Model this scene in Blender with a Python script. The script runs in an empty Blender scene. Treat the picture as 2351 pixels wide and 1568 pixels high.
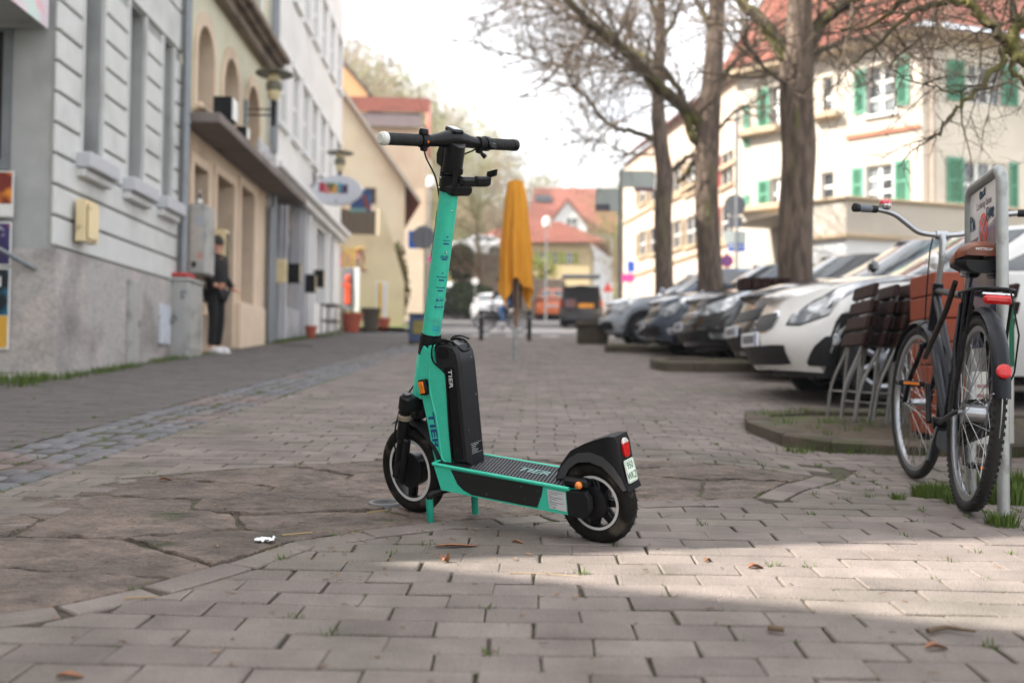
import bpy, bmesh, math, random
from mathutils import Vector, Matrix, Euler, noise as mnoise
R = math.radians
PI = math.pi
scn = bpy.context.scene
COL = scn.collection

# ---------------------------------------------------------------- camera
F_PX, CX, CY = 2286.0, 1175.5, 784.0          # focal length and centre in a 2351 x 1568 picture
PITCH, ROLL, ZC, SLOPE = .0297, .010, .70, .0617
cam_d = bpy.data.cameras.new('camera'); cam = bpy.data.objects.new('camera', cam_d); COL.objects.link(cam)
cam_d.sensor_width = 36.0; cam_d.lens = 36.0 * F_PX / 2351.0
cam_d.clip_start = .05; cam_d.clip_end = 2000
FW = Vector((0, math.cos(PITCH), math.sin(PITCH)))
_r0 = Vector((1, 0, 0)); _u0 = _r0.cross(FW)
RT = _r0 * math.cos(ROLL) + _u0 * math.sin(ROLL)
UP = _u0 * math.cos(ROLL) - _r0 * math.sin(ROLL)
CAMP = Vector((0, 0, ZC))
m = Matrix((RT, UP, -FW)).transposed().to_4x4(); m.translation = CAMP
cam.matrix_world = m
cam_d.dof.use_dof = True; cam_d.dof.focus_distance = 3.22; cam_d.dof.aperture_fstop = 1.9
scn.camera = cam

# ---------------------------------------------------------------- light
SUN_AZ = R(11)       # the light travels along (cos az, sin az) over the ground
SUN_EL = R(40)
w = bpy.data.worlds.new('World'); scn.world = w; w.use_nodes = True
nt = w.node_tree; nt.nodes.clear()
out = nt.nodes.new('ShaderNodeOutputWorld'); bg = nt.nodes.new('ShaderNodeBackground')
sky = nt.nodes.new('ShaderNodeTexSky'); sky.sky_type = 'NISHITA'; sky.sun_disc = False
sky.sun_elevation = SUN_EL
sky.sun_rotation = math.atan2(-math.cos(SUN_AZ), -math.sin(SUN_AZ)) 
sky.air_density = 1.0; sky.dust_density = 3.0; sky.ozone_density = 1.0
tc = nt.nodes.new('ShaderNodeTexCoord')
mp = nt.nodes.new('ShaderNodeMapping'); mp.inputs['Scale'].default_value = (1, 1, 2.6)
nz = nt.nodes.new('ShaderNodeTexNoise'); nz.inputs['Scale'].default_value = 2.2; nz.inputs['Detail'].default_value = 6; nz.inputs['Roughness'].default_value = .55
rp = nt.nodes.new('ShaderNodeValToRGB'); rp.color_ramp.elements[0].position = .34; rp.color_ramp.elements[1].position = .62
rp.color_ramp.elements[0].color = (.12, .12, .12, 1); rp.color_ramp.elements[1].color = (.92, .92, .92, 1)
mx = nt.nodes.new('ShaderNodeMix'); mx.data_type = 'RGBA'
mx.inputs[7].default_value = (10.2, 10.1, 10.0, 1)        # thin high cloud, same everywhere in the sky
L = nt.links.new
L(tc.outputs['Generated'], mp.inputs['Vector']); L(mp.outputs['Vector'], nz.inputs['Vector']); L(nz.outputs['Fac'], rp.inputs['Fac'])
L(rp.outputs['Color'], mx.inputs[0]); L(sky.outputs['Color'], mx.inputs[6]); L(mx.outputs[2], bg.inputs['Color'])
bg.inputs['Strength'].default_value = .10; L(bg.outputs['Background'], out.inputs['Surface'])
sd = bpy.data.lights.new('sun', 'SUN'); sun = bpy.data.objects.new('sun', sd); COL.objects.link(sun)
sd.energy = 5.0; sd.angle = R(.4); sd.color = (1, .945, .86)
SUND = Vector((math.cos(SUN_AZ) * math.cos(SUN_EL), math.sin(SUN_AZ) * math.cos(SUN_EL), -math.sin(SUN_EL)))
sun.rotation_euler = SUND.to_track_quat('-Z', 'Y').to_euler(); sun.location = (-20, -5, 30)
vs = scn.view_settings
vs.view_transform = 'Standard'; vs.look = 'None'; vs.exposure = 1.58; vs.gamma = 1; vs.use_curve_mapping = False
scn.cycles.use_denoising = True
scn.cycles.max_bounces = 6; scn.cycles.diffuse_bounces = 3; scn.cycles.glossy_bounces = 3; scn.cycles.transmission_bounces = 4
scn.cycles.transparent_max_bounces = 8; scn.cycles.caustics_reflective = False; scn.cycles.caustics_refractive = False

# ---------------------------------------------------------------- places
def sstep(a, b, x):
    t = min(1, max(0, (x - a) / (b - a))); return t * t * (3 - 2 * t)
def gz(x, y):
    """height of the ground: the street climbs away from the camera"""
    z = SLOPE * y
    if y > 30: z += .00028 * (min(y, 120) - 30) ** 2
    z -= .055 * sstep(.9, 1.6, x) * sstep(3.6, 4.4, y) * (1 - sstep(6, 9, y))
    return z
def ray(X, Y): return FW + RT * ((X - CX) / F_PX) - UP * ((Y - CY) / F_PX)
def at(X, Y, d):
    """the point that stands d metres down the street on the line of sight through X, Y"""
    v = ray(X, Y); return CAMP + v * (d / v.y)
def xat(X, d): return at(X, 760, d).x
def gp(X, d):
    x = xat(X, d); return Vector((x, d, gz(x, d)))

# ---------------------------------------------------------------- materials
def lin(c):
    return tuple((v / 255 / 12.92 if v / 255 <= .04045 else ((v / 255 + .055) / 1.055) ** 2.4) for v in c)
MATS = {}
def mat(name, col, rough=.6, metal=0., var=.12, scale=6., bump=0., bscale=80., coat=0., col2=None, cpos=(.45, .6), cscale=3., spec=.5,
        island=0., dirt=None, trans=0., alpha=1., emit=None, stretch=None, detail=5., objrand=0., vor=0., tl=0., speck=0., sscale=320., bdist=.012):
    """procedural surface: col broken up by noise; col2 comes in patches; dirt is a darker stain colour; island varies loose pieces"""
    if name in MATS: return MATS[name]
    m = bpy.data.materials.new(name); m.use_nodes = True; MATS[name] = m
    t = m.node_tree; N = t.nodes; K = t.links.new; b = N['Principled BSDF']
    if len(col) == 3 and max(col) > 1.001: col = lin(col)
    b.inputs['Roughness'].default_value = rough; b.inputs['Metallic'].default_value = metal
    b.inputs['Specular IOR Level'].default_value = spec
    if coat: b.inputs['Coat Weight'].default_value = coat; b.inputs['Coat Roughness'].default_value = .05
    if trans: b.inputs['Transmission Weight'].default_value = trans
    if alpha < 1: b.inputs['Alpha'].default_value = alpha
    tc = N.new('ShaderNodeTexCoord'); vec = tc.outputs['Object']
    if stretch:
        mp = N.new('ShaderNodeMapping'); mp.inputs['Scale'].default_value = stretch; K(vec, mp.inputs['Vector']); vec = mp.outputs['Vector']
    nz = N.new('ShaderNodeTexNoise'); nz.inputs['Scale'].default_value = scale; nz.inputs['Detail'].default_value = detail; nz.inputs['Roughness'].default_value = .62
    K(vec, nz.inputs['Vector'])
    mr = N.new('ShaderNodeMapRange'); mr.inputs['From Min'].default_value = .3; mr.inputs['From Max'].default_value = .7
    mr.inputs['To Min'].default_value = 1 - var; mr.inputs['To Max'].default_value = 1 + var
    K(nz.outputs['Fac'], mr.inputs['Value'])
    base = N.new('ShaderNodeRGB'); base.outputs[0].default_value = (*col, 1); cur = base.outputs[0]
    def mixin(c2, pos, sc, cur, off):
        c2 = lin(c2) if max(c2) > 1.001 else c2
        n2 = N.new('ShaderNodeTexNoise'); n2.inputs['Scale'].default_value = sc; n2.inputs['Detail'].default_value = 4
        a = N.new('ShaderNodeVectorMath'); a.operation = 'ADD'; a.inputs[1].default_value = (off, off * 2, -off); K(vec, a.inputs[0]); K(a.outputs[0], n2.inputs['Vector'])
        r = N.new('ShaderNodeMapRange'); r.inputs['From Min'].default_value = pos[0]; r.inputs['From Max'].default_value = pos[1]; K(n2.outputs['Fac'], r.inputs['Value'])
        x = N.new('ShaderNodeMix'); x.data_type = 'RGBA'; x.inputs[7].default_value = (*c2, 1); K(r.outputs['Result'], x.inputs[0]); K(cur, x.inputs[6])
        return x.outputs[2]
    if col2: cur = mixin(col2, cpos, cscale, cur, 3.1)
    if dirt: cur = mixin(dirt[0], dirt[1], dirt[2], cur, 7.7)
    val = mr.outputs['Result']
    def mul(a, b_):
        x = N.new('ShaderNodeMath'); x.operation = 'MULTIPLY'; K(a, x.inputs[0]); K(b_, x.inputs[1]); return x.outputs[0]
    if speck:
        n4 = N.new('ShaderNodeTexNoise'); n4.inputs['Scale'].default_value = sscale; n4.inputs['Detail'].default_value = 3; n4.inputs['Roughness'].default_value = .8; K(tc.outputs['Object'], n4.inputs['Vector'])
        r4 = N.new('ShaderNodeMapRange'); r4.inputs['From Min'].default_value = .35; r4.inputs['From Max'].default_value = .65; r4.inputs['To Min'].default_value = 1 - speck; r4.inputs['To Max'].default_value = 1 + speck; K(n4.outputs['Fac'], r4.inputs['Value']); val = mul(val, r4.outputs['Result'])
    if island or objrand:
        g = N.new('ShaderNodeNewGeometry'); oi = N.new('ShaderNodeObjectInfo')
        ad = N.new('ShaderNodeMath'); ad.operation = 'ADD'; K(g.outputs['Random Per Island'], ad.inputs[0]); K(oi.outputs['Random'], ad.inputs[1])
        fr = N.new('ShaderNodeMath'); fr.operation = 'FRACT'; K(ad.outputs[0], fr.inputs[0])
        r2 = N.new('ShaderNodeMapRange'); r2.inputs['To Min'].default_value = 1 - (island or objrand); r2.inputs['To Max'].default_value = 1 + (island or objrand); K(fr.outputs[0], r2.inputs['Value'])
        val = mul(val, r2.outputs['Result'])
    vm = N.new('ShaderNodeVectorMath'); vm.operation = 'SCALE'; K(cur, vm.inputs[0]); K(val, vm.inputs['Scale'])
    K(vm.outputs[0], b.inputs['Base Color'])
    if emit:
        b.inputs['Emission Color'].default_value = (*emit[0], 1); b.inputs['Emission Strength'].default_value = emit[1]
    if bump:
        if vor:
            n3 = N.new('ShaderNodeTexVoronoi'); n3.inputs['Scale'].default_value = vor; hs = n3.outputs['Distance']
        else:
            n3 = N.new('ShaderNodeTexNoise'); n3.inputs['Scale'].default_value = bscale; n3.inputs['Detail'].default_value = 6; hs = n3.outputs['Fac']
        K(vec, n3.inputs['Vector'])
        bp = N.new('ShaderNodeBump'); bp.inputs['Strength'].default_value = min(1, bump); bp.inputs['Distance'].default_value = bdist
        K(hs, bp.inputs['Height']); K(bp.outputs['Normal'], b.inputs['Normal'])
    if tl:
        o = N['Material Output']; td = N.new('ShaderNodeBsdfTranslucent'); K(vm.outputs[0], td.inputs['Color'])
        ms = N.new('ShaderNodeMixShader'); ms.inputs[0].default_value = tl; K(b.outputs[0], ms.inputs[1]); K(td.outputs[0], ms.inputs[2]); K(ms.outputs[0], o.inputs['Surface'])
    return m

# ---------------------------------------------------------------- meshes
class MB:
    def __init__(s, M=None): s.v = []; s.f = []; s.M = M
    def add(s, vs, fs, M=None):
        o = len(s.v)
        for p in vs:
            p = Vector(p)
            if M is not None: p = M @ p
            if s.M is not None: p = s.M @ p
            s.v.append(p)
        s.f += [tuple(i + o for i in f) for f in fs]
        return s
    def bx(s, x0, x1, y0, y1, z0, z1, bev=0., M=None):
        if x0 > x1: x0, x1 = x1, x0
        if y0 > y1: y0, y1 = y1, y0
        if z0 > z1: z0, z1 = z1, z0
        if not bev:
            return s.add([(x, y, z) for x in (x0, x1) for y in (y0, y1) for z in (z0, z1)],
                         [(0, 1, 3, 2), (4, 6, 7, 5), (0, 4, 5, 1), (2, 3, 7, 6), (0, 2, 6, 4), (1, 5, 7, 3)], M)
        b = min(bev, (x1 - x0) * .49, (y1 - y0) * .49, (z1 - z0) * .49)
        vs = []; ix = {}
        X = (x0, x1); Y = (y0, y1); Z = (z0, z1); sg = (1, -1)
        for i in (0, 1):
            for j in (0, 1):
                for k in (0, 1):
                    for a in range(3):
                        p = [X[i] + sg[i] * b, Y[j] + sg[j] * b, Z[k] + sg[k] * b]
                        p[a] = (X[i], Y[j], Z[k])[a]
                        ix[i, j, k, a] = len(vs); vs.append(p)
        q = lambda *t: tuple(ix[x] for x in t)
        fs = []
        for i in (0, 1):
            f = q((i, 0, 0, 0), (i, 1, 0, 0), (i, 1, 1, 0), (i, 0, 1, 0)); fs.append(f if i else f[::-1])
            f = q((0, i, 0, 1), (0, i, 1, 1), (1, i, 1, 1), (1, i, 0, 1)); fs.append(f if i else f[::-1])
            f = q((0, 0, i, 2), (1, 0, i, 2), (1, 1, i, 2), (0, 1, i, 2)); fs.append(f if i else f[::-1])
        for i in (0, 1):
            for j in (0, 1):
                f = q((i, j, 0, 0), (i, j, 0, 1), (i, j, 1, 1), (i, j, 1, 0)); fs.append(f if i == j else f[::-1])
                f = q((i, 0, j, 0), (i, 1, j, 0), (i, 1, j, 2), (i, 0, j, 2)); fs.append(f if i == j else f[::-1])
                f = q((0, i, j, 1), (0, i, j, 2), (1, i, j, 2), (1, i, j, 1)); fs.append(f if i == j else f[::-1])
                for k in (0, 1):
                    f = q((i, j, k, 0), (i, j, k, 1), (i, j, k, 2)); fs.append(f if (i + j + k) % 2 else f[::-1])
        return s.add(vs, fs, M)
    def box(s, c, d, rot=(0, 0, 0), bev=0.):
        M = Matrix.Translation(Vector(c)) @ Euler(rot).to_matrix().to_4x4()
        return s.bx(-d[0] / 2, d[0] / 2, -d[1] / 2, d[1] / 2, -d[2] / 2, d[2] / 2, bev, M)
    def tube(s, pts, r, n=8, cap=True, closed=False, squash=None):
        P = [Vector(p) for p in pts]; k = len(P)
        rr = list(r) if isinstance(r, (list, tuple)) else [r] * k
        T = []
        for i in range(k):
            if closed: a, b = P[(i - 1) % k], P[(i + 1) % k]
            else: a, b = P[max(0, i - 1)], P[min(k - 1, i + 1)]
            d = b - a
            T.append(d.normalized() if d.length > 1e-9 else Vector((0, 0, 1)))
        ref = Vector((0, 0, 1)) if abs(T[0].z) < .9 else Vector((0, 1, 0))
        u = T[0].cross(ref).normalized(); vs = []; fs = []
        for i in range(k):
            u = (u - T[i] * u.dot(T[i]));
            u = u.normalized() if u.length > 1e-6 else T[i].orthogonal().normalized()
            w_ = T[i].cross(u)
            for j in range(n):
                a = 2 * PI * j / n
                q1, q2 = (squash if squash else (1, 1))
                vs.append(P[i] + (u * (math.cos(a) * q1) + w_ * (math.sin(a) * q2)) * rr[i])
        for i in range(k if closed else k - 1):
            i2 = (i + 1) % k
            for j in range(n):
                j2 = (j + 1) % n
                fs.append((i * n + j, i * n + j2, i2 * n + j2, i2 * n + j))
        if cap and not closed:
            fs.append(tuple(range(n - 1, -1, -1))); fs.append(tuple((k - 1) * n + j for j in range(n)))
        return s.add(vs, fs)
    def cyl(s, p, q, r, r2=None, n=14): return s.tube([p, q], [r, r if r2 is None else r2], n)
    def lathe(s, prof, n=24, c=(0, 0, 0), ax=(0, 0, 1), closed=False):
        A = Vector(ax).normalized(); u = A.orthogonal().normalized(); w_ = A.cross(u); c = Vector(c)
        vs = []; fs = []; k = len(prof)
        for (r, z) in prof:
            for j in range(n):
                a = 2 * PI * j / n; vs.append(c + A * z + (u * math.cos(a) + w_ * math.sin(a)) * r)
        for i in range(k if closed else k - 1):
            i2 = (i + 1) % k
            for j in range(n):
                j2 = (j + 1) % n; fs.append((i * n + j, i * n + j2, i2 * n + j2, i2 * n + j))
        if not closed:
            if prof[0][0] > 1e-6: fs.append(tuple(range(n - 1, -1, -1)))
            if prof[-1][0] > 1e-6: fs.append(tuple((k - 1) * n + j for j in range(n)))
        return s.add(vs, fs)
    def prism(s, poly, o=(0, 0, 0), u=(1, 0, 0), v=(0, 0, 1), w0=0., w1=.1, bev=0.):
        """polygon in the (u, v) plane at o, thickened from w0 to w1 along u x v; bev chamfers the w1 face"""
        o = Vector(o); u = Vector(u); v = Vector(v); n_ = u.cross(v); k = len(poly)
        rings = [(poly, w0), (poly, w1 - (bev if w1 > w0 else -bev)), (inset(poly, bev), w1)] if bev else [(poly, w0), (poly, w1)]
        vs = [o + u * a + v * b + n_ * ww for (pl, ww) in rings for (a, b) in pl]
        fs = [tuple(range(k))[::-1]]
        for r_ in range(len(rings) - 1):
            for j in range(k):
                j2 = (j + 1) % k; fs.append((r_ * k + j, r_ * k + j2, (r_ + 1) * k + j2, (r_ + 1) * k + j))
        fs.append(tuple((len(rings) - 1) * k + j for j in range(k)))
        return s.add(vs, fs)
    def sph(s, c, r, nu=14, nv=8):
        r = Vector((r, r, r)) if isinstance(r, (int, float)) else Vector(r); c = Vector(c)
        vs = [c + Vector((0, 0, r.z))]; fs = []
        for i in range(1, nv):
            t = PI * i / nv
            for j in range(nu):
                a = 2 * PI * j / nu; vs.append(c + Vector((r.x * math.sin(t) * math.cos(a), r.y * math.sin(t) * math.sin(a), r.z * math.cos(t))))
        vs.append(c - Vector((0, 0, r.z))); e = len(vs) - 1
        for j in range(nu):
            j2 = (j + 1) % nu
            fs.append((0, 1 + j, 1 + j2)); fs.append((e, 1 + (nv - 2) * nu + j2, 1 + (nv - 2) * nu + j))
            for i in range(nv - 2): fs.append((1 + i * nu + j, 1 + (i + 1) * nu + j, 1 + (i + 1) * nu + j2, 1 + i * nu + j2))
        return s.add(vs, fs)
    def grid(s, fn, nu, nv, wrap=False):
        vs = [fn(i / (nu if wrap else nu - 1 or 1), j / (nv - 1)) for i in range(nu) for j in range(nv)]; fs = []
        for i in range(nu if wrap else nu - 1):
            i2 = (i + 1) % nu
            for j in range(nv - 1): fs.append((i * nv + j, i2 * nv + j, i2 * nv + j + 1, i * nv + j + 1))
        return s.add(vs, fs)
    def quad(s, a, b, c, d): return s.add([a, b, c, d], [(0, 1, 2, 3)])
    def mesh(s, name, m=None, smooth=35, fix=True):
        me = bpy.data.meshes.new(name); me.from_pydata(s.v, [], s.f); me.validate()
        if fix and len(s.f) < 60000:
            bm = bmesh.new(); bm.from_mesh(me); bmesh.ops.recalc_face_normals(bm, faces=bm.faces); bm.to_mesh(me); bm.free()
        if m: me.materials.append(m)
        if smooth:
            me.polygons.foreach_set('use_smooth', [True] * len(me.polygons)); me.set_sharp_from_angle(angle=R(smooth))
        me.update(); return me
    def build(s, name, m, parent=None, smooth=35, fix=True):
        o = bpy.data.objects.new(name, s.mesh(name, m, smooth, fix)); COL.objects.link(o)
        if parent: o.parent = parent
        return o
def inset(poly, d):
    k = len(poly); A = sum(poly[i][0] * poly[(i + 1) % k][1] - poly[(i + 1) % k][0] * poly[i][1] for i in range(k)); sg = 1 if A > 0 else -1
    res = []
    for i in range(k):
        a, b, c = Vector(poly[i - 1]), Vector(poly[i]), Vector(poly[(i + 1) % k])
        e1 = (b - a); e2 = (c - b)
        if e1.length < 1e-9 or e2.length < 1e-9: res.append(tuple(b)); continue
        e1.normalize(); e2.normalize()
        n1 = Vector((-e1.y, e1.x)) * sg; n2 = Vector((-e2.y, e2.x)) * sg; bi = n1 + n2
        l = bi.length
        if l < .2: res.append(tuple(b + n1 * d)); continue
        bi /= l; res.append(tuple(b + bi * (d / max(.35, bi.dot(n1)))))
    return res
def rrect(x0, x1, y0, y1, r, n=4):
    P = []
    for cx, cy, a0 in ((x1 - r, y0 + r, -90), (x1 - r, y1 - r, 0), (x0 + r, y1 - r, 90), (x0 + r, y0 + r, 180)):
        for i in range(n + 1):
            a = R(a0 + 90 * i / n); P.append((cx + r * math.cos(a), cy + r * math.sin(a)))
    return P
def ellipse(cx, cy, a, b, n=24, a0=0, a1=360):
    return [(cx + a * math.cos(R(a0 + (a1 - a0) * i / n)), cy + b * math.sin(R(a0 + (a1 - a0) * i / n))) for i in range(n if a1 - a0 == 360 else n + 1)]
def smoothpath(pts, n=6):
    """Catmull-Rom through pts"""
    P = [Vector(p) for p in pts]; P = [P[0] * 2 - P[1]] + P + [P[-1] * 2 - P[-2]]; res = []
    for i in range(1, len(P) - 2):
        for j in range(n):
            t = j / n; a, b, c, d = P[i - 1:i + 3]
            res.append(.5 * ((2 * b) + (c - a) * t + (2 * a - 5 * b + 4 * c - d) * t * t + (3 * b - a - 3 * c + d) * t ** 3))
    res.append(P[-2]); return res
def tag(o, label, cat, group=None):
    o['label'] = label; o['category'] = cat
    if group: o['group'] = group
    return o
def thing(name, label, cat, loc=(0, 0, 0), rz=0., group=None):
    o = bpy.data.objects.new(name, None); COL.objects.link(o); o.empty_display_size = .2
    o.location = loc; o.rotation_euler = (0, 0, rz); return tag(o, label, cat, group)
def struct(o): o['kind'] = 'structure'; return o
def stuff(o, label=None, cat=None):
    o['kind'] = 'stuff'
    if label: o['label'] = label
    if cat: o['category'] = cat
    return o
def kids(o): return [c for c in COL.objects if c.parent == o]
def copy_tree(o, parent=None, ch=None):
    if ch is None:
        ch = {}
        for c in COL.objects:
            if c.parent: ch.setdefault(c.parent.name, []).append(c)
    c = o.copy(); COL.objects.link(c); c.parent = parent
    for k in ch.get(o.name, []): copy_tree(k, c, ch)
    return c
def text(body, size, m, parent, name, M, ext=.001, align='CENTER', sx=1., bold=0., shear=0., space=1.):
    """raised lettering; M places the text plane (x right, y up)"""
    cu = bpy.data.curves.new(name, 'FONT'); cu.body = body; cu.size = size; cu.extrude = ext; cu.align_x = align; cu.align_y = 'CENTER'; cu.offset = bold; cu.shear = shear; cu.space_character = space
    cu.resolution_u = 3
    o = bpy.data.objects.new(name, cu); COL.objects.link(o)
    dg = bpy.context.evaluated_depsgraph_get(); dg.update()
    me = bpy.data.meshes.new_from_object(o.evaluated_get(dg)); bpy.data.objects.remove(o); bpy.data.curves.remove(cu)
    me.transform(M @ Matrix.Diagonal((sx, 1, 1, 1))); me.materials.clear(); me.materials.append(m); me.name = name
    o = bpy.data.objects.new(name, me); COL.objects.link(o); o.parent = parent
    return o
def plane_m(o, u, v):
    """matrix of a plane: x along u, y along v"""
    u = Vector(u).normalized(); v = Vector(v); v = (v - u * v.dot(u)).normalized(); n_ = u.cross(v)
    M = Matrix((u, v, n_)).transposed().to_4x4(); M.translation = Vector(o); return M
# ================================================================ ground
rng = random.Random(7)
m_joint = mat('joint_earth', (70, 62, 52), .95, var=.45, scale=40, col2=(70, 76, 40), cpos=(.48, .62), cscale=5, bump=.6, bscale=120)
m_paver = mat('paver_concrete', (119, 109, 103), .92, var=.22, scale=5, speck=.28, bump=.6, bscale=200, island=.15, col2=(109, 102, 93), cpos=(.48, .66), cscale=1.7, dirt=((100, 91, 83), (.55, .8), 3.1))
m_slab = mat('sandstone_slab', (108, 95, 86), .93, var=.36, scale=12, speck=.2, sscale=90, bump=1., bscale=34, bdist=.03, island=.12, stretch=(.85, 1.2, 1), col2=(88, 78, 71), cpos=(.45, .65), cscale=4, dirt=((62, 64, 44), (.62, .75), 5))
m_cobble = mat('gutter_cobble', (96, 95, 97), .72, var=.2, scale=14, bump=.5, bscale=60, island=.16, col2=(106, 92, 88), cpos=(.5, .6), cscale=1.2)
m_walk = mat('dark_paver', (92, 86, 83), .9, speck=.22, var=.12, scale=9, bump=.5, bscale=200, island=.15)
m_asph = mat('asphalt', (92, 90, 92), .9, var=.1, scale=20, bump=.4, bscale=300, dirt=((86, 84, 84), (.5, .7), 1))
m_earth = mat('earth', (104, 96, 78), .95, var=.25, scale=3, bump=.5, bscale=20, col2=(86, 98, 50), cpos=(.45, .6), cscale=.6)
m_white = mat('road_paint', (186, 184, 180), .7, var=.08, scale=12, dirt=((150, 148, 144), (.55, .7), 9))

def sheet(name, xs, ys, dz, m, keep=None):
    b = MB(); nx, ny = len(xs), len(ys)
    vs = [(x, y, gz(x, y) + dz) for x in xs for y in ys]
    fs = [(i * ny + j, (i + 1) * ny + j, (i + 1) * ny + j + 1, i * ny + j + 1) for i in range(nx - 1) for j in range(ny - 1)]
    b.add(vs, fs); return struct(b.build(name, m, None, 0))
def lsp(a, b, n): return [a + (b - a) * i / (n - 1) for i in range(n)]
sheet('ground', lsp(-90, 90, 37), lsp(-30, 190, 89), -.09, m_earth)
PAVX = (lsp(-4.9, 0, 8) + lsp(.4, 3, 14) + lsp(3.5, 14, 12))
pavement = sheet('pavement', PAVX, lsp(-1, 3.4, 9) + lsp(3.5, 9, 23) + lsp(9.5, 26.5, 18), -.0095, m_joint)
road = sheet('road', lsp(-30, 40, 36), lsp(26.6, 120, 60), -.035, m_asph)

# directions of the paving
EA = -.026
E1 = Vector((math.cos(EA), math.sin(EA))); E2 = Vector((-math.sin(EA), math.cos(EA)))
def pw(a, b): return E1 * a + E2 * b
# the patch of big sandstone slabs that crosses the paving
PATCH = [(-2.3, 2.35), (-1.3, 2.18), (-1.06, 2.34), (-.92, 2.5), (-.78, 2.74), (-.66, 3.0), (-.47, 3.15), (-.22, 3.3), (.1, 3.42), (.44, 3.67), (.92, 3.77), (1.14, 4.15), (1.38, 4.55), (.3, 4.72), (-.55, 4.61), (-1.17, 4.34), (-1.5, 4.1), (-1.86, 3.66), (-2.3, 3.3)]
def inpoly(p, poly):
    c = False; j = len(poly) - 1
    for i in range(len(poly)):
        a, b = poly[i], poly[j]
        if (a[1] > p[1]) != (b[1] > p[1]) and p[0] < (b[0] - a[0]) * (p[1] - a[1]) / (b[1] - a[1]) + a[0]: c = not c
        j = i
    return c
def pdist(p, poly, closed=True):
    p = Vector(p); best = (1e9, None, None)
    for i in range(len(poly) if closed else len(poly) - 1):
        a, b = Vector(poly[i]), Vector(poly[(i + 1) % len(poly)])
        t = max(0, min(1, (p - a).dot(b - a) / max(1e-9, (b - a).length_squared))); q = a + (b - a) * t
        d = (p - q).length
        if d < best[0]: best = (d, q, (b - a).normalized())
    return best
def clip(poly, q, n_):
    """keep the side of the line through q that n_ points to"""
    res = []
    for i in range(len(poly)):
        a, b = Vector(poly[i]), Vector(poly[(i + 1) % len(poly)]); da, db = (a - q).dot(n_), (b - q).dot(n_)
        if da >= 0: res.append(a)
        if da * db < 0: res.append(a + (b - a) * (da / (da - db)))
    return res
def slab(poly, top, dz=0., th=.03, bev=.0038, jit=.003, rr=rng, mb=None, tilt=.006):
    """one paving piece from its outline on plan; its top lies top metres above the ground there"""
    b = mb or MB(); k = len(poly); c = sum((Vector(p) for p in poly), Vector((0, 0))) / k
    tx, ty = rr.uniform(-tilt, tilt), rr.uniform(-tilt, tilt)
    ins = inset([tuple(p) for p in poly], bev)
    Z = lambda p, e: (p[0], p[1], gz(p[0], p[1]) + top + dz + e + (p[0] - c.x) * tx + (p[1] - c.y) * ty)
    vs = [Z(p, -th) for p in poly] + [Z(p, -bev * .8) for p in poly] + [Z(p, 0) for p in ins]
    fs = []
    for r_ in range(2):
        for j in range(k):
            j2 = (j + 1) % k; fs.append((r_ * k + j, r_ * k + j2, (r_ + 1) * k + j2, (r_ + 1) * k + j))
    fs.append(tuple(2 * k + j for j in range(k)))
    b.add(vs, fs); return b
GUT_X = lambda y: -2.27 + .0235 * y           # middle of the gutter
near = []; far = MB(); walk_near = []; walkfar = MB()
KERBS = []                                     # filled below: outlines where no paver lies
BORDER = PATCH[1:15]
row = 0; y = .9; JX, JY = .0046, .0046
PL, PD = .214, .104
cand = []
while y < 26.3:
    off = (row % 2) * PL / 2 + rng.uniform(-.012, .012)
    xr = min(14., 1.6 + y * .62); xl = -4.85
    a = math.floor((xl - off) / PL) * PL + off
    while a < xr:
        c = pw(a + PL / 2, y + PD / 2)
        # only what the picture can see, with a margin
        if abs(c.x) < .60 * c.y + .9 and c.x > -4.75 - .034 * c.y + .1:
            g = rng.uniform(-.003, .003); jx0 = JX + rng.uniform(-.002, .003)
            q = [pw(a + jx0 / 2 + g, y + JY / 2), pw(a + PL - jx0 / 2 + g, y + JY / 2), pw(a + PL - jx0 / 2 + g, y + PD - JY / 2), pw(a + jx0 / 2 + g, y + PD - JY / 2)]
            q = [p + Vector((rng.uniform(-.0025, .0025), rng.uniform(-.0025, .0025))) + Vector((.012 * mnoise.noise(Vector((p.x * 1.3, p.y * 1.3, 5))), .016 * mnoise.noise(Vector((p.x * 1.1, p.y * 1.1, 9))))) for p in q]
            d = c.x - GUT_X(c.y)
            if abs(d) < .62:                    # gutter cuts the rows
                for sgn in (1, -1):
                    qq = clip(q, Vector((GUT_X(c.y) + sgn * .29, c.y)), Vector((sgn, -.0235 * sgn)))
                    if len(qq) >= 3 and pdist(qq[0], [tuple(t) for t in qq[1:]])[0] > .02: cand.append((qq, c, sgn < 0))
            else:
                dd = pdist(c, PATCH)
                if dd[0] < .36:
                    n_ = Vector((dd[2].y, -dd[2].x));    # outward for a counter-clockwise outline
                    bord = pdist(c, BORDER, False)[0] <= dd[0] + 1e-6
                    o_ = .115 if bord else .012
                    qq = clip(q, dd[1] + n_ * o_, n_)
                    if len(qq) >= 3 and not inpoly(c, PATCH): cand.append((qq, c, False))
                    elif len(qq) >= 3 and dd[0] < .06: cand.append((qq, c, False))
                else:
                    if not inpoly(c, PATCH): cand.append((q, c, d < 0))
        a += PL
    y += PD; row += 1
def area(q): return abs(sum(q[i][0] * q[(i + 1) % len(q)][1] - q[(i + 1) % len(q)][0] * q[i][1] for i in range(len(q)))) / 2
cand = [t for t in cand if area(t[0]) > .0022]
cand.sort(key=lambda t: t[1].length)
vis = [t for t in cand if abs(t[1].x) < .53 * t[1].y and t[1].y > 1.75]
visid = set(id(t) for t in vis[:300])
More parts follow.
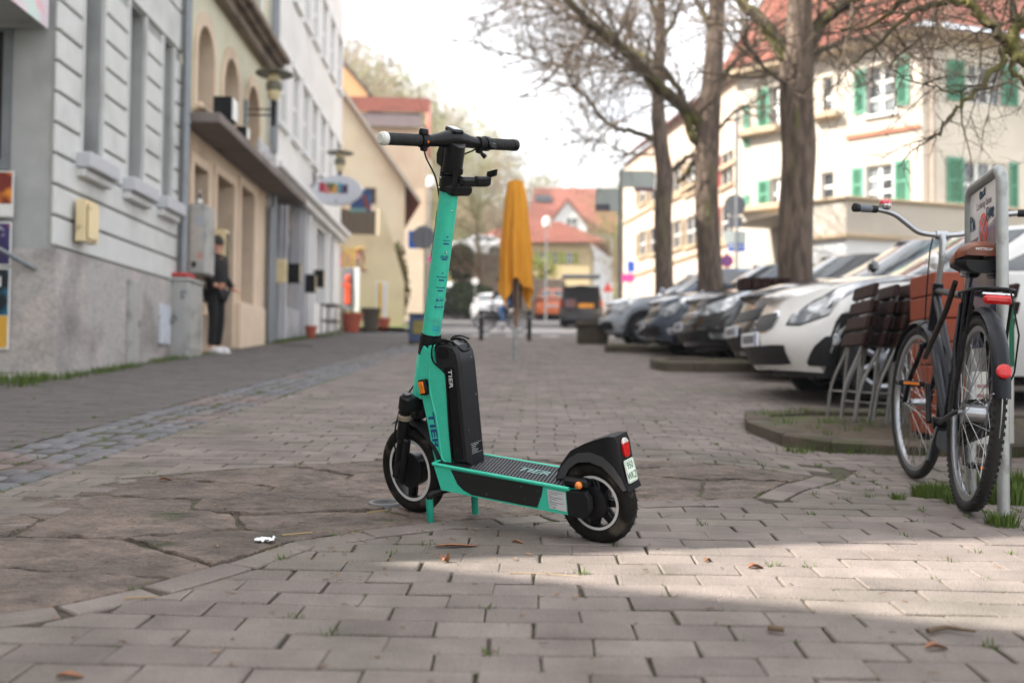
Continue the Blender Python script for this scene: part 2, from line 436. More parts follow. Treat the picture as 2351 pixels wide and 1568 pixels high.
# worn, settled surface: slow waves and each stone a touch higher or lower
def settle(c): return .004 * mnoise.noise(Vector((c.x * .9, c.y * .9, 0))) + rng.uniform(-.003, .0025)
for t in cand:
    q, c, lf = t
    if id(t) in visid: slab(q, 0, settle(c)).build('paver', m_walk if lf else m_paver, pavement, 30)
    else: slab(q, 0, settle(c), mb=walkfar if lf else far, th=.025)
stuff(far.build('far_pavers', m_paver, pavement, 30, fix=False)); stuff(walkfar.build('far_dark_pavers', m_walk, pavement, 30, fix=False))
# border course along the slab patch
for i in range(len(BORDER) - 1):
    a, b = Vector(BORDER[i]), Vector(BORDER[i + 1]); Lg = (b - a).length; n_ = Vector(((b - a).y, -(b - a).x)).normalized(); k = max(1, round(Lg / .2)); t_ = (b - a).normalized()
    for j in range(k):
        p0 = a + t_ * (Lg * j / k + .004); p1 = a + t_ * (Lg * (j + 1) / k - .004)
        slab([p0 + n_ * .008, p0 + n_ * .106, p1 + n_ * .106, p1 + n_ * .008][::-1], .001, settle(p0)).build('border_paver', m_paver, pavement, 30)
# sandstone slabs: cells round scattered centres, cut to the patch
seeds = [(-2.0, 2.45), (-1.35, 2.5), (-2.05, 2.85), (-1.2, 2.82), (-.85, 2.98), (-1.9, 3.2), (-1.15, 3.22), (-.62, 3.3), (-1.5, 3.52), (-.75, 3.58), (-.1, 3.55), (-1.35, 3.86), (-.5, 3.86), (.3, 3.8), (-1.05, 4.16), (-.3, 4.14), (.55, 4.06), (1.0, 4.02), (-.55, 4.44), (.15, 4.42), (.85, 4.36), (.5, 4.62), (-.15, 4.6), (1.2, 4.5)]
for i, sdp in enumerate(seeds):
    c = Vector(sdp); poly = [Vector(p) for p in inset(PATCH, .01)]      # the cell cuts the outline of the patch
    for j, o_ in enumerate(seeds):
        if i != j and len(poly) >= 3:
            o2 = Vector(o_); ax_ = Vector(((c - o2).x / 2.6, (c - o2).y)); poly = clip(poly, (c + o2) / 2 + ax_.normalized() * .006, ax_.normalized())
    if len(poly) < 3 or area(poly) < .01: continue
    c = sum(poly, Vector((0, 0))) / len(poly)
    # rough outline
    rp_ = []
    for e in range(len(poly)):
        a, b = poly[e], poly[(e + 1) % len(poly)]; k = max(1, int((b - a).length / .025))
        for j in range(k):
            p = a + (b - a) * (j / k); nn = mnoise.noise(Vector((p.x * 9, p.y * 9, 3.3))) + .6 * mnoise.noise(Vector((p.x * 31, p.y * 31, 1.3))); rp_.append(p + (c - p).normalized() * (.004 + .014 * nn))
    dz = rng.uniform(-.007, .002)
    bm = MB(); k = len(rp_); rings = [(1, -.03), (1., -.005), (.988, -.001), (.95, .0), (.88, .001), (.8, .001), (.72, .002), (.64, .002), (.56, .002), (.48, .002), (.4, .002), (.32, .002), (.24, .002), (.16, .002), (.08, .002)]
    vs = []
    for s_, e in rings:
        for p in rp_:
            q = c + (p - c) * s_; h = .007 * mnoise.noise(Vector((q.x * 4, q.y * 7, i))) + .006 * mnoise.noise(Vector((q.x * 11, q.y * 19, i))) + .004 * mnoise.noise(Vector((q.x * 34, q.y * 42, i)))
            vs.append((q.x, q.y, gz(q.x, q.y) + dz + e + (h if s_ < .99 else 0)))
    fs = [(r_ * k + j, r_ * k + (j + 1) % k, (r_ + 1) * k + (j + 1) % k, (r_ + 1) * k + j) for r_ in range(len(rings) - 1) for j in range(k)] + [tuple((len(rings) - 1) * k + j for j in range(k))]
    bm.add(vs, fs); bm.build('stone_slab', m_slab, pavement, 50)
# gutter of cobbles, three to four uneven rows
gn = 0; gfar = MB(); y = 1.6
while y < 19:
    for k in range(4):
        w0 = -.28 + .14 * k; ln = rng.uniform(.09, .15) if k in (0, 3) else rng.uniform(.13, .2)
        yy = y + rng.uniform(-.03, .03); gx = GUT_X(yy)
        q = [Vector((gx + w0 + .008, yy)), Vector((gx + w0 + .132, yy)), Vector((gx + w0 + .132, yy + .142)), Vector((gx + w0 + .008, yy + .142))]
        q = [p + Vector((rng.uniform(-.012, .012), rng.uniform(-.014, .014))) for p in q]
        dip = -.001 if k in (1, 2) else .004
        b = slab(inset([tuple(p) for p in q], .002), dip, rng.uniform(-.006, .004), bev=.018, tilt=.05, mb=None if y < 11.6 else gfar)
        if y < 11.6: b.build('cobble', m_cobble, pavement, 60)
    y += .157
stuff(gfar.build('far_cobbles', m_cobble, pavement, 60, fix=False))
# painted bars of the crossing
for i in range(6):
    x0 = xat(1080, 27.5) + i * .98; b = MB()
    b.grid(lambda u, v: (x0 + u * .5, 27.0 + v * 1.3, gz(x0, 27.0 + v * 1.3) - .031), 2, 4); o = b.build('crossing_stripe', m_white, road, 0)
# ================================================================ the row of houses on the left
m_glass = mat('window_glass', (34, 38, 42), .08, var=.1, spec=.8)
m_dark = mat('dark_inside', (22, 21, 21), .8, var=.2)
m_blk = mat('black_metal', (17, 17, 19), .45, var=.1, spec=.25)
m_zinc = mat('zinc_pipe', (128, 132, 136), .5, .5, var=.12, scale=5)
m_whitef = mat('white_frame', (216, 216, 212), .5, var=.05)
XB, KB = -4.2, .034
ROT = math.atan2(1, -KB)
def dl(X): return -XB / ((CX - X) / F_PX - KB)          # distance at which the row shows at picture column X
class Row:
    """a house of the row between distances d0 and d1; local x runs down the street, -y faces it"""
    def __init__(s, name, label, d0, d1):
        s.d0 = d0; s.len = (d1 - d0) * math.hypot(1, KB); x = XB - KB * d0; s.g = gz(x, d0)
        s.root = thing(name, label, 'building', (x, d0, s.g), ROT)
    def x(s, X): return (dl(X) - s.d0) * math.hypot(1, KB)
    def z(s, X, Y): return at(X, Y, dl(X)).z - s.g
    def gx(s, x): return SLOPE * x - .02
def facade(b, x0, x1, z0, z1, holes, depth=.3, y=0.):
    """wall sheet in the plane y with openings (x0, x1, z0, z1, arched) and their reveals"""
    us = sorted({x0, x1} | {h[i] for h in holes for i in (0, 1)}); vs = sorted({z0, z1} | {h[i] for h in holes for i in (2, 3)})
    for i in range(len(us) - 1):
        for j in range(len(vs) - 1):
            cx, cz = (us[i] + us[i + 1]) / 2, (vs[j] + vs[j + 1]) / 2
            if any(h[0] < cx < h[1] and h[2] < cz < h[3] for h in holes): continue
            b.quad((us[i], y, vs[j]), (us[i + 1], y, vs[j]), (us[i + 1], y, vs[j + 1]), (us[i], y, vs[j + 1]))
    for h in holes:
        a, c, e, g = h[:4]; r_ = (c - a) / 2
        if len(h) > 4 and h[4]:
            zs = g - r_ * h[4]; arc = [(a + r_ - r_ * math.cos(PI * t / 16), zs + r_ * h[4] * math.sin(PI * t / 16)) for t in range(17)]
            for k in range(16):
                p, q = arc[k], arc[k + 1]
                b.quad((p[0], y, p[1]), (q[0], y, q[1]), (q[0], y, g + 1e-4), (p[0], y, g + 1e-4))
                b.quad((p[0], y, p[1]), (q[0], y, q[1]), (q[0], y + depth, q[1]), (p[0], y + depth, p[1]))
            top = zs
        else:
            top = g; b.quad((a, y, g), (c, y, g), (c, y + depth, g), (a, y + depth, g))
        b.quad((a, y, e), (a, y + depth, e), (a, y + depth, top), (a, y, top)); b.quad((c, y, e), (c, y + depth, e), (c, y + depth, top), (c, y, top))
        b.quad((a, y, e), (c, y, e), (c, y + depth, e), (a, y + depth, e))
def window(parent, x0, x1, z0, z1, y, m_f=None, cols=2, rows=2, bar=.05, glass=None, name='window'):
    """frame part with its pane"""
    b = MB(); m_f = m_f or m_whitef
    for k in range(cols + 1):
        xx = x0 + (x1 - x0) * k / cols; b.bx(xx - bar / 2 if k else x0, xx + bar / 2 if k < cols else x1, y - .03, y + .02, z0, z1)
    for k in range(rows + 1):
        zz = z0 + (z1 - z0) * k / rows; b.bx(x0, x1, y - .027, y + .018, zz - bar / 2 if k else z0, zz + bar / 2 if k < rows else z1)
    w_ = b.build(name, m_f, parent, 0); p = MB().quad((x0, y, z0), (x1, y, z0), (x1, y, z1), (x0, y, z1)).build('pane', glass or m_glass, w_, 0, False); return w_
def shell(b, x0, x1, y0, y1, z0, z1):
    """back, sides and top of a house behind its front"""
    b.quad((x0, y0, z0), (x0, y1, z0), (x0, y1, z1), (x0, y0, z1)); b.quad((x1, y0, z0), (x1, y1, z0), (x1, y1, z1), (x1, y0, z1))
    b.quad((x0, y1, z0), (x1, y1, z0), (x1, y1, z1), (x0, y1, z1)); b.quad((x0, y0, z1), (x1, y0, z1), (x1, y1, z1), (x0, y1, z1))

# ---- grey rusticated corner house
A = Row('corner_house', 'grey rusticated corner house with deep narrow windows and rough plinth', 9.75, 13.78)
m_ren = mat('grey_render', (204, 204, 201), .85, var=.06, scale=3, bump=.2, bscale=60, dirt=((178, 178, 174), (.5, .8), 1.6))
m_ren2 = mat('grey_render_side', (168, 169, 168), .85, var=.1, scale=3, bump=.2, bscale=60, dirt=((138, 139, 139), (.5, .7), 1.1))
m_plinth = mat('rough_plinth', (170, 165, 162), .95, var=.2, scale=22, bump=1., bscale=45, dirt=((132, 126, 122), (.5, .72), 1.3), col2=(186, 176, 170), cpos=(.5, .7), cscale=2)
m_sill = mat('sill_stone', (184, 184, 188), .7, var=.06, scale=10)
zt = A.z(354, 82); zsill = A.z(170, 362); zp = A.z(112, 566)
WIN = [(A.x(168), A.x(214)), (A.x(274), A.x(312)), (A.x(354), A.x(380))]
Ltop = A.len; b = MB()
facade(b, 0, Ltop, -.4, 10.3, [(a, c, zsill, zt) for a, c in WIN] + [(a, c, zt + 1.6, zt + 3.4) for a, c in WIN], .42); shell(b, 0, Ltop, 0, 9, -.4, 10.3)
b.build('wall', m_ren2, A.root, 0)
b = MB(); k = 24; b.grid(lambda u, v: (u * Ltop + (.0), -.07 - .006 * mnoise.noise(Vector((u * 40, v * 12, 1))), -.35 + u * 0 + v * (zp + .33)), 40, 12)
b.bx(-.07, 0, -.07, 9, -.4, zp - .03); b.bx(0, Ltop, -.065, 0, zp - .04, zp - .02); b.build('plinth', m_plinth, A.root, 40)
hz = .305; GR = .026
def course(x0, x1, z0, z1, nm='stone_course'):
    MB().bx(x0, x1, -.045, .004, z0 + GR / 2, z1 - GR / 2, .014).build(nm, m_ren, A.root, 30)
z = zp; lev = []
while z < zt + .5: lev.append(z); z += hz
xs_p = [-.045] + [t for wdw in WIN for t in wdw] + [Ltop]
for i, z in enumerate(lev):
    if z + hz * .5 < zsill:
        course(-.045, Ltop, z, z + hz)
    elif z + hz * .7 < zt:
        z1 = min(z + hz, zt)
        for p in range(4): course(xs_p[2 * p] + (.0 if p == 0 else .035), xs_p[2 * p + 1] - (.035 if p < 3 else 0), z, z1)
for z0_, z1_ in ((zt + .02, zt + .56), (zt + .56, zt + 1.1), (zt + 1.1, zt + 1.5)): course(-.045, Ltop, z0_, z1_)
for i, (a, c) in enumerate(WIN):
    b = MB(); b.bx(a - .14, c + .14, -.2, .05, zsill - .13, zsill + .03, .012); s_ = b.build('window_sill', m_sill, A.root)
    MB().bx(a - .12, c + .12, -.13, .0, zsill - .22, zsill - .131, .012).build('moulding', m_ren, s_)
    for e in (a - .028, c + .002): MB().bx(e, e + .026, -.06, .0, zsill + .03, zt, .008).build('window_trim', m_ren, A.root)
    window(A.root, a, c, zsill + .03, zt, .3, m_whitef, 1, 3); window(A.root, a, c, zt + 1.6, zt + 3.4, .3, m_whitef, 1, 3)
b = MB(); xp = A.x(396); b.tube([(xp, -.12, -.1), (xp, -.12, 10.3)], .062, 12); pp = b.build('downpipe', m_zinc, A.root)
for z in (1.6, 3.5, 5.4): MB().lathe([(.064, -.03), (.071, -.03), (.071, .03), (.064, .03)], 14, (xp, -.12, z)).build('pipe_bracket', m_zinc, pp)
# side towards the camera: display window, sill
def As(x, Y, off=0.): return None
sx = -.005
zw0, zw1 = A.z(112, 392), A.z(112, 60)
MB().bx(-.03, 0, .42, 1.6, zw0, zw1).build('display_frame', m_zinc, A.root); MB().bx(-.036, -.031, .50, 1.6, zw0 + .1, zw1 - .08).build('display_glass', m_dark, A.root)
MB().bx(-.55, -.08, -.06, 1.6, -.33, .02, .01).build('entrance_step', m_plinth, A.root)
b = MB(); b.tube([(-.5, .95, A.z(112, 500)), (-.10, .02 + .12, A.z(112, 616)), (-.075, .12, A.z(112, 620))], .022, 8); b.build('handrail', m_zinc, A.root)

def wall_mark(name, label, cat, row, x0, x1, z0, z1, t, m, side=False, bev=.004):
    """flat thing fixed to the house front (or to its camera-side end)"""
    if side: c = Vector((-.09 - t, (x0 + x1) / 2, z0)); d = MB().bx(0, t, -(x1 - x0) / 2, (x1 - x0) / 2, 0, z1 - z0, bev)
    else: c = Vector(((x0 + x1) / 2, -.09 - t, z0)); d = MB().bx(-(x1 - x0) / 2, (x1 - x0) / 2, 0, t, 0, z1 - z0, bev)
    r_ = thing(name, label, cat, row.root.matrix_basis @ c if False else Matrix.Translation(row.root.location) @ Euler((0, 0, ROT)).to_matrix().to_4x4() @ c, ROT)
    return r_, d
m_post1 = mat('poster_sunset', (226, 140, 44), .4, var=.25, scale=2.2, col2=(120, 40, 30), cpos=(.5, .58), cscale=3, dirt=((88, 84, 110), (.55, .6), 2))
m_post2 = mat('poster_violet', (54, 44, 92), .4, var=.3, scale=5, col2=(196, 44, 58), cpos=(.56, .6), cscale=5, dirt=((214, 214, 220), (.62, .66), 7))
m_post3 = mat('poster_teal', (22, 96, 120), .35, var=.35, scale=2.5, col2=(8, 22, 32), cpos=(.48, .56), cscale=3)
m_post4 = mat('poster_cream', (206, 184, 140), .5, var=.1, scale=3, col2=(206, 158, 60), cpos=(.5, .54), cscale=1.5)
m_paper = mat('paper', (222, 222, 220), .6, var=.05)
m_print = mat('dark_print', (30, 30, 36), .5, var=.1)
for nm, lab, Y0, Y1, mm in (('poster', 'orange sunset poster on the corner house beside the dark display window', 500, 402, m_post1), ('poster', 'violet and red poster below the orange sunset poster', 610, 518, m_post2),
                            ('poster', 'teal poster with white lettering low on the corner house', 725, 622, m_post3), ('poster', 'cream and ochre poster lowest on the corner house', 800, 728, m_post4)):
    r_, d = wall_mark(nm, lab, 'poster', A, .36 if Y0 > 600 else .34, 1.1, A.z(112, Y0), A.z(112, Y1), .008, mm, True)
    hh = A.z(112, Y1) - A.z(112, Y0)
    MB().bx(-.004, .008, -.385, .385, -.015, hh + .015).build('border', m_paper, r_, 0); MB().bx(-.007, -.0045, -.37, .37, .0, hh).build('print', mm, r_, 0)
    if mm is m_post3: text('ACKI', .13, m_paper, r_, 'lettering', plane_m((-.012, -.16, hh * .72), (0, -1, 0), (0, 0, 1)), .001, bold=.004)
    if mm is m_post1: MB().bx(-.0095, -.0075, -.37, .37, .0, hh * .27).build('text_strip', m_paper, r_, 0)
r_, d = wall_mark('cream_wall_box', 'shallow cream metal box on the grey corner house wall', 'wall box', A, A.x(146), A.x(176), A.z(160, 557), A.z(160, 462), .1, None)
m_cream = mat('cream_metal', (222, 202, 158), .35, var=.08, scale=4, dirt=((150, 130, 96), (.6, .75), 6))
d.build('box', m_cream, r_); wz = A.z(160, 462) - A.z(160, 557); wx = (A.x(176) - A.x(146)) / 2
MB().prism(rrect(-wx + .03, wx - .03, .03, wz - .03, .02), (0, -.012, 0), w0=.012, w1=0).build('cover', m_cream, r_)
m_pastel = mat('pastel_sign', (214, 200, 206), .4, var=.06, scale=2, col2=(196, 214, 206), cpos=(.5, .55), cscale=2.6, dirt=((226, 178, 186), (.54, .58), 3))
c = Matrix.Translation(A.root.location) @ Euler((0, 0, ROT)).to_matrix().to_4x4() @ Vector((-.65, .52, A.z(100, 66)))
r_ = thing('shop_sign_box', 'pastel box sign jutting from the corner house at the top edge', 'sign', c, ROT)
MB().bx(-.55, .55, -.47, .7, 0, .75, .01).build('housing', m_ren2, r_); fr = MB().bx(-.56, .55, -.482, -.472, .0, .75).build('face', m_pastel, r_, 0)
b = MB(); b.tube([(-.1, -.486, .7), (.12, -.486, .22), (.26, -.486, .75)], .014, 6); b.build('doodle', mat('violet_line', (100, 84, 190), .5), r_)

# ---- beige house with arches and canopy
B = Row('arched_house', 'beige and pale green house with three arched windows above a canopy', 13.78, 19.55)
m_beige = mat('beige_render', (214, 192, 168), .85, var=.07, scale=3, bump=.15, bscale=60, dirt=((170, 144, 120), (.5, .8), 1.2))
m_peach = mat('peach_render', (220, 198, 174), .85, var=.05, scale=3)
m_green = mat('pale_green_render', (206, 203, 180), .85, var=.06, scale=3, dirt=((196, 192, 160), (.5, .8), 1.5))
m_canopy = mat('canopy_concrete', (122, 112, 106), .85, var=.15, scale=3, dirt=((92, 84, 78), (.5, .7), 1.1))
m_brown = mat('brown_frame', (78, 62, 52), .5, var=.1)
zc_ = at(504, 293, 14.25).z - B.g; zcor = B.z(480, 4)
arches = [(B.x(437), B.x(476)), (B.x(500), B.x(536)), (B.x(556), B.x(583))]
g0 = [(B.x(434), B.x(468), B.z(450, 690), B.z(450, 385)), (B.x(488), B.x(529), -.3, B.z(488, 398)), (B.x(545), B.x(576), B.z(545, 696), B.z(545, 425))]
za = B.z(457, 63); LB_ = B.len
b = MB(); facade(b, 0, LB_, -.5, zc_, g0, .38); b.build('ground_floor_wall', m_beige, B.root, 0)
up2 = [(a, c, zcor + .75, zcor + 2.5) for a, c in arches]
b = MB(); facade(b, 0, LB_, zc_, 9.2, [(a, c, zc_ + .42, za, 1.15) for a, c in arches] + up2, .42); shell(b, 0, LB_, 0, 9, -.5, 9.2); b.build('wall', m_green, B.root, 0)
for a, c in arches:
    r_ = (c - a) / 2; cx = (a + c) / 2; zs = za - r_ * 1.15
    o_ = [(c + .16, zc_ + .3), (c + .16, zs)] + [(cx + (r_ + .16) * math.cos(PI * t / 16), zs + (r_ * 1.15 + .2) * math.sin(PI * t / 16)) for t in range(1, 16)] + [(a - .16, zs), (a - .16, zc_ + .3)]
    i_ = [(a + .003, zc_ + .3), (a + .003, zs)] + [(cx - (r_ - .003) * math.cos(PI * t / 16), zs + (r_ * 1.15 - .003) * math.sin(PI * t / 16)) for t in range(1, 16)] + [(c - .003, zs), (c - .003, zc_ + .3)]
    MB().prism(o_ + i_, (0, 0, 0), w0=-.35, w1=.035, bev=0).build('arch_surround', m_beige, B.root, 20)
    MB().bx(a - .1, c + .1, -.14, .02, zc_ + .33, zc_ + .43, .02).build('window_sill', m_peach, B.root)
    window(B.root, a, c, zc_ + .42, za, .36, m_brown, 2, 2); window(B.root, a, c, zcor + .75, zcor + 2.5, .3, m_brown, 2, 2)
    MB().bx(a - .12, a - .002, -.025, .0, zcor + .6, zcor + 2.6).build('window_trim', m_whitef, B.root, 0); MB().bx(c + .002, c + .12, -.025, .0, zcor + .6, zcor + 2.6).build('window_trim', m_whitef, B.root, 0)
MB().bx(.1, B.x(650) - .55, -.55, 0, zc_ - .02, zc_ + .13, .015).build('canopy', m_canopy, B.root)
cor = MB()
for (p0, p1, q0, q1) in ((.18, .0, 0, .16), (.3, 0, .16, .24), (.42, 0, .24, .36), (.2, 0, .36, .44)): cor.bx(-.05, LB_ + .02, -p0, p1, zcor + q0, zcor + q1, .012)
cor.build('cornice', mat('cornice_stone', (132, 118, 104), .85, var=.15, scale=4, dirt=((92, 82, 72), (.5, .7), 2)), B.root)
for (a, c, e, g) in g0:
    window(B.root, a, c, max(e, -.3), g, .34, m_brown, 1, 2, .07)
    for q in (a - .12, c): MB().bx(q, q + .12, -.035, 0, max(e, -.3), g + .14, .01).build('opening_trim', m_peach, B.root)
    MB().bx(a - .002, c + .002, -.033, 0, g + .0, g + .15, .01).build('lintel', m_peach, B.root)
MB().bx(g0[1][1] + .13, g0[2][1] + .6, -.13, 0, -.45, g0[2][2], .015).build('shop_plinth', m_peach, B.root); MB().bx(0, g0[1][0] - .13, -.13, 0, -.5, g0[0][2] - .2, .015).build('shop_plinth', m_peach, B.root)
xq = LB_ - .06; b = MB(); b.tube([(xq, -.1, 0), (xq, -.1, zc_ - .3)], .05, 10); b.tube([(xq, -.1, zc_ + .2), (xq, -.1, zcor - .05)], .045, 10); b.tube([(xq, -.1, zcor + .5), (xq, -.1, 9.2)], .045, 10); b.build('downpipe', m_zinc, B.root)
def wallpt(row, X, Y, outw=0.):
    """point on the row's front at picture place X, Y, moved out into the street"""
    return row.root.location + Euler((0, 0, ROT)).to_matrix() @ Vector((row.x(X), -outw, row.z(X, Y)))
def bx_thing(name, label, cat, p, w_, d, h, m, bev=.01, group=None):
    r_ = thing(name, label, cat, p, ROT, group); o = MB().bx(-w_ / 2, w_ / 2, -d / 2, d / 2, 0, h, bev).build('casing', m, r_); return r_
sp_pos = [(472, 262, .34, 'large black floodlight with pale front on near end of the canopy'), (520, 300, .2, 'small black floodlight behind canopy lettering'), (592, 372, .26, 'black floodlight at far end of the canopy')]
for X, Y, sz, lab in sp_pos:
    p = wallpt(B, X - 30, Y, .38); p.z = B.root.location.z + zc_ + .13
    r_ = thing('floodlight', lab, 'floodlight', p, ROT, None); MB().bx(-sz / 2, sz / 2, -sz * .5, sz * .3, .05, .05 + sz, .012).build('housing', m_blk, r_)
    MB().bx(-sz / 2 + .015, sz / 2 - .015, -sz * .5 - .012, -sz * .5 - .001, .065, .035 + sz).build('glass', mat('lamp_glass', (196, 196, 190), .3), r_, 0); MB().bx(-.03, .03, -.03, .03, 0, .05).build('foot', m_blk, r_, 0)
p = wallpt(B, 480, 300, .5); p.z = B.root.location.z + zc_ + .13
r_ = thing('canopy_lettering', 'row of small silver letters standing along the canopy edge', 'lettering', p, ROT)
rr = random.Random(3); m_silver = mat('silver_letter', (190, 192, 200), .35, .4)
for k in range(9):
    x = .9 + k * .17; b = MB()
    for q in range(3): b.bx(x + rr.uniform(0, .09), x + .035 + rr.uniform(0, .09), -.015, .015, rr.choice((0, .09)), rr.choice((.14, .2, .24)))
    b.bx(x, x + .12, -.012, .012, .0, .04); b.build('letter', m_silver, r_, 0)

# ---- long pale grey house with shopfronts
Cc = Row('grey_house', 'long pale grey house with shopfronts and white window surrounds', 19.55, 30.0)
m_pale = mat('pale_grey_render', (226, 225, 222), .85, var=.05, scale=2, dirt=((208, 207, 204), (.45, .8), .8))
m_shopg = mat('shopfront_grey', (172, 172, 176), .7, var=.06, scale=2, dirt=((128, 130, 136), (.5, .8), 1))
m_shopw = mat('shopfront_white', (226, 226, 226), .7, var=.05, scale=2)
m_faintg = mat('faint_grey_glass', (176, 178, 180), .2, var=.12, scale=2)  # pale grey panes, close to the wall tone
LC = Cc.len; zb = Cc.z(622, 395)
ws = [Cc.x(X) for X in (631, 661, 686, 707, 728, 747, 765)]; wl, wh_ = Cc.z(659, 312), Cc.z(631, 112)
hs = [(a, a + .78, wl, wh_) for a in ws] + [(a, a + .78, wl + 3.1, wh_ + 3.1) for a in ws]
b = MB(); facade(b, 0, LC, zb, 12.2, hs, .22); shell(b, 0, LC, 0, 9, -.5, 12.2); b.build('wall', m_pale, Cc.root, 0)
for (a, c, e, g) in hs:
    window(Cc.root, a, c, e, g, .07, m_whitef, 2, 2, .1, m_faintg)
    MB().bx(a - .1, c + .1, -.09, 0, e - .1, e - .002, .01).build('window_sill', m_shopw, Cc.root); MB().bx(a - .12, c + .12, -.06, 0, g + .002, g + .16, .01).build('window_hood', m_shopw, Cc.root)
    for q in (a - .1, c + .002): MB().bx(q, q + .098, -.022, 0, e, g).build('window_trim', m_shopw, Cc.root, 0)
xm = Cc.x(702)
hs1 = [(Cc.x(623), Cc.x(640), -.2, Cc.z(623, 436)), (Cc.x(656), Cc.x(686), .85, Cc.z(656, 448)), (Cc.x(692), Cc.x(700), .2, Cc.z(692, 490))]
hs2 = [(Cc.x(709), Cc.x(717), .3, Cc.z(709, 505)), (Cc.x(723), Cc.x(744), 1.2, Cc.z(723, 520)), (Cc.x(750), Cc.x(762), .6, Cc.z(750, 540))]
b = MB(); facade(b, 0, xm, -.5, zb, hs1, .3); b.build('grey_shopfront', m_shopg, Cc.root, 0)
b = MB(); facade(b, xm, LC, -.3, zb, hs2, .3); b.build('white_shopfront', m_shopw, Cc.root, 0)
m_disp = mat('shop_display', (150, 140, 124), .12, var=.4, scale=1.2, col2=(60, 62, 66), cpos=(.45, .6), cscale=1.4, dirt=((196, 150, 110), (.58, .64), 2.2), spec=.7)
for i, (a, c, e, g) in enumerate(hs1 + hs2): window(Cc.root, a, c, e, g, .22, m_shopg if i < 3 else m_shopw, 1, 1, .07, m_disp if i in (1, 4) else m_dark)
for (q0, q1, mm) in ((0, xm, m_shopw), (xm, LC + .05, m_shopw)): MB().bx(q0 + .003, q1, -.3, 0, zb - .02, zb + .12, .02).build('shop_cornice', mm, Cc.root); MB().bx(q0 + .003, q1, -.18, 0, zb - .2, zb - .022, .02).build('cornice_moulding', m_shopw, Cc.root)
for q in (.0, Cc.x(645), Cc.x(689), xm + .02, Cc.x(747)): MB().bx(q, q + .22, -.07, 0, -.4, zb - .2, .01).build('pilaster', m_shopg if q < xm else m_shopw, Cc.root)
b = MB(); b.tube([(.13, -.12, -.2), (.13, -.12, zb - .2)], .06, 10); b.tube([(.13, -.12, zb + .13), (.13, -.12, 12.2)], .05, 10); b.build('downpipe', m_zinc, Cc.root)
# small boxes on the house fronts
for X, Y0, Y1, w_, lab, mm in ((621, 650, 595, .26, 'small pale letter box beside the downpipe of the grey shopfront', m_cream), (651, 650, 605, .34, 'black sided menu case on the grey shopfront', m_blk), (692, 672, 630, .3, 'dark notice case near the white shopfront', m_blk), (716, 660, 620, .25, 'narrow black case on the white shopfront pilaster', m_blk)):
    p = wallpt(Cc, X, Y0, .16); r_ = bx_thing('notice_case', lab, 'notice case', p, .12, w_, at(X, Y1, dl(X)).z - at(X, Y0, dl(X)).z, mm)
    MB().bx(-.05, .05, -w_ / 2 - .012, -w_ / 2 - .001, .03, at(X, Y1, dl(X)).z - at(X, Y0, dl(X)).z - .03).build('front', m_cream, r_, 0)

# ---- houses out of sight that shade the near paving
MB_ = mat('plain_render', (196, 190, 180), .9, var=.06, scale=2)
r_ = thing('neighbour_house', 'plain house beyond the left edge, next to the corner house', 'building', (-6.6, 1.55, gz(-6.6, 1.6)))
b = MB(); b.bx(-9, 0, 0, 7.9, -.6, 11.0); b.build('wall', MB_, r_, 0)
p1, p2 = Vector((-9.55, 1.15)), Vector((-3.6, -1.03)); an = math.atan2((p2 - p1).y, (p2 - p1).x)
r_ = thing('house_behind', 'plain house behind the photographer on the left', 'building', (p1.x, p1.y, 0), an)
b = MB(); b.bx(-6, 6.1, -9, 0, -1, 7.75); b.build('wall', MB_, r_, 0)
# ================================================================ houses ahead and on the right
class Face:
    """a house front through P (at distance d, picture column X) running along dr; local x along dr, -y outwards"""
    def __init__(s, X, d, dr):
        p = gp(X, d); s.P = Vector((p.x, p.y, p.z)); dr = Vector((dr[0], dr[1], 0)).normalized(); s.dr = dr; s.rz = math.atan2(dr.y, dr.x); s.n = Vector((dr.y, -dr.x, 0))
    def loc(s, X, Y):
        v = ray(X, Y); t = (s.P - CAMP).dot(s.n) / v.dot(s.n); q = CAMP + v * t - s.P; return q.dot(s.dr), q.z
    def rect(s, X0, X1, Y0, Y1):
        x0, z1 = s.loc(X0, Y0); x1, z0 = s.loc(X1, Y1); xm, zt_ = s.loc((X0 + X1) / 2, Y0); xm, zb_ = s.loc((X0 + X1) / 2, Y1)
        return x0, x1, zb_, zt_
    def root(s, name, label, cat='building'): return thing(name, label, cat, s.P, s.rz)
m_cream2 = mat('cream_stucco', (182, 173, 160), .88, var=.05, scale=1.5, dirt=((164, 154, 140), (.45, .8), .7))
m_cream3 = mat('cream_stucco_shade', (206, 196, 182), .88, var=.05, scale=1.5, dirt=((188, 178, 166), (.45, .8), .7))  # lighter copy of the front's stucco, lifting the end in shade
m_shut = mat('green_shutter', (82, 138, 114), .6, var=.08, scale=5)
m_roof = mat('red_tile', (142, 86, 70), .8, var=.2, scale=5, island=.12, dirt=((124, 74, 60), (.5, .7), 1.2))
m_roofd = mat('dark_tile', (96, 84, 84), .8, var=.16, scale=5, island=.1)
m_stone = mat('stone_ledge', (168, 148, 122), .85, var=.12, scale=5)
m_redsh = mat('red_shutter', (188, 62, 56), .6, var=.1)
m_brnsh = mat('brown_shutter', (74, 52, 46), .6, var=.1)
m_pglass = mat('sky_tone_glass', (120, 124, 126), .1, var=.3, scale=1.5, col2=(60, 62, 64), cpos=(.45, .55), cscale=2)  # sky reflection put into the pane colour
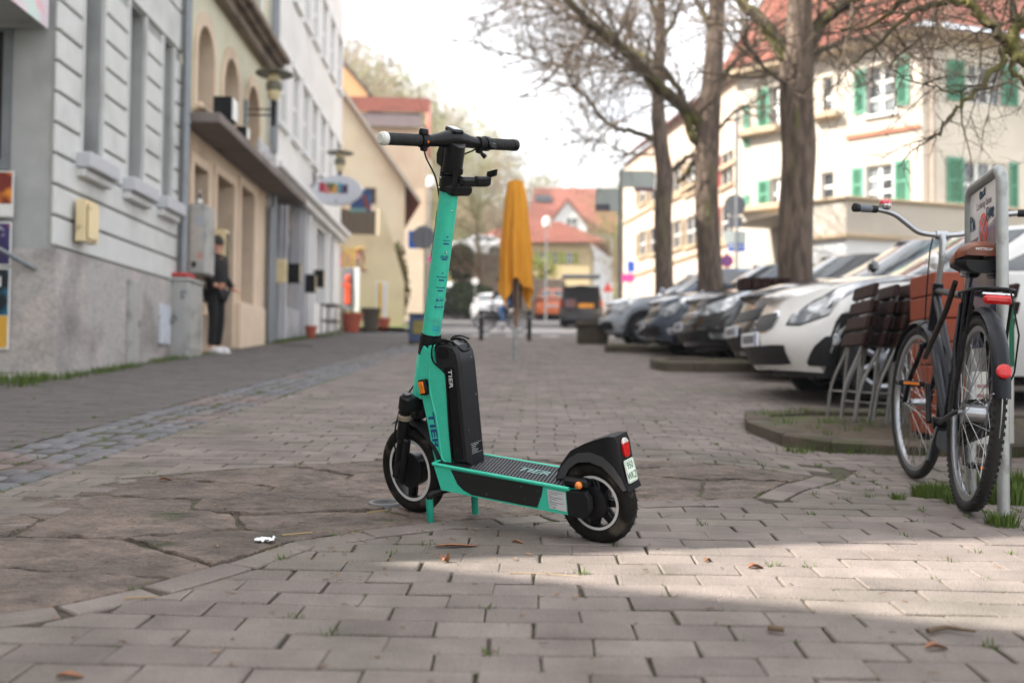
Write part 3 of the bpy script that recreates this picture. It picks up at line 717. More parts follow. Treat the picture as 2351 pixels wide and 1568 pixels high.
def shutter(parent, x0, x1, z0, z1, m, y=-.05):
    b = MB(); fr = .07
    b.bx(x0, x0 + fr, y, y + .04, z0, z1); b.bx(x1 - fr, x1, y, y + .04, z0, z1); b.bx(x0 + fr, x1 - fr, y, y + .04, z0, z0 + fr); b.bx(x0 + fr, x1 - fr, y, y + .04, z1 - fr, z1); b.bx(x0 + fr, x1 - fr, y, y + .04, (z0 + z1) / 2 - .03, (z0 + z1) / 2 + .03)
    o = b.build('shutter', m, parent, 0); l = MB(); n_ = 14
    for k in range(n_):
        zz = z0 + fr + (z1 - z0 - 2 * fr) * (k + .5) / n_; l.box(((x0 + x1) / 2, y + .022, zz), (x1 - x0 - 2 * fr, .012, (z1 - z0) / n_ * .95), (R(35), 0, 0))
    stuff(l.build('louvres', m, o, 0)); return o
def tiled(name, parent, a, b_, c, d, m, nu, nv, th=.05):
    """roof plane a-b (eave) to d-c (ridge): rows of overlapping tiles"""
    a, b_, c, d = map(Vector, (a, b_, c, d)); n_ = (b_ - a).cross(d - a).normalized()
    if n_.z < 0: n_ = -n_
    M_ = MB()
    for j in range(nv):
        v0, v1 = j / nv, min(1, (j + 1.25) / nv); k0 = (j % 2) * .5
        l0, l1 = a.lerp(d, v0), a.lerp(d, v1); r0, r1 = b_.lerp(c, v0), b_.lerp(c, v1)
        for i in range(nu):
            u0, u1 = max(0, (i - k0 + .04) / nu), min(1, (i - k0 + .96) / nu)
            if i == nu - 1: u1 = 1
            p, q, s_, t = l0.lerp(r0, u0) + n_ * th, l0.lerp(r0, u1) + n_ * th, l1.lerp(r1, u1) + n_ * .004, l1.lerp(r1, u0) + n_ * .004
            M_.add([p, q, s_, t, p - n_ * th, q - n_ * th], [(0, 1, 2, 3), (0, 4, 5, 1)])
    M_.quad(a, b_, c, d)
    return M_.build(name, m, parent, 0, fix=False)

# ---- cream corner house with green shutters
FL = Face(2118, 26, (.72, -.69)); FR = Face(2118, 26, (.954, .301))
house = FL.root('cream_corner_house', 'cream corner house with green shutters and orange tiled roof behind the trees')
ze = FL.loc(2118, 74)[1]; xl = FL.loc(1690, 300)[0]
wins = [(1987, 2050, 378, 470), (1990, 2055, 150, 262), (1885, 1914, 395, 462), (1889, 1911, 178, 272), (1770, 1800, 408, 480), (1770, 1798, 196, 296)]
H_ = [FL.rect(*t) for t in wins]
b = MB(); facade(b, xl, 0, -.6, ze, H_, .22); b.build('wall', m_cream2, house, 0)
for i, h in enumerate(H_):
    window(house, *h, .13, m_whitef, 2 if i not in (2, 3) else 1, 3 if i < 2 else 2, .09, m_pglass)
    MB().bx(h[0] - .08, h[1] + .08, -.1, 0, h[2] - .09, h[2] - .002, .01).build('window_sill', m_stone if i > 1 else m_whitef, house)
    if i < 2:
        MB().bx(h[0] - .06, h[0] - .002, -.03, 0, h[2], h[3] + .06).build('window_trim', m_whitef, house, 0); MB().bx(h[1] + .002, h[1] + .06, -.03, 0, h[2], h[3] + .06).build('window_trim', m_whitef, house, 0)
for t in ((1955, 1984, 385, 466), (2053, 2088, 368, 466), (1961, 1989, 161, 262), (2057, 2088, 132, 242), (1740, 1767, 414, 480), (1740, 1767, 203, 295), (1708, 1720, 447, 484), (1708, 1720, 248, 338)):
    x0, x1, z0, z1 = FL.rect(*t); shutter(house, x0, x1, z0, z1, m_shut)
for X0, X1, Y in ((1702, 1800, 484), (1700, 1796, 312), (1870, 1930, 272)):
    x0, z0 = FL.loc(X0, Y); x1, _ = FL.loc(X1, Y); MB().bx(x0, x1, -.3, 0, z0 - .1, z0 + .08, .02).build('balcony_ledge', m_stone, house)
x0, z0 = FL.loc(2112, 290); x1, _ = FL.loc(1944, 300); MB().bx(x1, x0, -.08, 0, z0 - .05, z0 + .05).build('red_ledge', mat('terracotta', (176, 108, 84), .8), house, 0)
# the end of the house on the right, in the shade
def toFL(x, y, z):
    """from the right face's frame to the house's own frame"""
    w_ = FR.dr * x - FR.n * y; return Vector((w_.dot(FL.dr), -w_.dot(FL.n), z))
MR = Matrix.Rotation(FR.rz - FL.rz, 4, 'Z')
HR = [FR.rect(*t) for t in ((2213, 2310, 372, 480), (2222, 2300, 150, 240))]
b = MB(MR); facade(b, 0, 9.5, -.6, ze, HR, .2); b.build('end_wall', m_cream3, house, 0)
def built(fn, *a, **k):
    """build in the right face's frame"""
    o = fn(*a, **k); o.matrix_local = MR; return o
for h in HR: built(window, house, *h, .1, m_whitef, 3, 2, .1, m_pglass); 
for t in ((2172, 2211, 362, 469), (2316, 2336, 374, 482), (2172, 2214, 140, 232), (2298, 2336, 152, 244)):
    x0, x1, z0, z1 = FR.rect(*t); built(shutter, house, x0, x1, z0, z1, m_shut)
b = MB(MR); b.tube([(.25, -.1, 0), (.25, -.1, ze)], .06, 8); b.build('downpipe', mat('brown_pipe', (150, 136, 124), .6), house)
bk = [FL.dr * xl, Vector((0, 0, 0)), FR.dr * 9.5]; back = [p + Vector((.42, .9, 0)) * 9 for p in bk]
toL = lambda p, z: Vector((p.dot(FL.dr), -p.dot(FL.n), z))
b = MB(); b.quad(toL(bk[0], -.6), toL(back[0], -.6), toL(back[0], ze), toL(bk[0], ze)); b.quad(toL(bk[2], -.6), toL(back[2], -.6), toL(back[2], ze), toL(bk[2], ze)); b.build('back_walls', m_cream3, house, 0)
ov = [bk[0] + FL.n * .45 - FL.dr * .3, FL.n * .45 + FR.n * .45, bk[2] + FR.n * .45 + FR.dr * .3]; rd = [p + Vector((.42, .9, 0)) * 6.5 for p in bk]
tiled('roof', house, toL(ov[0], ze + .05), toL(ov[1], ze + .05), toL(rd[1], ze + 5.2), toL(rd[0], ze + 5.2), m_roof, 34, 26)
tiled('roof', house, toL(ov[1], ze + .05), toL(ov[2], ze + .05), toL(rd[2], ze + 5.2), toL(rd[1], ze + 5.2), m_roof, 44, 26)
b = MB(); b.bx(xl - .3, .2, -.42, 0, ze - .12, ze + .03); b.build('eaves', m_stone, house, 0); b = MB(MR); b.bx(-.2, 9.8, -.42, 0, ze - .12, ze + .025); b.build('eaves', m_stone, house, 0)
# low wing in front of it
FQ = Face(1942, 24, (.954, .301)); FQl = Face(1942, 24, (.72, -.69))
wing = FQ.root('terrace_wing', 'low cream terrace wing with white ground floor below the green shutters')
zt1 = FQ.loc(1942, 458)[1]; zl = FQ.loc(1942, 536)[1]; LQ = FQ.loc(2351, 500)[0] + 2
ML = Matrix.Rotation(FQl.rz - FQ.rz, 4, 'Z'); x_l = FQl.loc(1852, 500)[0]
m_wht = mat('white_paint_wall', (210, 210, 208), .8, var=.03, scale=2)
b = MB(); facade(b, 0, LQ, zl, zt1, [], .2); b.M = ML; facade(b, x_l, 0, zl, zt1, [], .2); b.M = None; b.quad((0, 0, zt1), (LQ, 0, zt1), (LQ, 5, zt1), (-.5, 5, zt1)); b.build('parapet_wall', m_cream2, wing, 0)
b = MB(); facade(b, 0.0, LQ, -.6, zl - .12, [(1.1, 2.0, 1.2, 1.55)], .2, .02); b.M = ML; facade(b, x_l, 0, -.6, zl - .12, [], .2, .02); b.build('ground_floor_wall', m_wht, wing, 0)
b = MB(); b.bx(-.1, LQ, -.12, .05, zl - .12, zl, .02); b.M = ML; b.bx(x_l, .05, -.12, .05, zl - .12, zl - .003, .02); b.build('ledge', m_stone, wing)
b = MB(); b.bx(-.08, LQ, -.1, .1, zt1, zt1 + .08, .02); b.M = ML; b.bx(x_l, .05, -.1, .1, zt1, zt1 + .077, .02); b.build('coping', m_stone, wing)

# ---- pink house with red shutters, seen between the trunks
p0, p1 = gp(1430, 52), gp(1712, 35.5); FJ = Face(1712, 35.5, (p1 - p0)[:2])
pink = FJ.root('pink_house', 'pinkish beige house with red shutters between the tree trunks')
m_pink = mat('pink_stucco', (188, 172, 156), .88, var=.06, scale=1.5, dirt=((180, 150, 128), (.45, .8), .6))
zj = FJ.loc(1640, 215)[1]; xj = FJ.loc(1432, 500)[0]; HJ = []
for X in (1655, 1610, 1575, 1545, 1518, 1492, 1468):
    for Y in (350, 470): HJ.append(FJ.rect(X, X + (1700 - 1655) * (X - 1100) / 900, Y + (1655 - X) * .32, Y + 76 + (1655 - X) * .22))
HJ = [h for h in HJ if h[3] > h[2] + .3]
b = MB(); facade(b, xj, .3, -.8, zj, HJ, .2); shell(b, xj, .3, 0, 9, -.8, zj); b.build('wall', m_pink, pink, 0)
for h in HJ:
    window(pink, *h, .1, m_whitef, 2, 2, .07); shutter(pink, h[0] - .55, h[0] - .02, h[2], h[3], m_redsh if h[0] > -2.6 else m_stone); MB().bx(h[0] - .1, h[1] + .1, -.12, 0, h[2] - .12, h[2] - .002).build('window_sill', m_stone, pink, 0)
for z in (zj * .35, zj * .66): MB().bx(xj, .3, -.1, 0, z, z + .14).build('ledge', m_stone, pink, 0)
tiled('roof', pink, (xj - .3, -.4, zj), (.7, -.4, zj), (.7, 4.5, zj + 3.2), (xj - .3, 4.5, zj + 3.2), m_roof, 40, 22)
b = MB(); b.prism([(-.2, zj), (9, zj), (4.5, zj + 3.2)], (.3, 0, 0), (0, 1, 0), (0, 0, 1), 0, .02); b.build('gable', m_pink, pink, 0)

# ---- gable house beyond the side street on the left
dr = Vector((.98, .19)); FG = Face(926, 37.5, dr); gab = FG.root('gable_house', 'cream gabled house with brown shutters beyond the side street')
m_gab = mat('gable_cream', (216, 200, 174), .88, var=.05, scale=1.2, dirt=((204, 176, 146), (.45, .8), .5))
zE = FG.loc(926, 425)[1]; xr_ = 0.; xlg = FG.loc(690, 300)[0]; zR = FG.loc(780, 212)[1]; xp_ = FG.loc(780, 212)[0]; sl = (zR - zE) / (0 - xp_); xk = -4.9; zk = zE + sl * 4.9
b = MB(); b.prism([(-9.8, -1.5), (0, -1.5), (0, zE), (xk, zk), (-9.8, zE)], (0, 0, 0), (1, 0, 0), (0, 0, 1), 0, -.02); b.build('gable_wall', m_gab, gab, 0)
HS = [(1.2, 1.9, 3.1, 4.6), (3.6, 4.3, 3.1, 4.6), (6, 6.7, 3.1, 4.6), (2.2, 2.9, .8, 2.1), (5, 5.7, .8, 2.1)]
MS = Matrix.Rotation(PI / 2, 4, 'Z')
b = MB(MS); facade(b, 0, 10, -1.5, zE, HS, .2); b.build('street_wall', mat('gable_side', (214, 186, 150), .88, var=.06, scale=1.2), gab, 0)
for h in HS:
    o = window(gab, *h, .12, m_brnsh, 2, 2, .07); o.matrix_local = MS
    o = shutter(gab, h[0] - .5, h[0] - .02, h[2], h[3], m_brnsh); o.matrix_local = MS
for sx_, nm in ((1, 'roof'), (-1, 'roof')):
    e = (xk + sx_ * 5.45, zE - sl * .55)
    a, c = Vector((e[0], -.3, e[1] + .05)), Vector((xk, -.3, zk + .1)); q = Vector((0, 10.6, 0))
    if sx_ > 0: tiled(nm, gab, a, a + q, c + q, c, m_roof, 40, 24)
    else: tiled(nm, gab, a + q, a, c, c + q, m_roof, 40, 24)
    MB().prism([(xk, zk + .06), (e[0], e[1] + .0), (e[0], e[1] + .2), (xk, zk + .26)], (0, -.34, 0), w0=.0, w1=-.06).build('barge_board', mat('barge_board', (176, 166, 152), .7), gab, 0)
x0, x1, z0, z1 = FG.rect(838, 862, 432, 468); shutter(gab, x0, x1, z0, z1, m_brnsh)
b = MB(); b.bx(x0 - .95, x0 - .05, -.02, 0, z0, z1); b.build('window_frame', m_whitef, gab, 0); MB().bx(x0 - .88, x0 - .12, -.03, -.022, z0 + .06, z1 - .06).build('pane', m_glass, gab, 0)
# lean-to in front of the gable, with graffiti
FA = Face(866, 33.5, (.98, .19)); ann = FA.root('garden_wall', 'cream garden wall with pink graffiti below a dark wooden screen', 'wall')
m_annex = mat('annex_cream', (212, 196, 164), .88, var=.06, scale=1.5, dirt=((190, 168, 136), (.45, .8), .6))
za_ = FA.loc(866, 540)[1]; xla = FA.loc(740, 540)[0]; zt_ = FA.loc(850, 482)[1]
b = MB(); b.prism([(xla, -1.2), (.9, -1.2), (.9, za_ * .5), (0.15, za_ + .9), (0, za_ + .9), (0, za_), (xla, za_)], (0, 0, 0), (1, 0, 0), (0, 0, 1), 0, -.35); b.build('wall', m_annex, ann, 0)
m_scr = mat('dark_wood_screen', (78, 66, 54), .8, var=.3, scale=3, stretch=(9, 9, 1))
k = int((0 - xla) / .16)
for i in range(k): MB().bx(xla + i * .16, xla + i * .16 + .15, .05, .08, za_ + .002, zt_ + .03 * math.sin(i * 2.3)).build('screen_board', m_scr, ann, 0)
for i, (col, wob) in enumerate((((214, 96, 160), 0), ((222, 196, 96), .35))):
    b = MB(); gx0, gz0 = FA.loc(772, 590)
    for j, lt in enumerate(([(0, .1), (.35, .3), (.35, .6), (0, .75), (.1, 1), (.4, 1)], [(.6, 0), (.5, .5), (.75, .9), (.95, .4), (.7, .05)], [(1.05, 1), (1.25, .5), (1.45, 1), (1.25, .5), (1.25, 0)], [(1.5, .9), (1.95, .95), (1.7, .9), (1.75, 0)], [(2.3, 1), (2.0, .85), (2.2, .5), (2.0, .1), (2.4, 0)])):
        pts = [(gx0 + x * .42 + wob * .1, -.02 - .004 * i, gz0 - .45 + z * .75 + wob * .12) for x, z in lt]; b.tube(smoothpath(pts, 4), .05, 5, squash=(1, .15))
    b.build('graffiti', mat('spray_%d' % i, col, .7), ann)
# red roofed house behind the gable house
FE = Face(972, 52, (1, .05)); eh = FE.root('red_roof_house', 'tall house with red tiled roof and dark lower skirt behind the gable house')
z1_, z2_, z3_ = FE.loc(900, 292)[1], FE.loc(900, 255)[1], FE.loc(900, 208)[1]; xe = FE.loc(740, 300)[0]
b = MB(); facade(b, xe, 0, -2, z1_, [], .2); b.quad((0, 0, -2), (0, 9, -2), (0, 9, z1_), (0, 0, z1_)); b.build('wall', m_gab, eh, 0)
tiled('lower_roof', eh, (xe, -.5, z1_ - .1), (-.15, -.5, z1_ - .1), (-.3, .4, z2_), (xe, .4, z2_), m_roofd, 40, 6)
tiled('roof', eh, (xe, .2, z2_), (.1, .2, z2_), (.1, 3.2, z3_ + .5), (xe, 3.2, z3_ + .5), m_roof, 44, 16)
b = MB(); b.prism([(-.4, z1_ - 1), (3, z1_ - 1), (3, z3_ + .3), (.2, z2_)], (0, 0, 0), (0, 1, 0), (0, 0, 1), 0, .15); b.build('gable_edge', mat('pink_edge', (206, 130, 112), .8), eh, 0)
fo = Face(843, 58, (1, .1)); oh = fo.root('orange_gable_house', 'steep orange gable peeking over the cream gable house'); (xa, za2), (xb2, zb2) = fo.loc(843, 214), fo.loc(760, 118)
s2 = (zb2 - za2) / (xb2 - xa); pk = xb2 - 3
b = MB(); b.prism([(pk * 2, -2), (xa, -2), (xa, za2), (pk, za2 + s2 * (pk - xa)), (pk * 2 - xa, za2)], w0=0, w1=-.3); b.build('gable_wall', mat('orange_render', (226, 178, 128), .88, var=.05), oh, 0)
tiled('roof', oh, (xa + .8, -.4, za2 + .12 - s2 * -.8), (xa + .8, 8, za2 + .12 + s2 * .8), (pk, 8, za2 + s2 * (pk - xa) + .12), (pk, -.4, za2 + s2 * (pk - xa) + .12), m_roofd, 20, 16)

# ---- yellow house and the white gabled house on the rise ahead
FY = Face(1352, 72, (1, -.12)); yh = FY.root('yellow_house', 'yellow house with hipped red roof on the rise at the end of the street')
m_yel = mat('yellow_render', (196, 176, 134), .88, var=.04, scale=.8)
zy, zy2 = FY.loc(1250, 556)[1], FY.loc(1250, 503)[1]; xy = FY.loc(1085, 600)[0]
HY = [FY.rect(X, X + 16, 578, 606) for X in (1108, 1140, 1240, 1262)] + [FY.rect(X, X + 14, 580, 606) for X in (1300,)]
b = MB(); facade(b, xy, 0, -2, zy, HY, .2); shell(b, xy, 0, 0, 9, -2, zy); b.build('wall', m_yel, yh, 0)
m_gsh = mat('olive_shutter', (172, 178, 96), .7)
for h in HY: window(yh, *h, .1, m_whitef, 2, 2, .08); shutter(yh, h[0] - .45, h[0] - .02, h[2], h[3], m_gsh); shutter(yh, h[1] + .02, h[1] + .45, h[2], h[3], m_gsh)
xr2 = FY.loc(1398, 560)[0]
tiled('roof', yh, (xy - .5, -.6, zy - .1), (xr2, -.6, zy - .1), (-2.6, 4.5, zy2 + .5), (xy + 2.5, 4.5, zy2 + .5), m_roof, 60, 20)
tiled('roof', yh, (xr2, -.6, zy - .1), (xr2, 9.6, zy - .1), (-2.6, 4.6, zy2 + .5), (-2.6, 4.5, zy2 + .5), m_roof, 30, 20)
FW2 = Face(1400, 92, (1, -.05)); wh = FW2.root('white_gable_house', 'large red roofed house with white dormer gable behind the yellow house')
x0, z0 = FW2.loc(1212, 530); x1, z1 = FW2.loc(1385, 424)
b = MB(); b.bx(x0, x1 + 1, 1.5, 9, -4, z0 + .3); b.build('wall', m_wht, wh, 0)
tiled('roof', wh, (x0 - .4, .9, z0), (x1 + 1.4, .9, z0), (x1 + 1.4, 6, z1 + .8), (x0 + .4, 6, z1 + .8), m_roof, 60, 24)
xa, za3 = FW2.loc(1258, 520); xb3, _ = FW2.loc(1348, 520); xm3, zm3 = FW2.loc(1303, 462)
b = MB(); b.prism([(xa, za3 - 1.2), (xb3, za3 - 1.2), (xb3, za3), (xm3, zm3), (xa, za3)], (0, .3, 0), w0=0, w1=-4.5); b.build('dormer_gable', m_wht, wh, 0)
for sgn, xe3 in ((1, xb3), (-1, xa)): b = MB(); b.prism([(xe3 + sgn * .4, za3 - .35), (xm3, zm3 + .05), (xm3, zm3 + .4), (xe3 + sgn * .4, za3)], (0, .1, 0), w0=0, w1=-4.8); b.build('dormer_roof', m_roof, wh, 0)
window(wh, xm3 - .1, xm3 + .9, za3 - .6, za3 + .9, .27, m_whitef, 2, 2, .08); xs3, zs3 = FW2.loc(1245, 446); MB().box((xs3, 4.4, zs3 + .35), (1.6, .9, .12), (R(52), 0, 0)).build('skylight', m_glass, wh, 0)
# retaining wall with dark arch, below the yellow house
FT = Face(1285, 60, (1, -.1)); rw = FT.root('retaining_wall', 'weathered stone retaining wall with dark arch below the yellow house', 'wall')
m_rub = mat('rubble_wall', (150, 138, 122), .9, var=.25, scale=4, bump=.5, bscale=8, dirt=((110, 104, 92), (.45, .65), .6))
xw = FT.loc(1040, 620)[0]; zw = FT.loc(1085, 588)[1]; zw2 = FT.loc(1280, 640)[1]; ax, az = FT.loc(1272, 690)
b = MB(); facade(b, ax - 1.2, ax + .6, -2, zw2, [(ax - .7, ax + .25, -1.9, 1.7, 1.)], 1.5); b.prism([(xw, -2), (ax - 1.2, -2), (ax - 1.2, zw2), (xw + 3.5, zw), (xw, zw)], (0, 0, 0), (1, 0, 0), (0, 0, 1), 0, -.6); b.build('masonry', m_rub, rw, 0)
rr = random.Random(5)
for i in range(26):
    x = xw + (ax - 1.2 - xw) * i / 26; w_ = (ax - 1.2 - xw) / 26; zz = zw if x < xw + 3.5 else zw + (zw2 - zw) * (x - xw - 3.5) / (ax - 1.2 - xw - 3.5)
    MB().bx(x + .02, x + w_ - .02, -.08, .6, zz - .02, zz + .16 + rr.uniform(0, .05), .02).build('coping_stone', m_rub, rw)
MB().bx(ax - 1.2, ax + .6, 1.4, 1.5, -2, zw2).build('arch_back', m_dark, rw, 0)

# ---- wooded hill
def hz_(x, y):
    h = 2 + (y - 62) * .17 + max(0, 10 - x) * .58 + 1.2 * math.sin(x * .11 + y * .07) - max(0, x - 12) * .05
    k = sstep(0, 26, y - (66 if x < -6 else 66 + 36 * sstep(-6, 2, x)))
    return gz(x, y) - .15 + k * max(0, h - gz(x, y) + .15)
b = MB(); b.grid(lambda u, v: (lambda x, y: (x, y, hz_(x, y)))(-75 + u * 150, 58 + v * 138), 60, 50); hill = struct(b.build('hill', mat('leaf_litter', (150, 128, 96), .95, var=.25, scale=.4, col2=(120, 118, 70), cpos=(.45, .6), cscale=.12), None, 30))
rr = random.Random(21); m_w1 = mat('bare_twigs', (126, 104, 78), .9, var=.15, scale=.3, island=.35, col2=(132, 136, 84), cpos=(.46, .56), cscale=.07)
wood = MB(); trunks = MB(); tc_ = 0
while tc_ < 420:
    x = rr.uniform(-62, 70); y = 74 + 95 * rr.random() ** 1.3
    if x > 14 + (y - 74) * .2 and rr.random() < .55: continue
    X_ = x / y
    if x > -4 and y < 104 or x < -4 and y < 80: continue
    if X_ < -.26 or X_ > .36: continue
    z = hz_(x, y); h = rr.uniform(8, 13.5); cr = h * rr.uniform(.22, .34); tc_ += 1
    trunks.tube([(x, y, z - .3), (x + rr.uniform(-.3, .3), y, z + h * .5), (x + rr.uniform(-.6, .6), y, z + h * .95)], [.08, .06, .02], 4, False)
    for k in range(230):
        t = rr.random(); ph = rr.uniform(0, 6.283); rad = cr * math.sqrt(rr.random()) * math.sin(PI * min(.97, (.12 + .88 * t))) ** .7
        c = Vector((x + rad * math.cos(ph), y + rad * math.sin(ph), z + h * (.1 + .92 * t)))
        d = Vector((math.cos(ph) * .7, math.sin(ph) * .7, rr.uniform(-.5, 1.0))).normalized() * rr.uniform(.4, 1.0); s_ = Vector((rr.uniform(-1, 1), rr.uniform(-1, 1), rr.uniform(-1, 1))).normalized() * rr.uniform(.05, .16)
        wood.add([c, c + d + s_ * .2, c + s_], [(0, 1, 2)])
o = trunks.build('far_wood_trunks', mat('far_bark', (146, 126, 104), .9), None, 0, False); w_ = wood.build('far_wood', m_w1, None, 0, False)
stuff(w_, 'bare brown and olive wood covering the hillside behind the houses', 'wood'); o.parent = w_; stuff(o)
# ================================================================ the bare street trees
m_bark = mat('bark', (104, 89, 77), .95, var=.3, scale=7, bump=1., bscale=14, stretch=(3, 3, .55), col2=(74, 62, 53), cpos=(.45, .6), cscale=5, dirt=((96, 92, 58), (.62, .74), 2.0))
m_limb = mat('mossy_bark', (74, 65, 52), .95, var=.3, scale=9, bump=.7, bscale=24, col2=(96, 92, 46), cpos=(.48, .62), cscale=3)
m_twig = mat('twig_bark', (94, 80, 66), .9, var=.2, scale=6, island=.2)
TR = random.Random(11)
def rv(a=1.): return Vector((TR.gauss(0, a), TR.gauss(0, a), TR.gauss(0, a)))
def grow(mb, p, d, Lg, r, lev, bias=.12):
    """one branch as a bent, tapering tube; returns its points"""
    n_ = (6, 5, 4, 3)[min(3, 3 - lev)] if lev < 4 else 6; P = [p.copy()]; st = Lg / n_; d = d.normalized(); D = []
    for i in range(n_):
        d = (d + rv(.2) + Vector((0, 0, bias))).normalized(); p = p + d * st; P.append(p.copy()); D.append(d.copy())
    mb.tube(P, [r * (1 - .72 * i / n_) for i in range(n_ + 1)], 5 if lev >= 3 else (4 if lev == 2 else 3), False)
    if lev > 0:
        k = {3: 7, 2: 6, 1: 4}[lev]
        for j in range(k):
            t = (j + TR.uniform(.4, 1.1)) / k * (n_ - .2); i = min(n_ - 1, int(t)); q = P[i].lerp(P[i + 1], t - i if t - i < 1 else .9)
            side = rv(1.); side = (side - D[i] * side.dot(D[i])).normalized(); nd = (D[i] * TR.uniform(.35, .9) + side * TR.uniform(.6, 1.1)).normalized()
            grow(mb, q, nd, Lg * TR.uniform(.38, .62), r * TR.uniform(.4, .55), lev - 1, bias * TR.uniform(-.4, 1.1))
    return P
def limb(parent, mb, pts, r0, r1, nsec=14, Ls=1.5, lev=2, name='limb', rs=None, start=.12, bias=.06):
    P = smoothpath(pts, 5); n_ = len(P) - 1
    P = [p + rv(.012) * (1 if 0 < i < n_ else 0) for i, p in enumerate(P)]
    b = MB(); b.tube(P, [r0 + (r1 - r0) * (i / n_) ** .8 for i in range(n_ + 1)], 9, True); b.build(name, m_limb, parent, 60)
    for j in range(nsec):
        t = (start + (1 - start) * (j + TR.random()) / nsec) * n_; i = min(n_ - 1, int(t)); q = P[i].lerp(P[i + 1], t - i); d = (P[i + 1] - P[i]).normalized()
        side = rv(1.); side = (side - d * side.dot(d)).normalized()
        grow(mb, q, (d * TR.uniform(.3, .9) + side).normalized(), Ls * TR.uniform(.6, 1.25), (rs or .020) * TR.uniform(.6, 1.2), lev, bias)
def pix(L_, d): return [at(t[0], t[1], t[2] if len(t) > 2 else d) for t in L_]
def street_tree(label, base, pts, radii, d, limbs):
    g = gp(*base); root = thing('street_tree', label, 'tree', g, 0, 'bare street trees along the parked cars'); off = Matrix.Translation(-g)
    tr = MB(off); P = pix(pts, d); P[0] = g + Vector((0, 0, -.1)); SP = smoothpath(P, 6); n_ = len(SP)
    rad = []
    for i in range(n_):
        t = i / (n_ - 1) * (len(radii) - 1); k = min(len(radii) - 2, int(t)); rad.append(radii[k] + (radii[k + 1] - radii[k]) * (t - k))
    def ring(u, v):
        i = v * (n_ - 1); k = min(n_ - 2, int(i)); c = SP[k].lerp(SP[k + 1], i - k); r_ = rad[k] + (rad[k + 1] - rad[k]) * (i - k); a = 2 * PI * u
        h = c.z; r_ *= 1 + .09 * mnoise.noise(Vector((math.cos(a) * 2.2, math.sin(a) * 2.2, h * 1.1 + d))) + .05 * mnoise.noise(Vector((math.cos(a) * 8, math.sin(a) * 8, h * 1.6))) + (.35 * max(0, .35 - (h - g.z)) ** 1)
        return (c.x + r_ * math.cos(a), c.y + r_ * math.sin(a), h)
    tr.grid(ring, 26, n_ * 3, True); tr.build('trunk', m_bark, root, 60)
    cr = MB(off)
    class Shift:                       # limbs are given in street coordinates
        pass
    for (pl, r0, r1, ns, ls) in limbs:
        LP = [p - g for p in pix(pl, d)]; mb2 = MB(); limb(root, mb2, LP, r0, r1, ns, ls); cr.M = None; cr.add(mb2.v, mb2.f); cr.M = off
    o = cr.build('twigs', m_twig, root, 60, False); stuff(o)
    return root
street_tree('thick trunked bare tree nearest of the row, behind the black car', (1822, 12), [(1822, 844), (1824, 640), (1828, 470), (1832, 340), (1829, 230), (1830, 130), (1836, 30), (1844, -120), (1850, -340)], [.27, .205, .2, .205, .205, .2, .15, .11, .05], 12,
    [([(1818, 150), (1775, 80), (1715, 18, 12.2), (1640, -60, 12.6), (1560, -130, 13)], .12, .04, 16, 1.7), ([(1845, 120), (1890, 50), (1945, 5, 11.6), (2040, -60, 11), (2130, -130, 10.6)], .11, .04, 18, 1.7),
     ([(1846, 150), (1900, 110, 12.3), (1960, 90, 12.8), (2040, 105, 13.2), (2120, 140, 13.6)], .05, .012, 14, 1.1), ([(1838, 30), (1860, -60), (1900, -180)], .09, .03, 10, 1.6), ([(1815, 200), (1760, 160, 11.6), (1700, 90, 11.2)], .035, .01, 8, .9)])
street_tree('bare tree with long mossy limb reaching left, second of the row', (1632, 17), [(1632, 805), (1630, 640), (1623, 480), (1624, 360), (1630, 250), (1640, 120), (1646, 0), (1650, -200), (1652, -420)], [.26, .21, .2, .205, .19, .16, .13, .1, .05], 17,
    [([(1616, 300), (1580, 255), (1520, 205, 16.8), (1450, 132, 16.5), (1400, 90, 16.2), (1345, 45, 16), (1290, -15, 15.8), (1220, -90, 15.5)], .135, .05, 34, 2.2), ([(1610, 345), (1585, 300), (1575, 250), (1540, 180), (1500, 145), (1440, 110, 17.6), (1370, 100, 18), (1290, 110, 18.4)], .09, .02, 28, 1.7),
     ([(1648, 296), (1690, 255), (1735, 232, 16.8), (1776, 205, 16.6)], .035, .012, 6, .8), ([(1650, 190), (1690, 140), (1740, 100, 17.5), (1790, 70, 18), (1850, 20, 18.4)], .06, .02, 12, 1.5), ([(1645, 100), (1610, 20), (1560, -80)], .08, .03, 10, 1.8), ([(1648, 20), (1700, -60), (1760, -160)], .07, .03, 10, 1.7),
     ([(1606, 350), (1575, 400, 17.3), (1556, 420, 17.8)], .05, .04, 3, .5)])
street_tree('slimmer bare tree farthest of the row, by the grey direction signs', (1527, 22), [(1527, 784), (1525, 640), (1522, 500), (1526, 410), (1517, 330), (1511, 240), (1514, 130), (1518, 0), (1520, -200)], [.25, .205, .19, .2, .17, .15, .13, .1, .05], 22,
    [([(1507, 322), (1449, 300), (1416, 297), (1382, 273), (1349, 230), (1316, 197), (1297, 160), (1262, 146), (1182, 127), (1110, 112)], .07, .018, 40, 1.7), ([(1500, 356), (1432, 350), (1366, 320), (1300, 330), (1240, 310)], .03, .01, 12, 1.1), ([(1536, 400), (1566, 372), (1592, 352)], .07, .05, 4, .7),
     ([(1510, 230), (1470, 160), (1420, 90), (1350, 20), (1280, -60)], .08, .03, 30, 2.3), ([(1512, 180), (1450, 120, 22.6), (1360, 60, 23), (1250, 20, 23.6), (1130, 0, 24)], .06, .015, 40, 2.3), ([(1516, 100), (1560, 20), (1600, -80)], .07, .03, 10, 1.8), ([(1516, 60), (1480, -30), (1430, -140)], .07, .03, 10, 2.)])
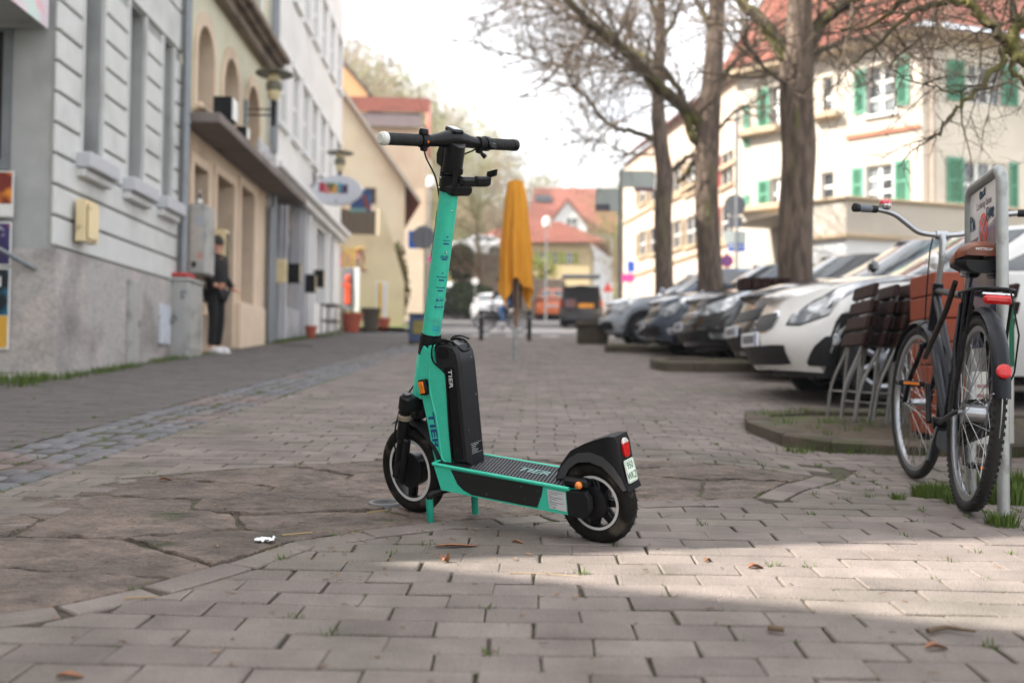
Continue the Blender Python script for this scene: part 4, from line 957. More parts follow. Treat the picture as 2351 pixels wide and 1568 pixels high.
# the tree whose branches hang in from the right
g = gp(2720, 6.3); root = thing('street_tree', 'bare tree at right edge whose branches hang over the sign', 'tree', g, 0, 'bare street trees along the parked cars')
b = MB(Matrix.Translation(-g)); tp = [g + Vector((0, 0, -.1)), at(2715, 700, 6.3), at(2700, 200, 6.3), at(2690, -300, 6.3), at(2680, -900, 6.3)]
b.tube(smoothpath(tp, 5), [.22 - .007 * i for i in range(21)], 16); b.build('trunk', m_bark, root, 60)
mb2 = MB()
for pl, r0, r1, ns, ls, lv in (([(2690, -200), (2560, 60), (2440, 190), (2351, 137), (2313, 97), (2260, 45), (2223, 8), (2152, 11), (2092, 30), (2017, 97), (1951, 144)], .06, .008, 16, .55, 2), ([(2690, -320), (2480, -80), (2370, 10), (2328, 75), (2302, 142), (2223, 217), (2185, 270), (2133, 320)], .05, .006, 14, .5, 2),
    ([(2223, 217), (2182, 214), (2126, 195), (2054, 165), (2010, 110)], .009, .003, 8, .4, 1), ([(2500, -250), (2400, -90), (2320, -30), (2336, 75), (2325, 158), (2351, 190), (2400, 200)], .035, .008, 8, .45, 1), ([(2600, -300), (2420, -160), (2300, -60), (2180, -50), (2080, 0), (2000, 60, 6.6), (1930, 70, 6.8)], .04, .006, 16, .8, 2), ([(2690, -420), (2480, -260), (2300, -180), (2150, -120), (2020, -40, 6.8), (1900, 10, 7.2)], .04, .006, 14, .8, 2),
    ([(2560, 60), (2470, 60), (2380, 40), (2280, 60, 6.7), (2200, 100, 6.9), (2140, 110, 7.1)], .02, .004, 14, .6, 2)):
    limb(root, mb2, [p - g for p in pix(pl, 6.3)], r0, r1, ns, ls, lv, rs=.0075, bias=.0)
stuff(mb2.build('twigs', m_twig, root, 60, False))
# trees on the rise at the end of the street
for X, d, h, lab in ((1098, 57, 10, 'bare olive tree rising behind the scooter handlebar'), (1420, 66, 9, 'bare tree beside the pink house far up the street'), (1010, 66, 13, 'tall bare tree behind the red roofed house'), (1470, 58, 9.5, 'bare tree in front of the pink house')):
    g = gp(X, d); root = thing('far_tree', lab, 'tree', g, 0); P = [Vector((0, 0, -.2)), Vector((.1, 0, h * .25)), Vector((-.1, .1, h * .55)), Vector((.2, 0, h * .95))]
    b = MB(); b.tube(smoothpath(P, 4), [.16 - .012 * i for i in range(13)], 7); b.build('trunk', m_w1, root, 60); mb2 = MB()
    SP = smoothpath(P, 4)
    for j in range(26):
        q = SP[3 + (j * 9) // 26]; a = TR.uniform(0, 6.28); grow(mb2, q, Vector((math.cos(a), math.sin(a), TR.uniform(.3, 1))), h * TR.uniform(.22, .4), .035, 3, .08)
    stuff(mb2.build('twigs', m_w1, root, 60, False))
# ================================================================ cars
m_cglass = mat('car_glass', (40, 52, 58), .04, var=.1, scale=1, spec=.9, coat=.5)
m_trim = mat('car_trim', (22, 23, 25), .55, var=.1)
m_crub = mat('car_tyre', (26, 26, 26), .85, var=.15)
m_alloy = mat('alloy', (150, 152, 156), .35, .8, var=.06)
m_lamp = mat('headlamp', (196, 200, 204), .06, .3, var=.25, scale=9, coat=1., col2=(120, 124, 130), cpos=(.5, .6), cscale=7)
m_tail = mat('tail_lamp', (170, 24, 22), .12, var=.2, scale=12, coat=.8)
m_chrome = mat('chrome', (214, 216, 220), .12, 1., var=.03)
m_nplate = mat('number_plate', (222, 224, 228), .45, var=.04)
m_blueb = mat('plate_blue', (30, 60, 160), .5)
def paint(name, col, rough=.24): return mat(name, col, rough, .0, var=.03, scale=2, coat=1., spec=.5)
def car(name, label, loc, rz, L=4.05, W=1.69, H=1.44, pm=None, xc=.95, xr0=1.75, xr1=3.35, xb=3.95, zf=.68, zcowl=.95, zbelt=1.0, wb=(.80, 3.27), Rf=.72, fancy=0, hatch_open=False, detail=True, plate='', group=None, grille_w=.22, cat='car'):
    root = thing(name, label, cat, loc, rz, group); hw = W / 2; n_ = 2.5; NF, NS, NR = 14, 44, 12; rw = .315; ra = .375
    def zb(x):
        z = .2 + .04 * max(0, 1 - x / .5)
        for wx in wb:
            if abs(x - wx) < ra: z = max(z, rw - .01 + math.sqrt(max(0, ra * ra - (x - wx) ** 2)))
        return z
    def zt(x):
        if x < xc: return zf + (zcowl - zf) * (1 - (1 - x / xc) ** 1.7)
        return zcowl + (zbelt - zcowl) * min(1, (x - xc) / (xr1 - xc))
    def pl(s, x0, x1, h, rf, rr_):
        """one side of a plan outline: s 0..1 round the front, 1..2 along the flank, 2..3 round the rear"""
        if s <= 1:
            a = s * PI / 2; return x0 + rf * (1 - math.cos(a) ** (2 / n_)) if a < PI / 2 - 1e-6 else x0 + rf, h * math.sin(a) ** (2 / n_)
        if s <= 2: return x0 + rf + (x1 - rr_ - x0 - rf) * (s - 1), h
        a = (3 - s) * PI / 2; return x1 - rr_ * (1 - math.cos(a) ** (2 / n_)) if a < PI / 2 - 1e-6 else x1 - rr_, h * max(0, math.sin(a)) ** (2 / n_)
    def low(s, t, sg=-1):
        prot = .10 * math.sin(PI * min(1, max(0, t * 1.25))) ; x0 = .09 - prot + .10 * max(0, t - .75) * 3; x1 = L - .05 + .05 * math.sin(PI * t)
        h = hw * (.93 + .07 * math.sin(PI * min(1, .15 + t * .75))); x, y = pl(s, x0, x1, h, Rf, .5); zz0 = zb(x); return Vector((x, sg * y, zz0 + (zt(x) - zz0) * t))
    S_ = [i / NF for i in range(NF)] + [1 + i / NS for i in range(NS)] + [2 + i / NR for i in range(NR + 1)]; NT = 9
    b = MB()
    for sg in (-1, 1):
        vs = [low(s, j / (NT - 1), sg) for s in S_ for j in range(NT)]
        b.add(vs, [(i * NT + j, (i + 1) * NT + j, (i + 1) * NT + j + 1, i * NT + j + 1) for i in range(len(S_) - 1) for j in range(NT - 1)])
    K = 9; vs = []
    for s in S_:
        p = low(s, 1., -1)
        for k in range(K):
            u = -1 + 2 * k / (K - 1); vs.append((p.x - (.10 * (1 - u * u) if s < 1 else 0) * (1 if s > .02 else 0), -p.y * u * -1 if False else p.y * -u, p.z + .05 * (1 - u * u) * (1 if s < 2.6 else .3)))
    b.add(vs, [(i * K + k, (i + 1) * K + k, (i + 1) * K + k + 1, i * K + k + 1) for i in range(len(S_) - 1) for k in range(K - 1)])
    body = b.build('body', pm, root, 40)
    def gr(s, v, sg=-1, off=0.):
        x0 = xc + (xr0 - xc) * (v ** .92); x1 = xb + (xr1 - xb) * v; h = hw * (.92 + (.70 - .92) * v ** 1.25); x, y = pl(s, x0, x1, h, .55 - .1 * v, .35)
        zr = H - .05 - .05 * ((x - (xr0 + xr1) / 2) / (xr1 - xr0)) ** 2 * 2; z0 = zt(x) - .01; q = Vector((x, sg * y, z0 + (zr - z0) * v))
        if off:
            c = Vector(((xc + xb) / 2, 0, 1.0)); d = (q - c); d.z *= .6; q += d.normalized() * off
        return q
    NV = 9; b = MB()
    for sg in (-1, 1):
        vs = [gr(s, j / (NV - 1), sg) for s in S_ for j in range(NV)]
        b.add(vs, [(i * NV + j, (i + 1) * NV + j, (i + 1) * NV + j + 1, i * NV + j + 1) for i in range(len(S_) - 1) for j in range(NV - 1)])
    vs = []
    for s in S_:
        p = gr(s, 1.)
        for k in range(K):
            u = -1 + 2 * k / (K - 1); vs.append((p.x, -p.y * u, p.z + .05 * (1 - u * u)))
    b.add(vs, [(i * K + k, (i + 1) * K + k, (i + 1) * K + k + 1, i * K + k + 1) for i in range(len(S_) - 1) for k in range(K - 1)])
    b.build('roof', pm, root, 40)
    def patch(nm, fn, cols, m, par=root, off=.006, rows=4, both=True, sub=3):
        """surface piece; cols is a list of (s, lower, upper); mirrored to the other flank"""
        C_ = []
        for i in range(len(cols) - 1):
            for k in range(sub): C_.append(tuple(cols[i][q] + (cols[i + 1][q] - cols[i][q]) * k / sub for q in range(3)))
        C_.append(cols[-1])
        for sg in ((-1, 1) if both else (-1,)):
            vs = []
            for s, a, c in C_:
                for j in range(rows):
                    t = a + (c - a) * j / (rows - 1); p = fn(s, t, sg); e = .02
                    du = fn(min(3, s + e), t, sg) - fn(max(0, s - e), t, sg); dv = fn(s, min(1, t + e), sg) - fn(s, max(0, t - e), sg); nn = du.cross(dv); nn = nn.normalized() if nn.length > 1e-9 else Vector((0, 0, 1))
                    o_ = p - Vector((L / 2, 0, .5)); nn = nn if nn.dot(o_) > 0 else -nn; vs.append(p + nn * off)
            bb = MB(); bb.add(vs, [(i * rows + j, (i + 1) * rows + j, (i + 1) * rows + j + 1, i * rows + j + 1) for i in range(len(C_) - 1) for j in range(rows - 1)])
            o = bb.build(nm, m, par, 60)
        return o
    # glass
    b = MB(); cols = [s / 16 * .86 for s in range(17)]; vs = []; fs = []
    for sg in (-1, 1):
        o_ = len(vs)
        for s in cols:
            for j in range(5): vs.append(gr(s, .06 + .86 * j / 4, sg, .007))
        fs += [(o_ + i * 5 + j, o_ + (i + 1) * 5 + j, o_ + (i + 1) * 5 + j + 1, o_ + i * 5 + j + 1) for i in range(16) for j in range(4)]
    b.add(vs, fs).build('windscreen', m_cglass, root, 60)
    patch('side_window', gr, [(1.0, .10, .16), (1.08, .10, .55), (1.2, .10, .86), (1.48, .10, .9)], m_cglass); patch('side_window', gr, [(1.52, .1, .9), (1.8, .12, .88), (1.95, .16, .8), (2.03, .34, .62)], m_cglass)
    if not hatch_open: patch('rear_window', gr, [(2.35, .15, .8), (2.6, .12, .88), (2.98, .12, .9)], m_cglass)
    if detail:
        if fancy == 1:     # long swept headlights, two-part grille, big black fog lamp corners
            patch('headlight', low, [(.40, .66, .74), (.52, .62, .86), (.72, .69, .93), (.98, .82, .955), (1.06, .9, .945)], m_lamp)
            patch('headlight_rim', low, [(.385, .64, .76), (.52, .60, .885), (.72, .67, .955), (.98, .80, .972), (1.09, .885, .96)], m_trim, off=.004)
            patch('grille', low, [(0, .60, .86), (.17, .60, .85), (.24, .64, .78)], m_trim); patch('grille_rim', low, [(0, .585, .885), (.18, .585, .87), (.26, .63, .79)], m_chrome, off=.004)
            patch('lower_intake', low, [(0, .08, .38), (.3, .08, .38), (.42, .1, .36)], m_trim); patch('fog_lamp_corner', low, [(.56, .08, .12), (.66, .08, .32), (.74, .08, .43), (.84, .08, .43), (.93, .08, .2)], m_trim)
            for sg in (-1, 1): c = low(.78, .24, sg); MB().lathe([(.05, 0), (.05, .02), (.04, .03), (.0001, .03)], 16, c + Vector((.01, -sg * .01, 0)), (-.75, sg * .66, 0)).build('fog_lamp', m_lamp, root)
            c = low(0, .73); MB().tube(smoothpath([c + Vector((-.03, dy, dz)) for dy, dz in ((.03, .03), (-.02, .03), (-.03, .012), (.03, -.012), (.02, -.03), (-.03, -.03))], 3), .007, 6).build('emblem', m_chrome, root)
        elif fancy == 2:   # wide dark grille with chrome bars
            patch('headlight', low, [(.42, .66, .86), (.6, .66, .9), (.85, .7, .92), (1.0, .8, .93)], m_lamp); patch('grille', low, [(0, .62, .9), (.3, .62, .9), (.41, .66, .86)], m_trim)
            for t in (.66, .74, .83): patch('chrome_bar', low, [(0, t, t + .018), (.4, t, t + .018)], m_chrome, off=.012)
            patch('lower_intake', low, [(0, .08, .34), (.4, .08, .34), (.8, .1, .3)], m_trim); patch('chrome_bar', low, [(0, .36, .38), (.75, .36, .38)], m_chrome, off=.012); patch('fog_lamp', low, [(.6, .16, .26), (.82, .16, .26)], m_lamp, off=.012)
        else:
            patch('headlight', low, [(.45, .66, .82), (.62, .6, .9), (.85, .66, .94), (1.04, .8, .95)], m_lamp); patch('grille', low, [(0, .66, .84), (.3, .66, .84), (.38, .7, .8)], m_trim); patch('lower_intake', low, [(0, .1, .42), (.4, .1, .42), (.5, .14, .36)], m_trim)
            patch('fog_lamp', low, [(.62, .16, .3), (.78, .16, .34), (.88, .2, .28)], m_lamp)
        patch('tail_light', low, [(1.97, .72, .97), (2.12, .62, .98), (2.4, .64, .96)], m_tail)
        patch('door_seam', low, [(1.28, .05, .98), (1.286, .05, .98)], m_trim, off=.002, sub=1); patch('door_seam', low, [(1.62, .25, .98), (1.626, .25, .98)], m_trim, off=.002, sub=1)
        for sg in (-1, 1): p = low(1.08, 1., sg); MB().box(p + Vector((.03, sg * .12, .09)), (.10, .19, .13), (0, 0, sg * .25), .042).build('wing_mirror', pm, root)
    for x, sg in ((0, 1), (L, -1)):
        if x and hatch_open: continue
        c = low(0 if x == 0 else 3, .5 if x == 0 else .45); b = MB(); b.bx(-.012, .012, -.26, .26, -.057, .057, .004, Matrix.Translation(c + Vector((-sg * .014, 0, 0)))); o = b.build('number_plate', m_nplate, root)
        MB().bx(-.0135, -.0125, -.255, -.215, -.05, .05, 0, Matrix.Translation(c + Vector((-sg * .014, 0, 0)))).build('plate_band', m_blueb, o, 0)
        for k in range(6): MB().bx(-.014, -.0125, -.17 + k * .065, -.13 + k * .065, -.032, .032, 0, Matrix.Translation(c + Vector((-sg * .014, 0, 0))) @ Matrix.Diagonal((sg, 1, 1, 1))).build('plate_character', m_print, o, 0)
    MB().bx(.35, L - .35, -hw * .78, hw * .78, .17, .62).build('underbody', m_trim, root, 0)
    for wx in wb:
        for sg in (-1, 1):
            c = Vector((wx, sg * (hw - .12), rw)); b = MB(); b.lathe([(.21, -.1), (.29, -.1), (rw, -.07), (rw, .07), (.29, .1), (.21, .1)], 28, c, (0, 1, 0), True); t = b.build('tyre', m_crub, None, 50)
            b = MB(); b.lathe([(.212, -.09), (.212, .09), (.19, .08), (.185, -.08)], 28, c, (0, 1, 0), True); b.lathe([(.06, .05 * sg), (.05, .085 * sg), (.0001, .09 * sg)], 14, c, (0, 1, 0))
            for k in range(7):
                a = 2 * PI * k / 7; d = Vector((math.cos(a), 0, math.sin(a))); b.tube([c + d * .05 + Vector((0, sg * .07, 0)), c + d * .2 + Vector((0, sg * .08, 0))], [.026, .02], 6)
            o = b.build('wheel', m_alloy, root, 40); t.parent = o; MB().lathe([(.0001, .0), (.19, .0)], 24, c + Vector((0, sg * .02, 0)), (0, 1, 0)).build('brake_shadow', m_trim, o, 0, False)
            MB().lathe([(ra - .01, -.3), (ra - .01, .0), (.0001, -.02)], 24, c + Vector((0, sg * .03, 0)), (0, sg, 0)).build('wheel_arch', m_trim, root, 0, False) if False else None
    return root
pw_ = paint('white_paint', (224, 222, 218)); pk_ = paint('black_paint', (16, 17, 22)); pd = paint('dark_blue_black_paint', (24, 28, 38)); pb = paint('blue_grey_paint', (86, 100, 120), .28); ps = paint('silver_paint', (168, 176, 184), .3); pg = paint('slate_paint', (58, 70, 86)); pgr = paint('grey_paint', (62, 64, 66), .4)
PG = 'cars parked nose-in along the right'
def park(nm, lab, nose, y, rz=0., **k):
    z = gz(nose + 1, y) - .005; o = car(nm, lab, (nose, y, z), rz, group=PG, **k); return o
park('white_hatchback', 'white hatchback with swept headlights nearest of the parked row', 2.0, 8.3, pm=pw_, fancy=1, zf=.72)
park('black_hatchback', 'black hatchback half hidden behind the white hatchback', 2.34, 10.55, pm=pd, W=1.75, H=1.5, L=4.25, xb=4.15, xr1=3.6, zf=.74, zcowl=1.0, zbelt=1.04, wb=(.85, 3.45))
park('black_estate', 'black estate car with chrome grille bars behind the thick tree', 2.28, 13.55, pm=pk_, fancy=2, W=1.82, L=4.7, H=1.5, xc=1.1, xr0=1.95, xr1=4.0, xb=4.6, zf=.74, zcowl=.98, wb=(.92, 3.65))
park('slate_hatchback', 'dark slate blue hatchback with round fog lamp, third tree side', 2.06, 15.7, pm=pg, W=1.7, H=1.47, zf=.72)
park('blue_grey_hatchback', 'pale blue grey hatchback parked with its tail to the street', 2.75 + 4.05, 18.35, rz=PI, pm=pb, W=1.72, H=1.5)
park('silver_car', 'silver car farthest of the parked row', 1.82, 20.4, pm=ps, W=1.7, H=1.5, zf=.74)
park('grey_car', 'grey car cut off at the right edge behind the sign', 2.62, 4.55, pm=pgr, W=1.7, H=1.5, zf=.8, zcowl=1.05, zbelt=1.08)
# traffic farther up the street
def far_car(nm, lab, X, d, rz, grp=None, **k):
    p = gp(X, d); c = k.get('L', 4.05) / 2; off = Vector((math.cos(rz) * c, math.sin(rz) * c, 0)); p = p - off; p.z = gz(p.x + off.x, d) - .03; return car(nm, lab, p, rz, **k)
pwv = paint('van_white', (226, 228, 230)); por = paint('orange_paint', (206, 104, 44), .35); pdg = paint('dark_estate_paint', (44, 44, 46), .35); prd = paint('red_paint', (196, 60, 56), .3)
est = far_car('dark_estate', 'dark estate car with open tailgate in the far street', 1338, 41, R(-96), pm=pdg, L=4.5, W=1.8, H=1.6, xc=1.1, xr0=1.9, xr1=4.2, xb=4.45, hatch_open=True)
# open boot seen from behind
b = MB(); b.bx(4.30, 4.52, -.72, .72, .62, 1.5); b.build('boot_opening', m_dark, est, 0)
b = MB(); b.box((4.78, 0, 1.86), (.62, 1.5, .08), (0, R(14), 0), .03); tg = b.build('tailgate', m_trim, est); b = MB(); b.box((4.80, 0, 1.80), (.5, 1.3, .02), (0, R(14), 0), .005); b.build('tailgate_lining', m_dark, tg)
b = MB(); b.bx(4.525, 4.56, -.1, .5, .66, .82); b.build('yellow_crate', mat('crate_yellow', (226, 150, 40), .5), est, 0); b = MB(); b.bx(4.525, 4.55, -.62, -.2, .66, 1.0); b.build('cargo', mat('cargo_brown', (120, 70, 50), .6, col2=(70, 90, 120), cscale=8), est, 0)
pu = far_car('orange_pickup', 'orange pickup truck driving away in the far street', 1268, 56, R(-93), pm=por, L=4.9, W=1.85, H=1.75, xc=1.3, xr0=2.0, xr1=2.9, xb=3.3, zf=.95, zcowl=1.1, zbelt=1.1, wb=(.95, 3.9), cat='truck')
b = MB(); b.bx(4.3, 4.9, -.86, .86, .95, 1.02); b.build('tailgate', m_trim, pu, 0)
far_car('white_far_car', 'white car waiting behind the cyclist', 1128, 50, R(100), pm=pwv, L=4.0, H=1.45)
far_car('red_far_car', 'red car standing behind the white car far ahead', 1112, 57, R(98), pm=prd, L=4.0, H=1.6)
far_car('white_parked_car', 'white car parked on the terrace above the stone wall', 1086, 64, R(8), pm=pwv).location.z = at(1086, 592, 64).z
# white van
p = gp(1025, 62); vn = thing('white_van', 'white delivery van facing down the street behind the scooter stem', 'van', (p.x, p.y, p.z), R(14))
prof = [(0, .3), (0, .75), (.1, .95), (.75, 1.2), (1.35, 1.95), (1.7, 2.25), (5.2, 2.3), (5.3, .3)]
b = MB(); b.prism(prof, (0, .95, 0), (0, 1, 0), (0, 0, 1), 0, 0)
b = MB()
def vp(w_): return [(-w_, y, z) for y, z in prof] 
k = len(prof); rows = [(-.98, .985), (-.9, 1.), (.9, 1.), (.98, .985)]
vs = [(x, prof[j][0] * 1 + (1 - s_) * .5, .3 + (prof[j][1] - .3) * s_) for x, s_ in rows for j in range(k)]; fs = [tuple(range(k)), tuple(3 * k + j for j in range(k))] + [(r_ * k + j, r_ * k + (j + 1) % k, (r_ + 1) * k + (j + 1) % k, (r_ + 1) * k + j) for r_ in range(3) for j in range(k)]
b.add(vs, fs); b.build('body', pwv, vn, 30)
b = MB(); b.quad((-.82, .82, 1.25), (.82, .82, 1.25), (.76, 1.36, 1.93), (-.76, 1.36, 1.93)); o = b.build('windscreen', m_cglass, vn, 0); o.location = (0, -.03, .02)
for sg in (-1, 1):
    MB().bx(sg * .55, sg * .9, -.02, .1, .78, .98, .03).build('headlight', m_lamp, vn); MB().box((sg * 1.12, 1.1, 1.35), (.2, .1, .3), bev=.04).build('wing_mirror', pwv, vn); MB().quad((sg * .985, 1.0, 1.25), (sg * .985, 2.1, 1.25), (sg * .97, 2.1, 1.9), (sg * .97, 1.5, 1.9)).build('side_window', m_cglass, vn, 0)
    for y in (.9, 4.3):
        c = Vector((sg * .86, y, .33)); MB().lathe([(.2, -.11), (.3, -.11), (.33, -.08), (.33, .08), (.3, .11), (.2, .11)], 22, c, (1, 0, 0), True).build('tyre', m_crub, vn, 50); MB().lathe([(.0001, .09 * sg), (.2, .07 * sg), (.2, 0)], 18, c, (1, 0, 0)).build('rim', m_alloy, vn, 50)
MB().bx(-.6, .6, -.03, .02, .5, .72, .02).build('grille', m_trim, vn); MB().bx(-.92, .92, -.05, .12, .3, .48, .03).build('bumper', m_trim, vn)
# ================================================================ the turquoise e-scooter
m_tq = mat('turquoise_paint', (54, 188, 158), .42, var=.06, scale=4, coat=.25, speck=.05, sscale=60, dirt=((66, 150, 132), (.62, .76), 14))
m_bk = mat('scooter_black', (13, 13, 15), .42, var=.12, scale=10, dirt=((56, 54, 52), (.66, .78), 22), spec=.25)
m_bk2 = mat('scooter_black_matt', (21, 21, 23), .6, var=.12, scale=12, dirt=((66, 62, 58), (.64, .78), 18), spec=.22)
m_bat = mat('battery_shell', (28, 28, 31), .4, var=.1, scale=8, dirt=((120, 116, 110), (.70, .74), 70), spec=.35)
m_tyre = mat('tyre_rubber', (26, 24, 22), .82, var=.2, scale=14, bump=.3, bscale=120, dirt=((92, 84, 74), (.56, .76), 12), spec=.15)
m_ring = mat('reflective_ring', (196, 194, 192), .5, var=.08, scale=20)
m_grip = mat('rubber_grip', (14, 14, 15), .7, var=.1, bump=.3, bscale=200)
m_navy = mat('navy_print', (24, 62, 122), .5, var=.05)
m_mint = mat('mint_print', (104, 142, 138), .6, var=.1, scale=40, dirt=((70, 90, 90), (.55, .65), 60))
m_wht2 = mat('white_print', (220, 220, 220), .5, var=.05)
m_amber = mat('amber_lens', (214, 116, 22), .15, var=.15, scale=60, coat=.6)
m_redl = mat('red_lens', (186, 20, 18), .25, var=.2, scale=70, coat=.15)
m_clear = mat('clear_lens', (200, 190, 184), .12, var=.3, scale=70, coat=.5)
m_lab = mat('grey_label', (186, 188, 190), .5, var=.05, scale=30)
m_chr = mat('polished_metal', (200, 200, 200), .22, 1., var=.05)
m_plate = mat('plate_white', (218, 228, 214), .45, var=.04)
m_pgreen = mat('plate_green', (56, 96, 70), .5, var=.05)
m_dtq = mat('worn_turquoise', (20, 140, 118), .5, var=.15, scale=20)
sc = thing('e_scooter', 'turquoise rental e-scooter with black battery parked on its double stand', 'scooter', (0.2919, 3.0214, gz(.2919, 3.0214) - .003))
_f = Vector((-.6188, .4445, .0274)).normalized(); _u = Vector((0, 0, 1)); _u = (_u - _f * _u.dot(_f)).normalized(); _l = _u.cross(_f); LEAN = R(10.3)
sc.rotation_euler = Matrix((_f, _l * math.cos(LEAN) - _u * math.sin(LEAN), _u * math.cos(LEAN) + _l * math.sin(LEAN))).transposed().to_euler()
def wheel(parent, c, r, w_, ring_r, mw, name='wheel', spokes=5, hub=.045, M=None):
    """tyre, rim with spokes, reflective ring; axle along local y"""
    root = MB(M); c = Vector(c); ax = (0, 1, 0); ri = ring_r * 1.06
    prof = [(ri, -w_ * .34), (ri + (r - ri) * .35, -w_ * .5), (ri + (r - ri) * .7, -w_ * .46), (r - .006, -w_ * .3), (r, 0), (r - .006, w_ * .3), (ri + (r - ri) * .7, w_ * .46), (ri + (r - ri) * .35, w_ * .5), (ri, w_ * .34)]
    t = root.lathe(prof, 48, c, ax, True).build('%s_tyre' % name, m_tyre, None, 50); t.name = 'tyre'
    rim = MB(M); rim.lathe([(ri + .002, -w_ * .36), (ri + .002, w_ * .36), (ring_r * .93, w_ * .30), (ring_r * .90, 0), (ring_r * .93, -w_ * .30)], 40, c, ax, True)
    for k in range(spokes):
        a = 2 * PI * k / spokes + .4; d = Vector((math.cos(a), 0, math.sin(a))); t2 = Vector((-d.z, 0, d.x))
        for sy in (1, -1):
            p = [c + d * hub * .8 + t2 * .014, c + d * hub * .8 - t2 * .014, c + d * ring_r * .93 - t2 * .010, c + d * ring_r * .93 + t2 * .010]
            q = [x + Vector((0, sy * w_ * .22, 0)) for x in p]; q2 = [x + Vector((0, sy * w_ * .06, 0)) for x in p]
            rim.add(q + q2, [(0, 1, 2, 3), (4, 5, 6, 7), (0, 1, 5, 4), (1, 2, 6, 5), (2, 3, 7, 6), (3, 0, 4, 7)])
    rim.lathe([(hub, -w_ * .4), (hub, w_ * .4), (hub * .55, w_ * .48), (hub * .55, -w_ * .48)], 24, c, ax, True)
    ro = rim.build(name, m_bk, parent, 40); t.parent = ro
    for sy in (1, -1):
        rg = MB(M).lathe([(ring_r * .945, sy * (w_ * .345)), (ring_r * 1.045, sy * (w_ * .345)), (ring_r * 1.045, sy * (w_ * .365)), (ring_r * .945, sy * (w_ * .365))], 48, c, ax, True); rg.build('reflective_ring', m_ring, ro, 30)
    return ro
# rear wheel with tread grooves
RC = Vector((.022, 0, .130)); rw_ = wheel(sc, RC, .130, .064, .080, None, 'rear_wheel', 7, .03)
tr = MB()
for k in range(30):
    a = 2 * PI * k / 30
    for sy in (1, -1):
        P = [RC + Vector((math.cos(a + e) * rr_, sy * yy, math.sin(a + e) * rr_)) for e, yy, rr_ in ((0, .002, .1305), (.09, .012, .1293), (.13, .022, .1265))]
        tr.tube(P, .0013, 4, False)
stuff(tr.build('tread', mat('tread_groove', (14, 13, 13), .9), rw_, 0))
MB().lathe([(.05, .02), (.05, .034), (.02, .045), (.0001, .045)], 24, RC, (0, 1, 0)).build('motor_cover', m_bk, rw_, 40)
# steering column: a frame turned to the right
AX = Vector((.755, 0, .153)); RAKE = R(-14.8); MS_ = Matrix.Translation(AX) @ Matrix.Rotation(RAKE, 4, 'Y') @ Matrix.Rotation(R(-9), 4, 'Z')
fw_ = wheel(sc, (0, 0, 0), .153, .056, .103, None, 'front_wheel', 3, .055, MS_)
b = MB(MS_); b.lathe([(.062, .018), (.062, .024), (.02, .03), (.0001, .03)], 24, (0, 0, 0), (0, 1, 0)); b.build('drum_brake', m_bk2, fw_, 40)
for sy in (1, -1):
    b = MB(MS_); y = .062 * sy; b.lathe([(.0185, .268), (.0185, .12), (.0145, .115), (.0145, .03)], 16, (0.012, y, 0), (0, 0, 1)); b.bx(-.014, .03, y - .013, y + .013, -.03, .045, .008); b.bx(-.028, -.002, y - .012, y + .012, -.035, .13, .006)
    f_ = b.build('fork_leg', m_bk, sc); b = MB(MS_); b.lathe([(.0225, .19), (.0225, .203), (.017, .209)], 18, (0.012, y, 0)); b.build('dust_seal', mat('dusty_ring', (120, 108, 92), .7), f_)
    b = MB(MS_); b.lathe([(.016, .274), (.016, .279), (.012, .282), (.0001, .282)], 18, (0.012, y, 0)); b.build('fork_cap', m_bat, f_)
    b = MB(MS_); b.cyl((0, y, 0), (0, y + sy * .022, 0), .011, n=6); b.build('axle_nut', m_bk2, f_)
b = MB(MS_); b.prism(rrect(-.02, .034, -.084, .084, .016), (0, 0, .228), (1, 0, 0), (0, 1, 0), 0, .046, .006); b.cyl((0, 0, .2), (0, 0, .3), .026, n=18); b.build('fork_crown', m_bk, sc)
b = MB(MS_)
def guard(u, v):
    a = R(26 + 130 * u); r_ = .174 + .004 * math.sin(PI * u); y = (v - .5) * .07; return (math.sin(a - R(70)) * -r_ , y, math.cos(a - R(70)) * (r_ - .012 * (2 * v - 1) ** 2))
b.grid(guard, 22, 6); b.grid(lambda u, v: Vector(guard(u, v)) * 1.018, 22, 6); b.build('front_mudguard', m_bk2, sc, 60)
b = MB(MS_); b.box((.02, 0, .196), (.05, .05, .03), bev=.008); b.build('mudguard_bracket', m_bk, sc)
# column
b = MB(MS_); b.lathe([(.036, .405), (.036, .475), (.034, .482), (.034, .49), (.031, .49)], 28, (0, 0, 0)); b.build('column_collar', m_bk, sc)
b = MB(MS_); b.lathe([(.0305, .485), (.0305, 1.0)], 28, (0, 0, 0)); st = b.build('column', m_tq, sc)
b = MB(MS_); b.prism([(.02, .62), (.0345, .66), (.0345, .91), (.02, .955)], (0, -.014, 0), (1, 0, 0), (0, 0, 1), 0, -.028, .003); b.build('cable_cover', m_tq, st)
def cpatch(a0, a1, h0, h1, m, nm, r_=.0309, par=None, sl_=0.):
    b = MB(MS_); b.grid(lambda u, v: (r_ * math.cos(R(a0 + (a1 - a0) * u) + sl_ * v), r_ * math.sin(R(a0 + (a1 - a0) * u) + sl_ * v), h0 + (h1 - h0) * v), 7, 2); return b.build(nm, m, par or st, 60, False)
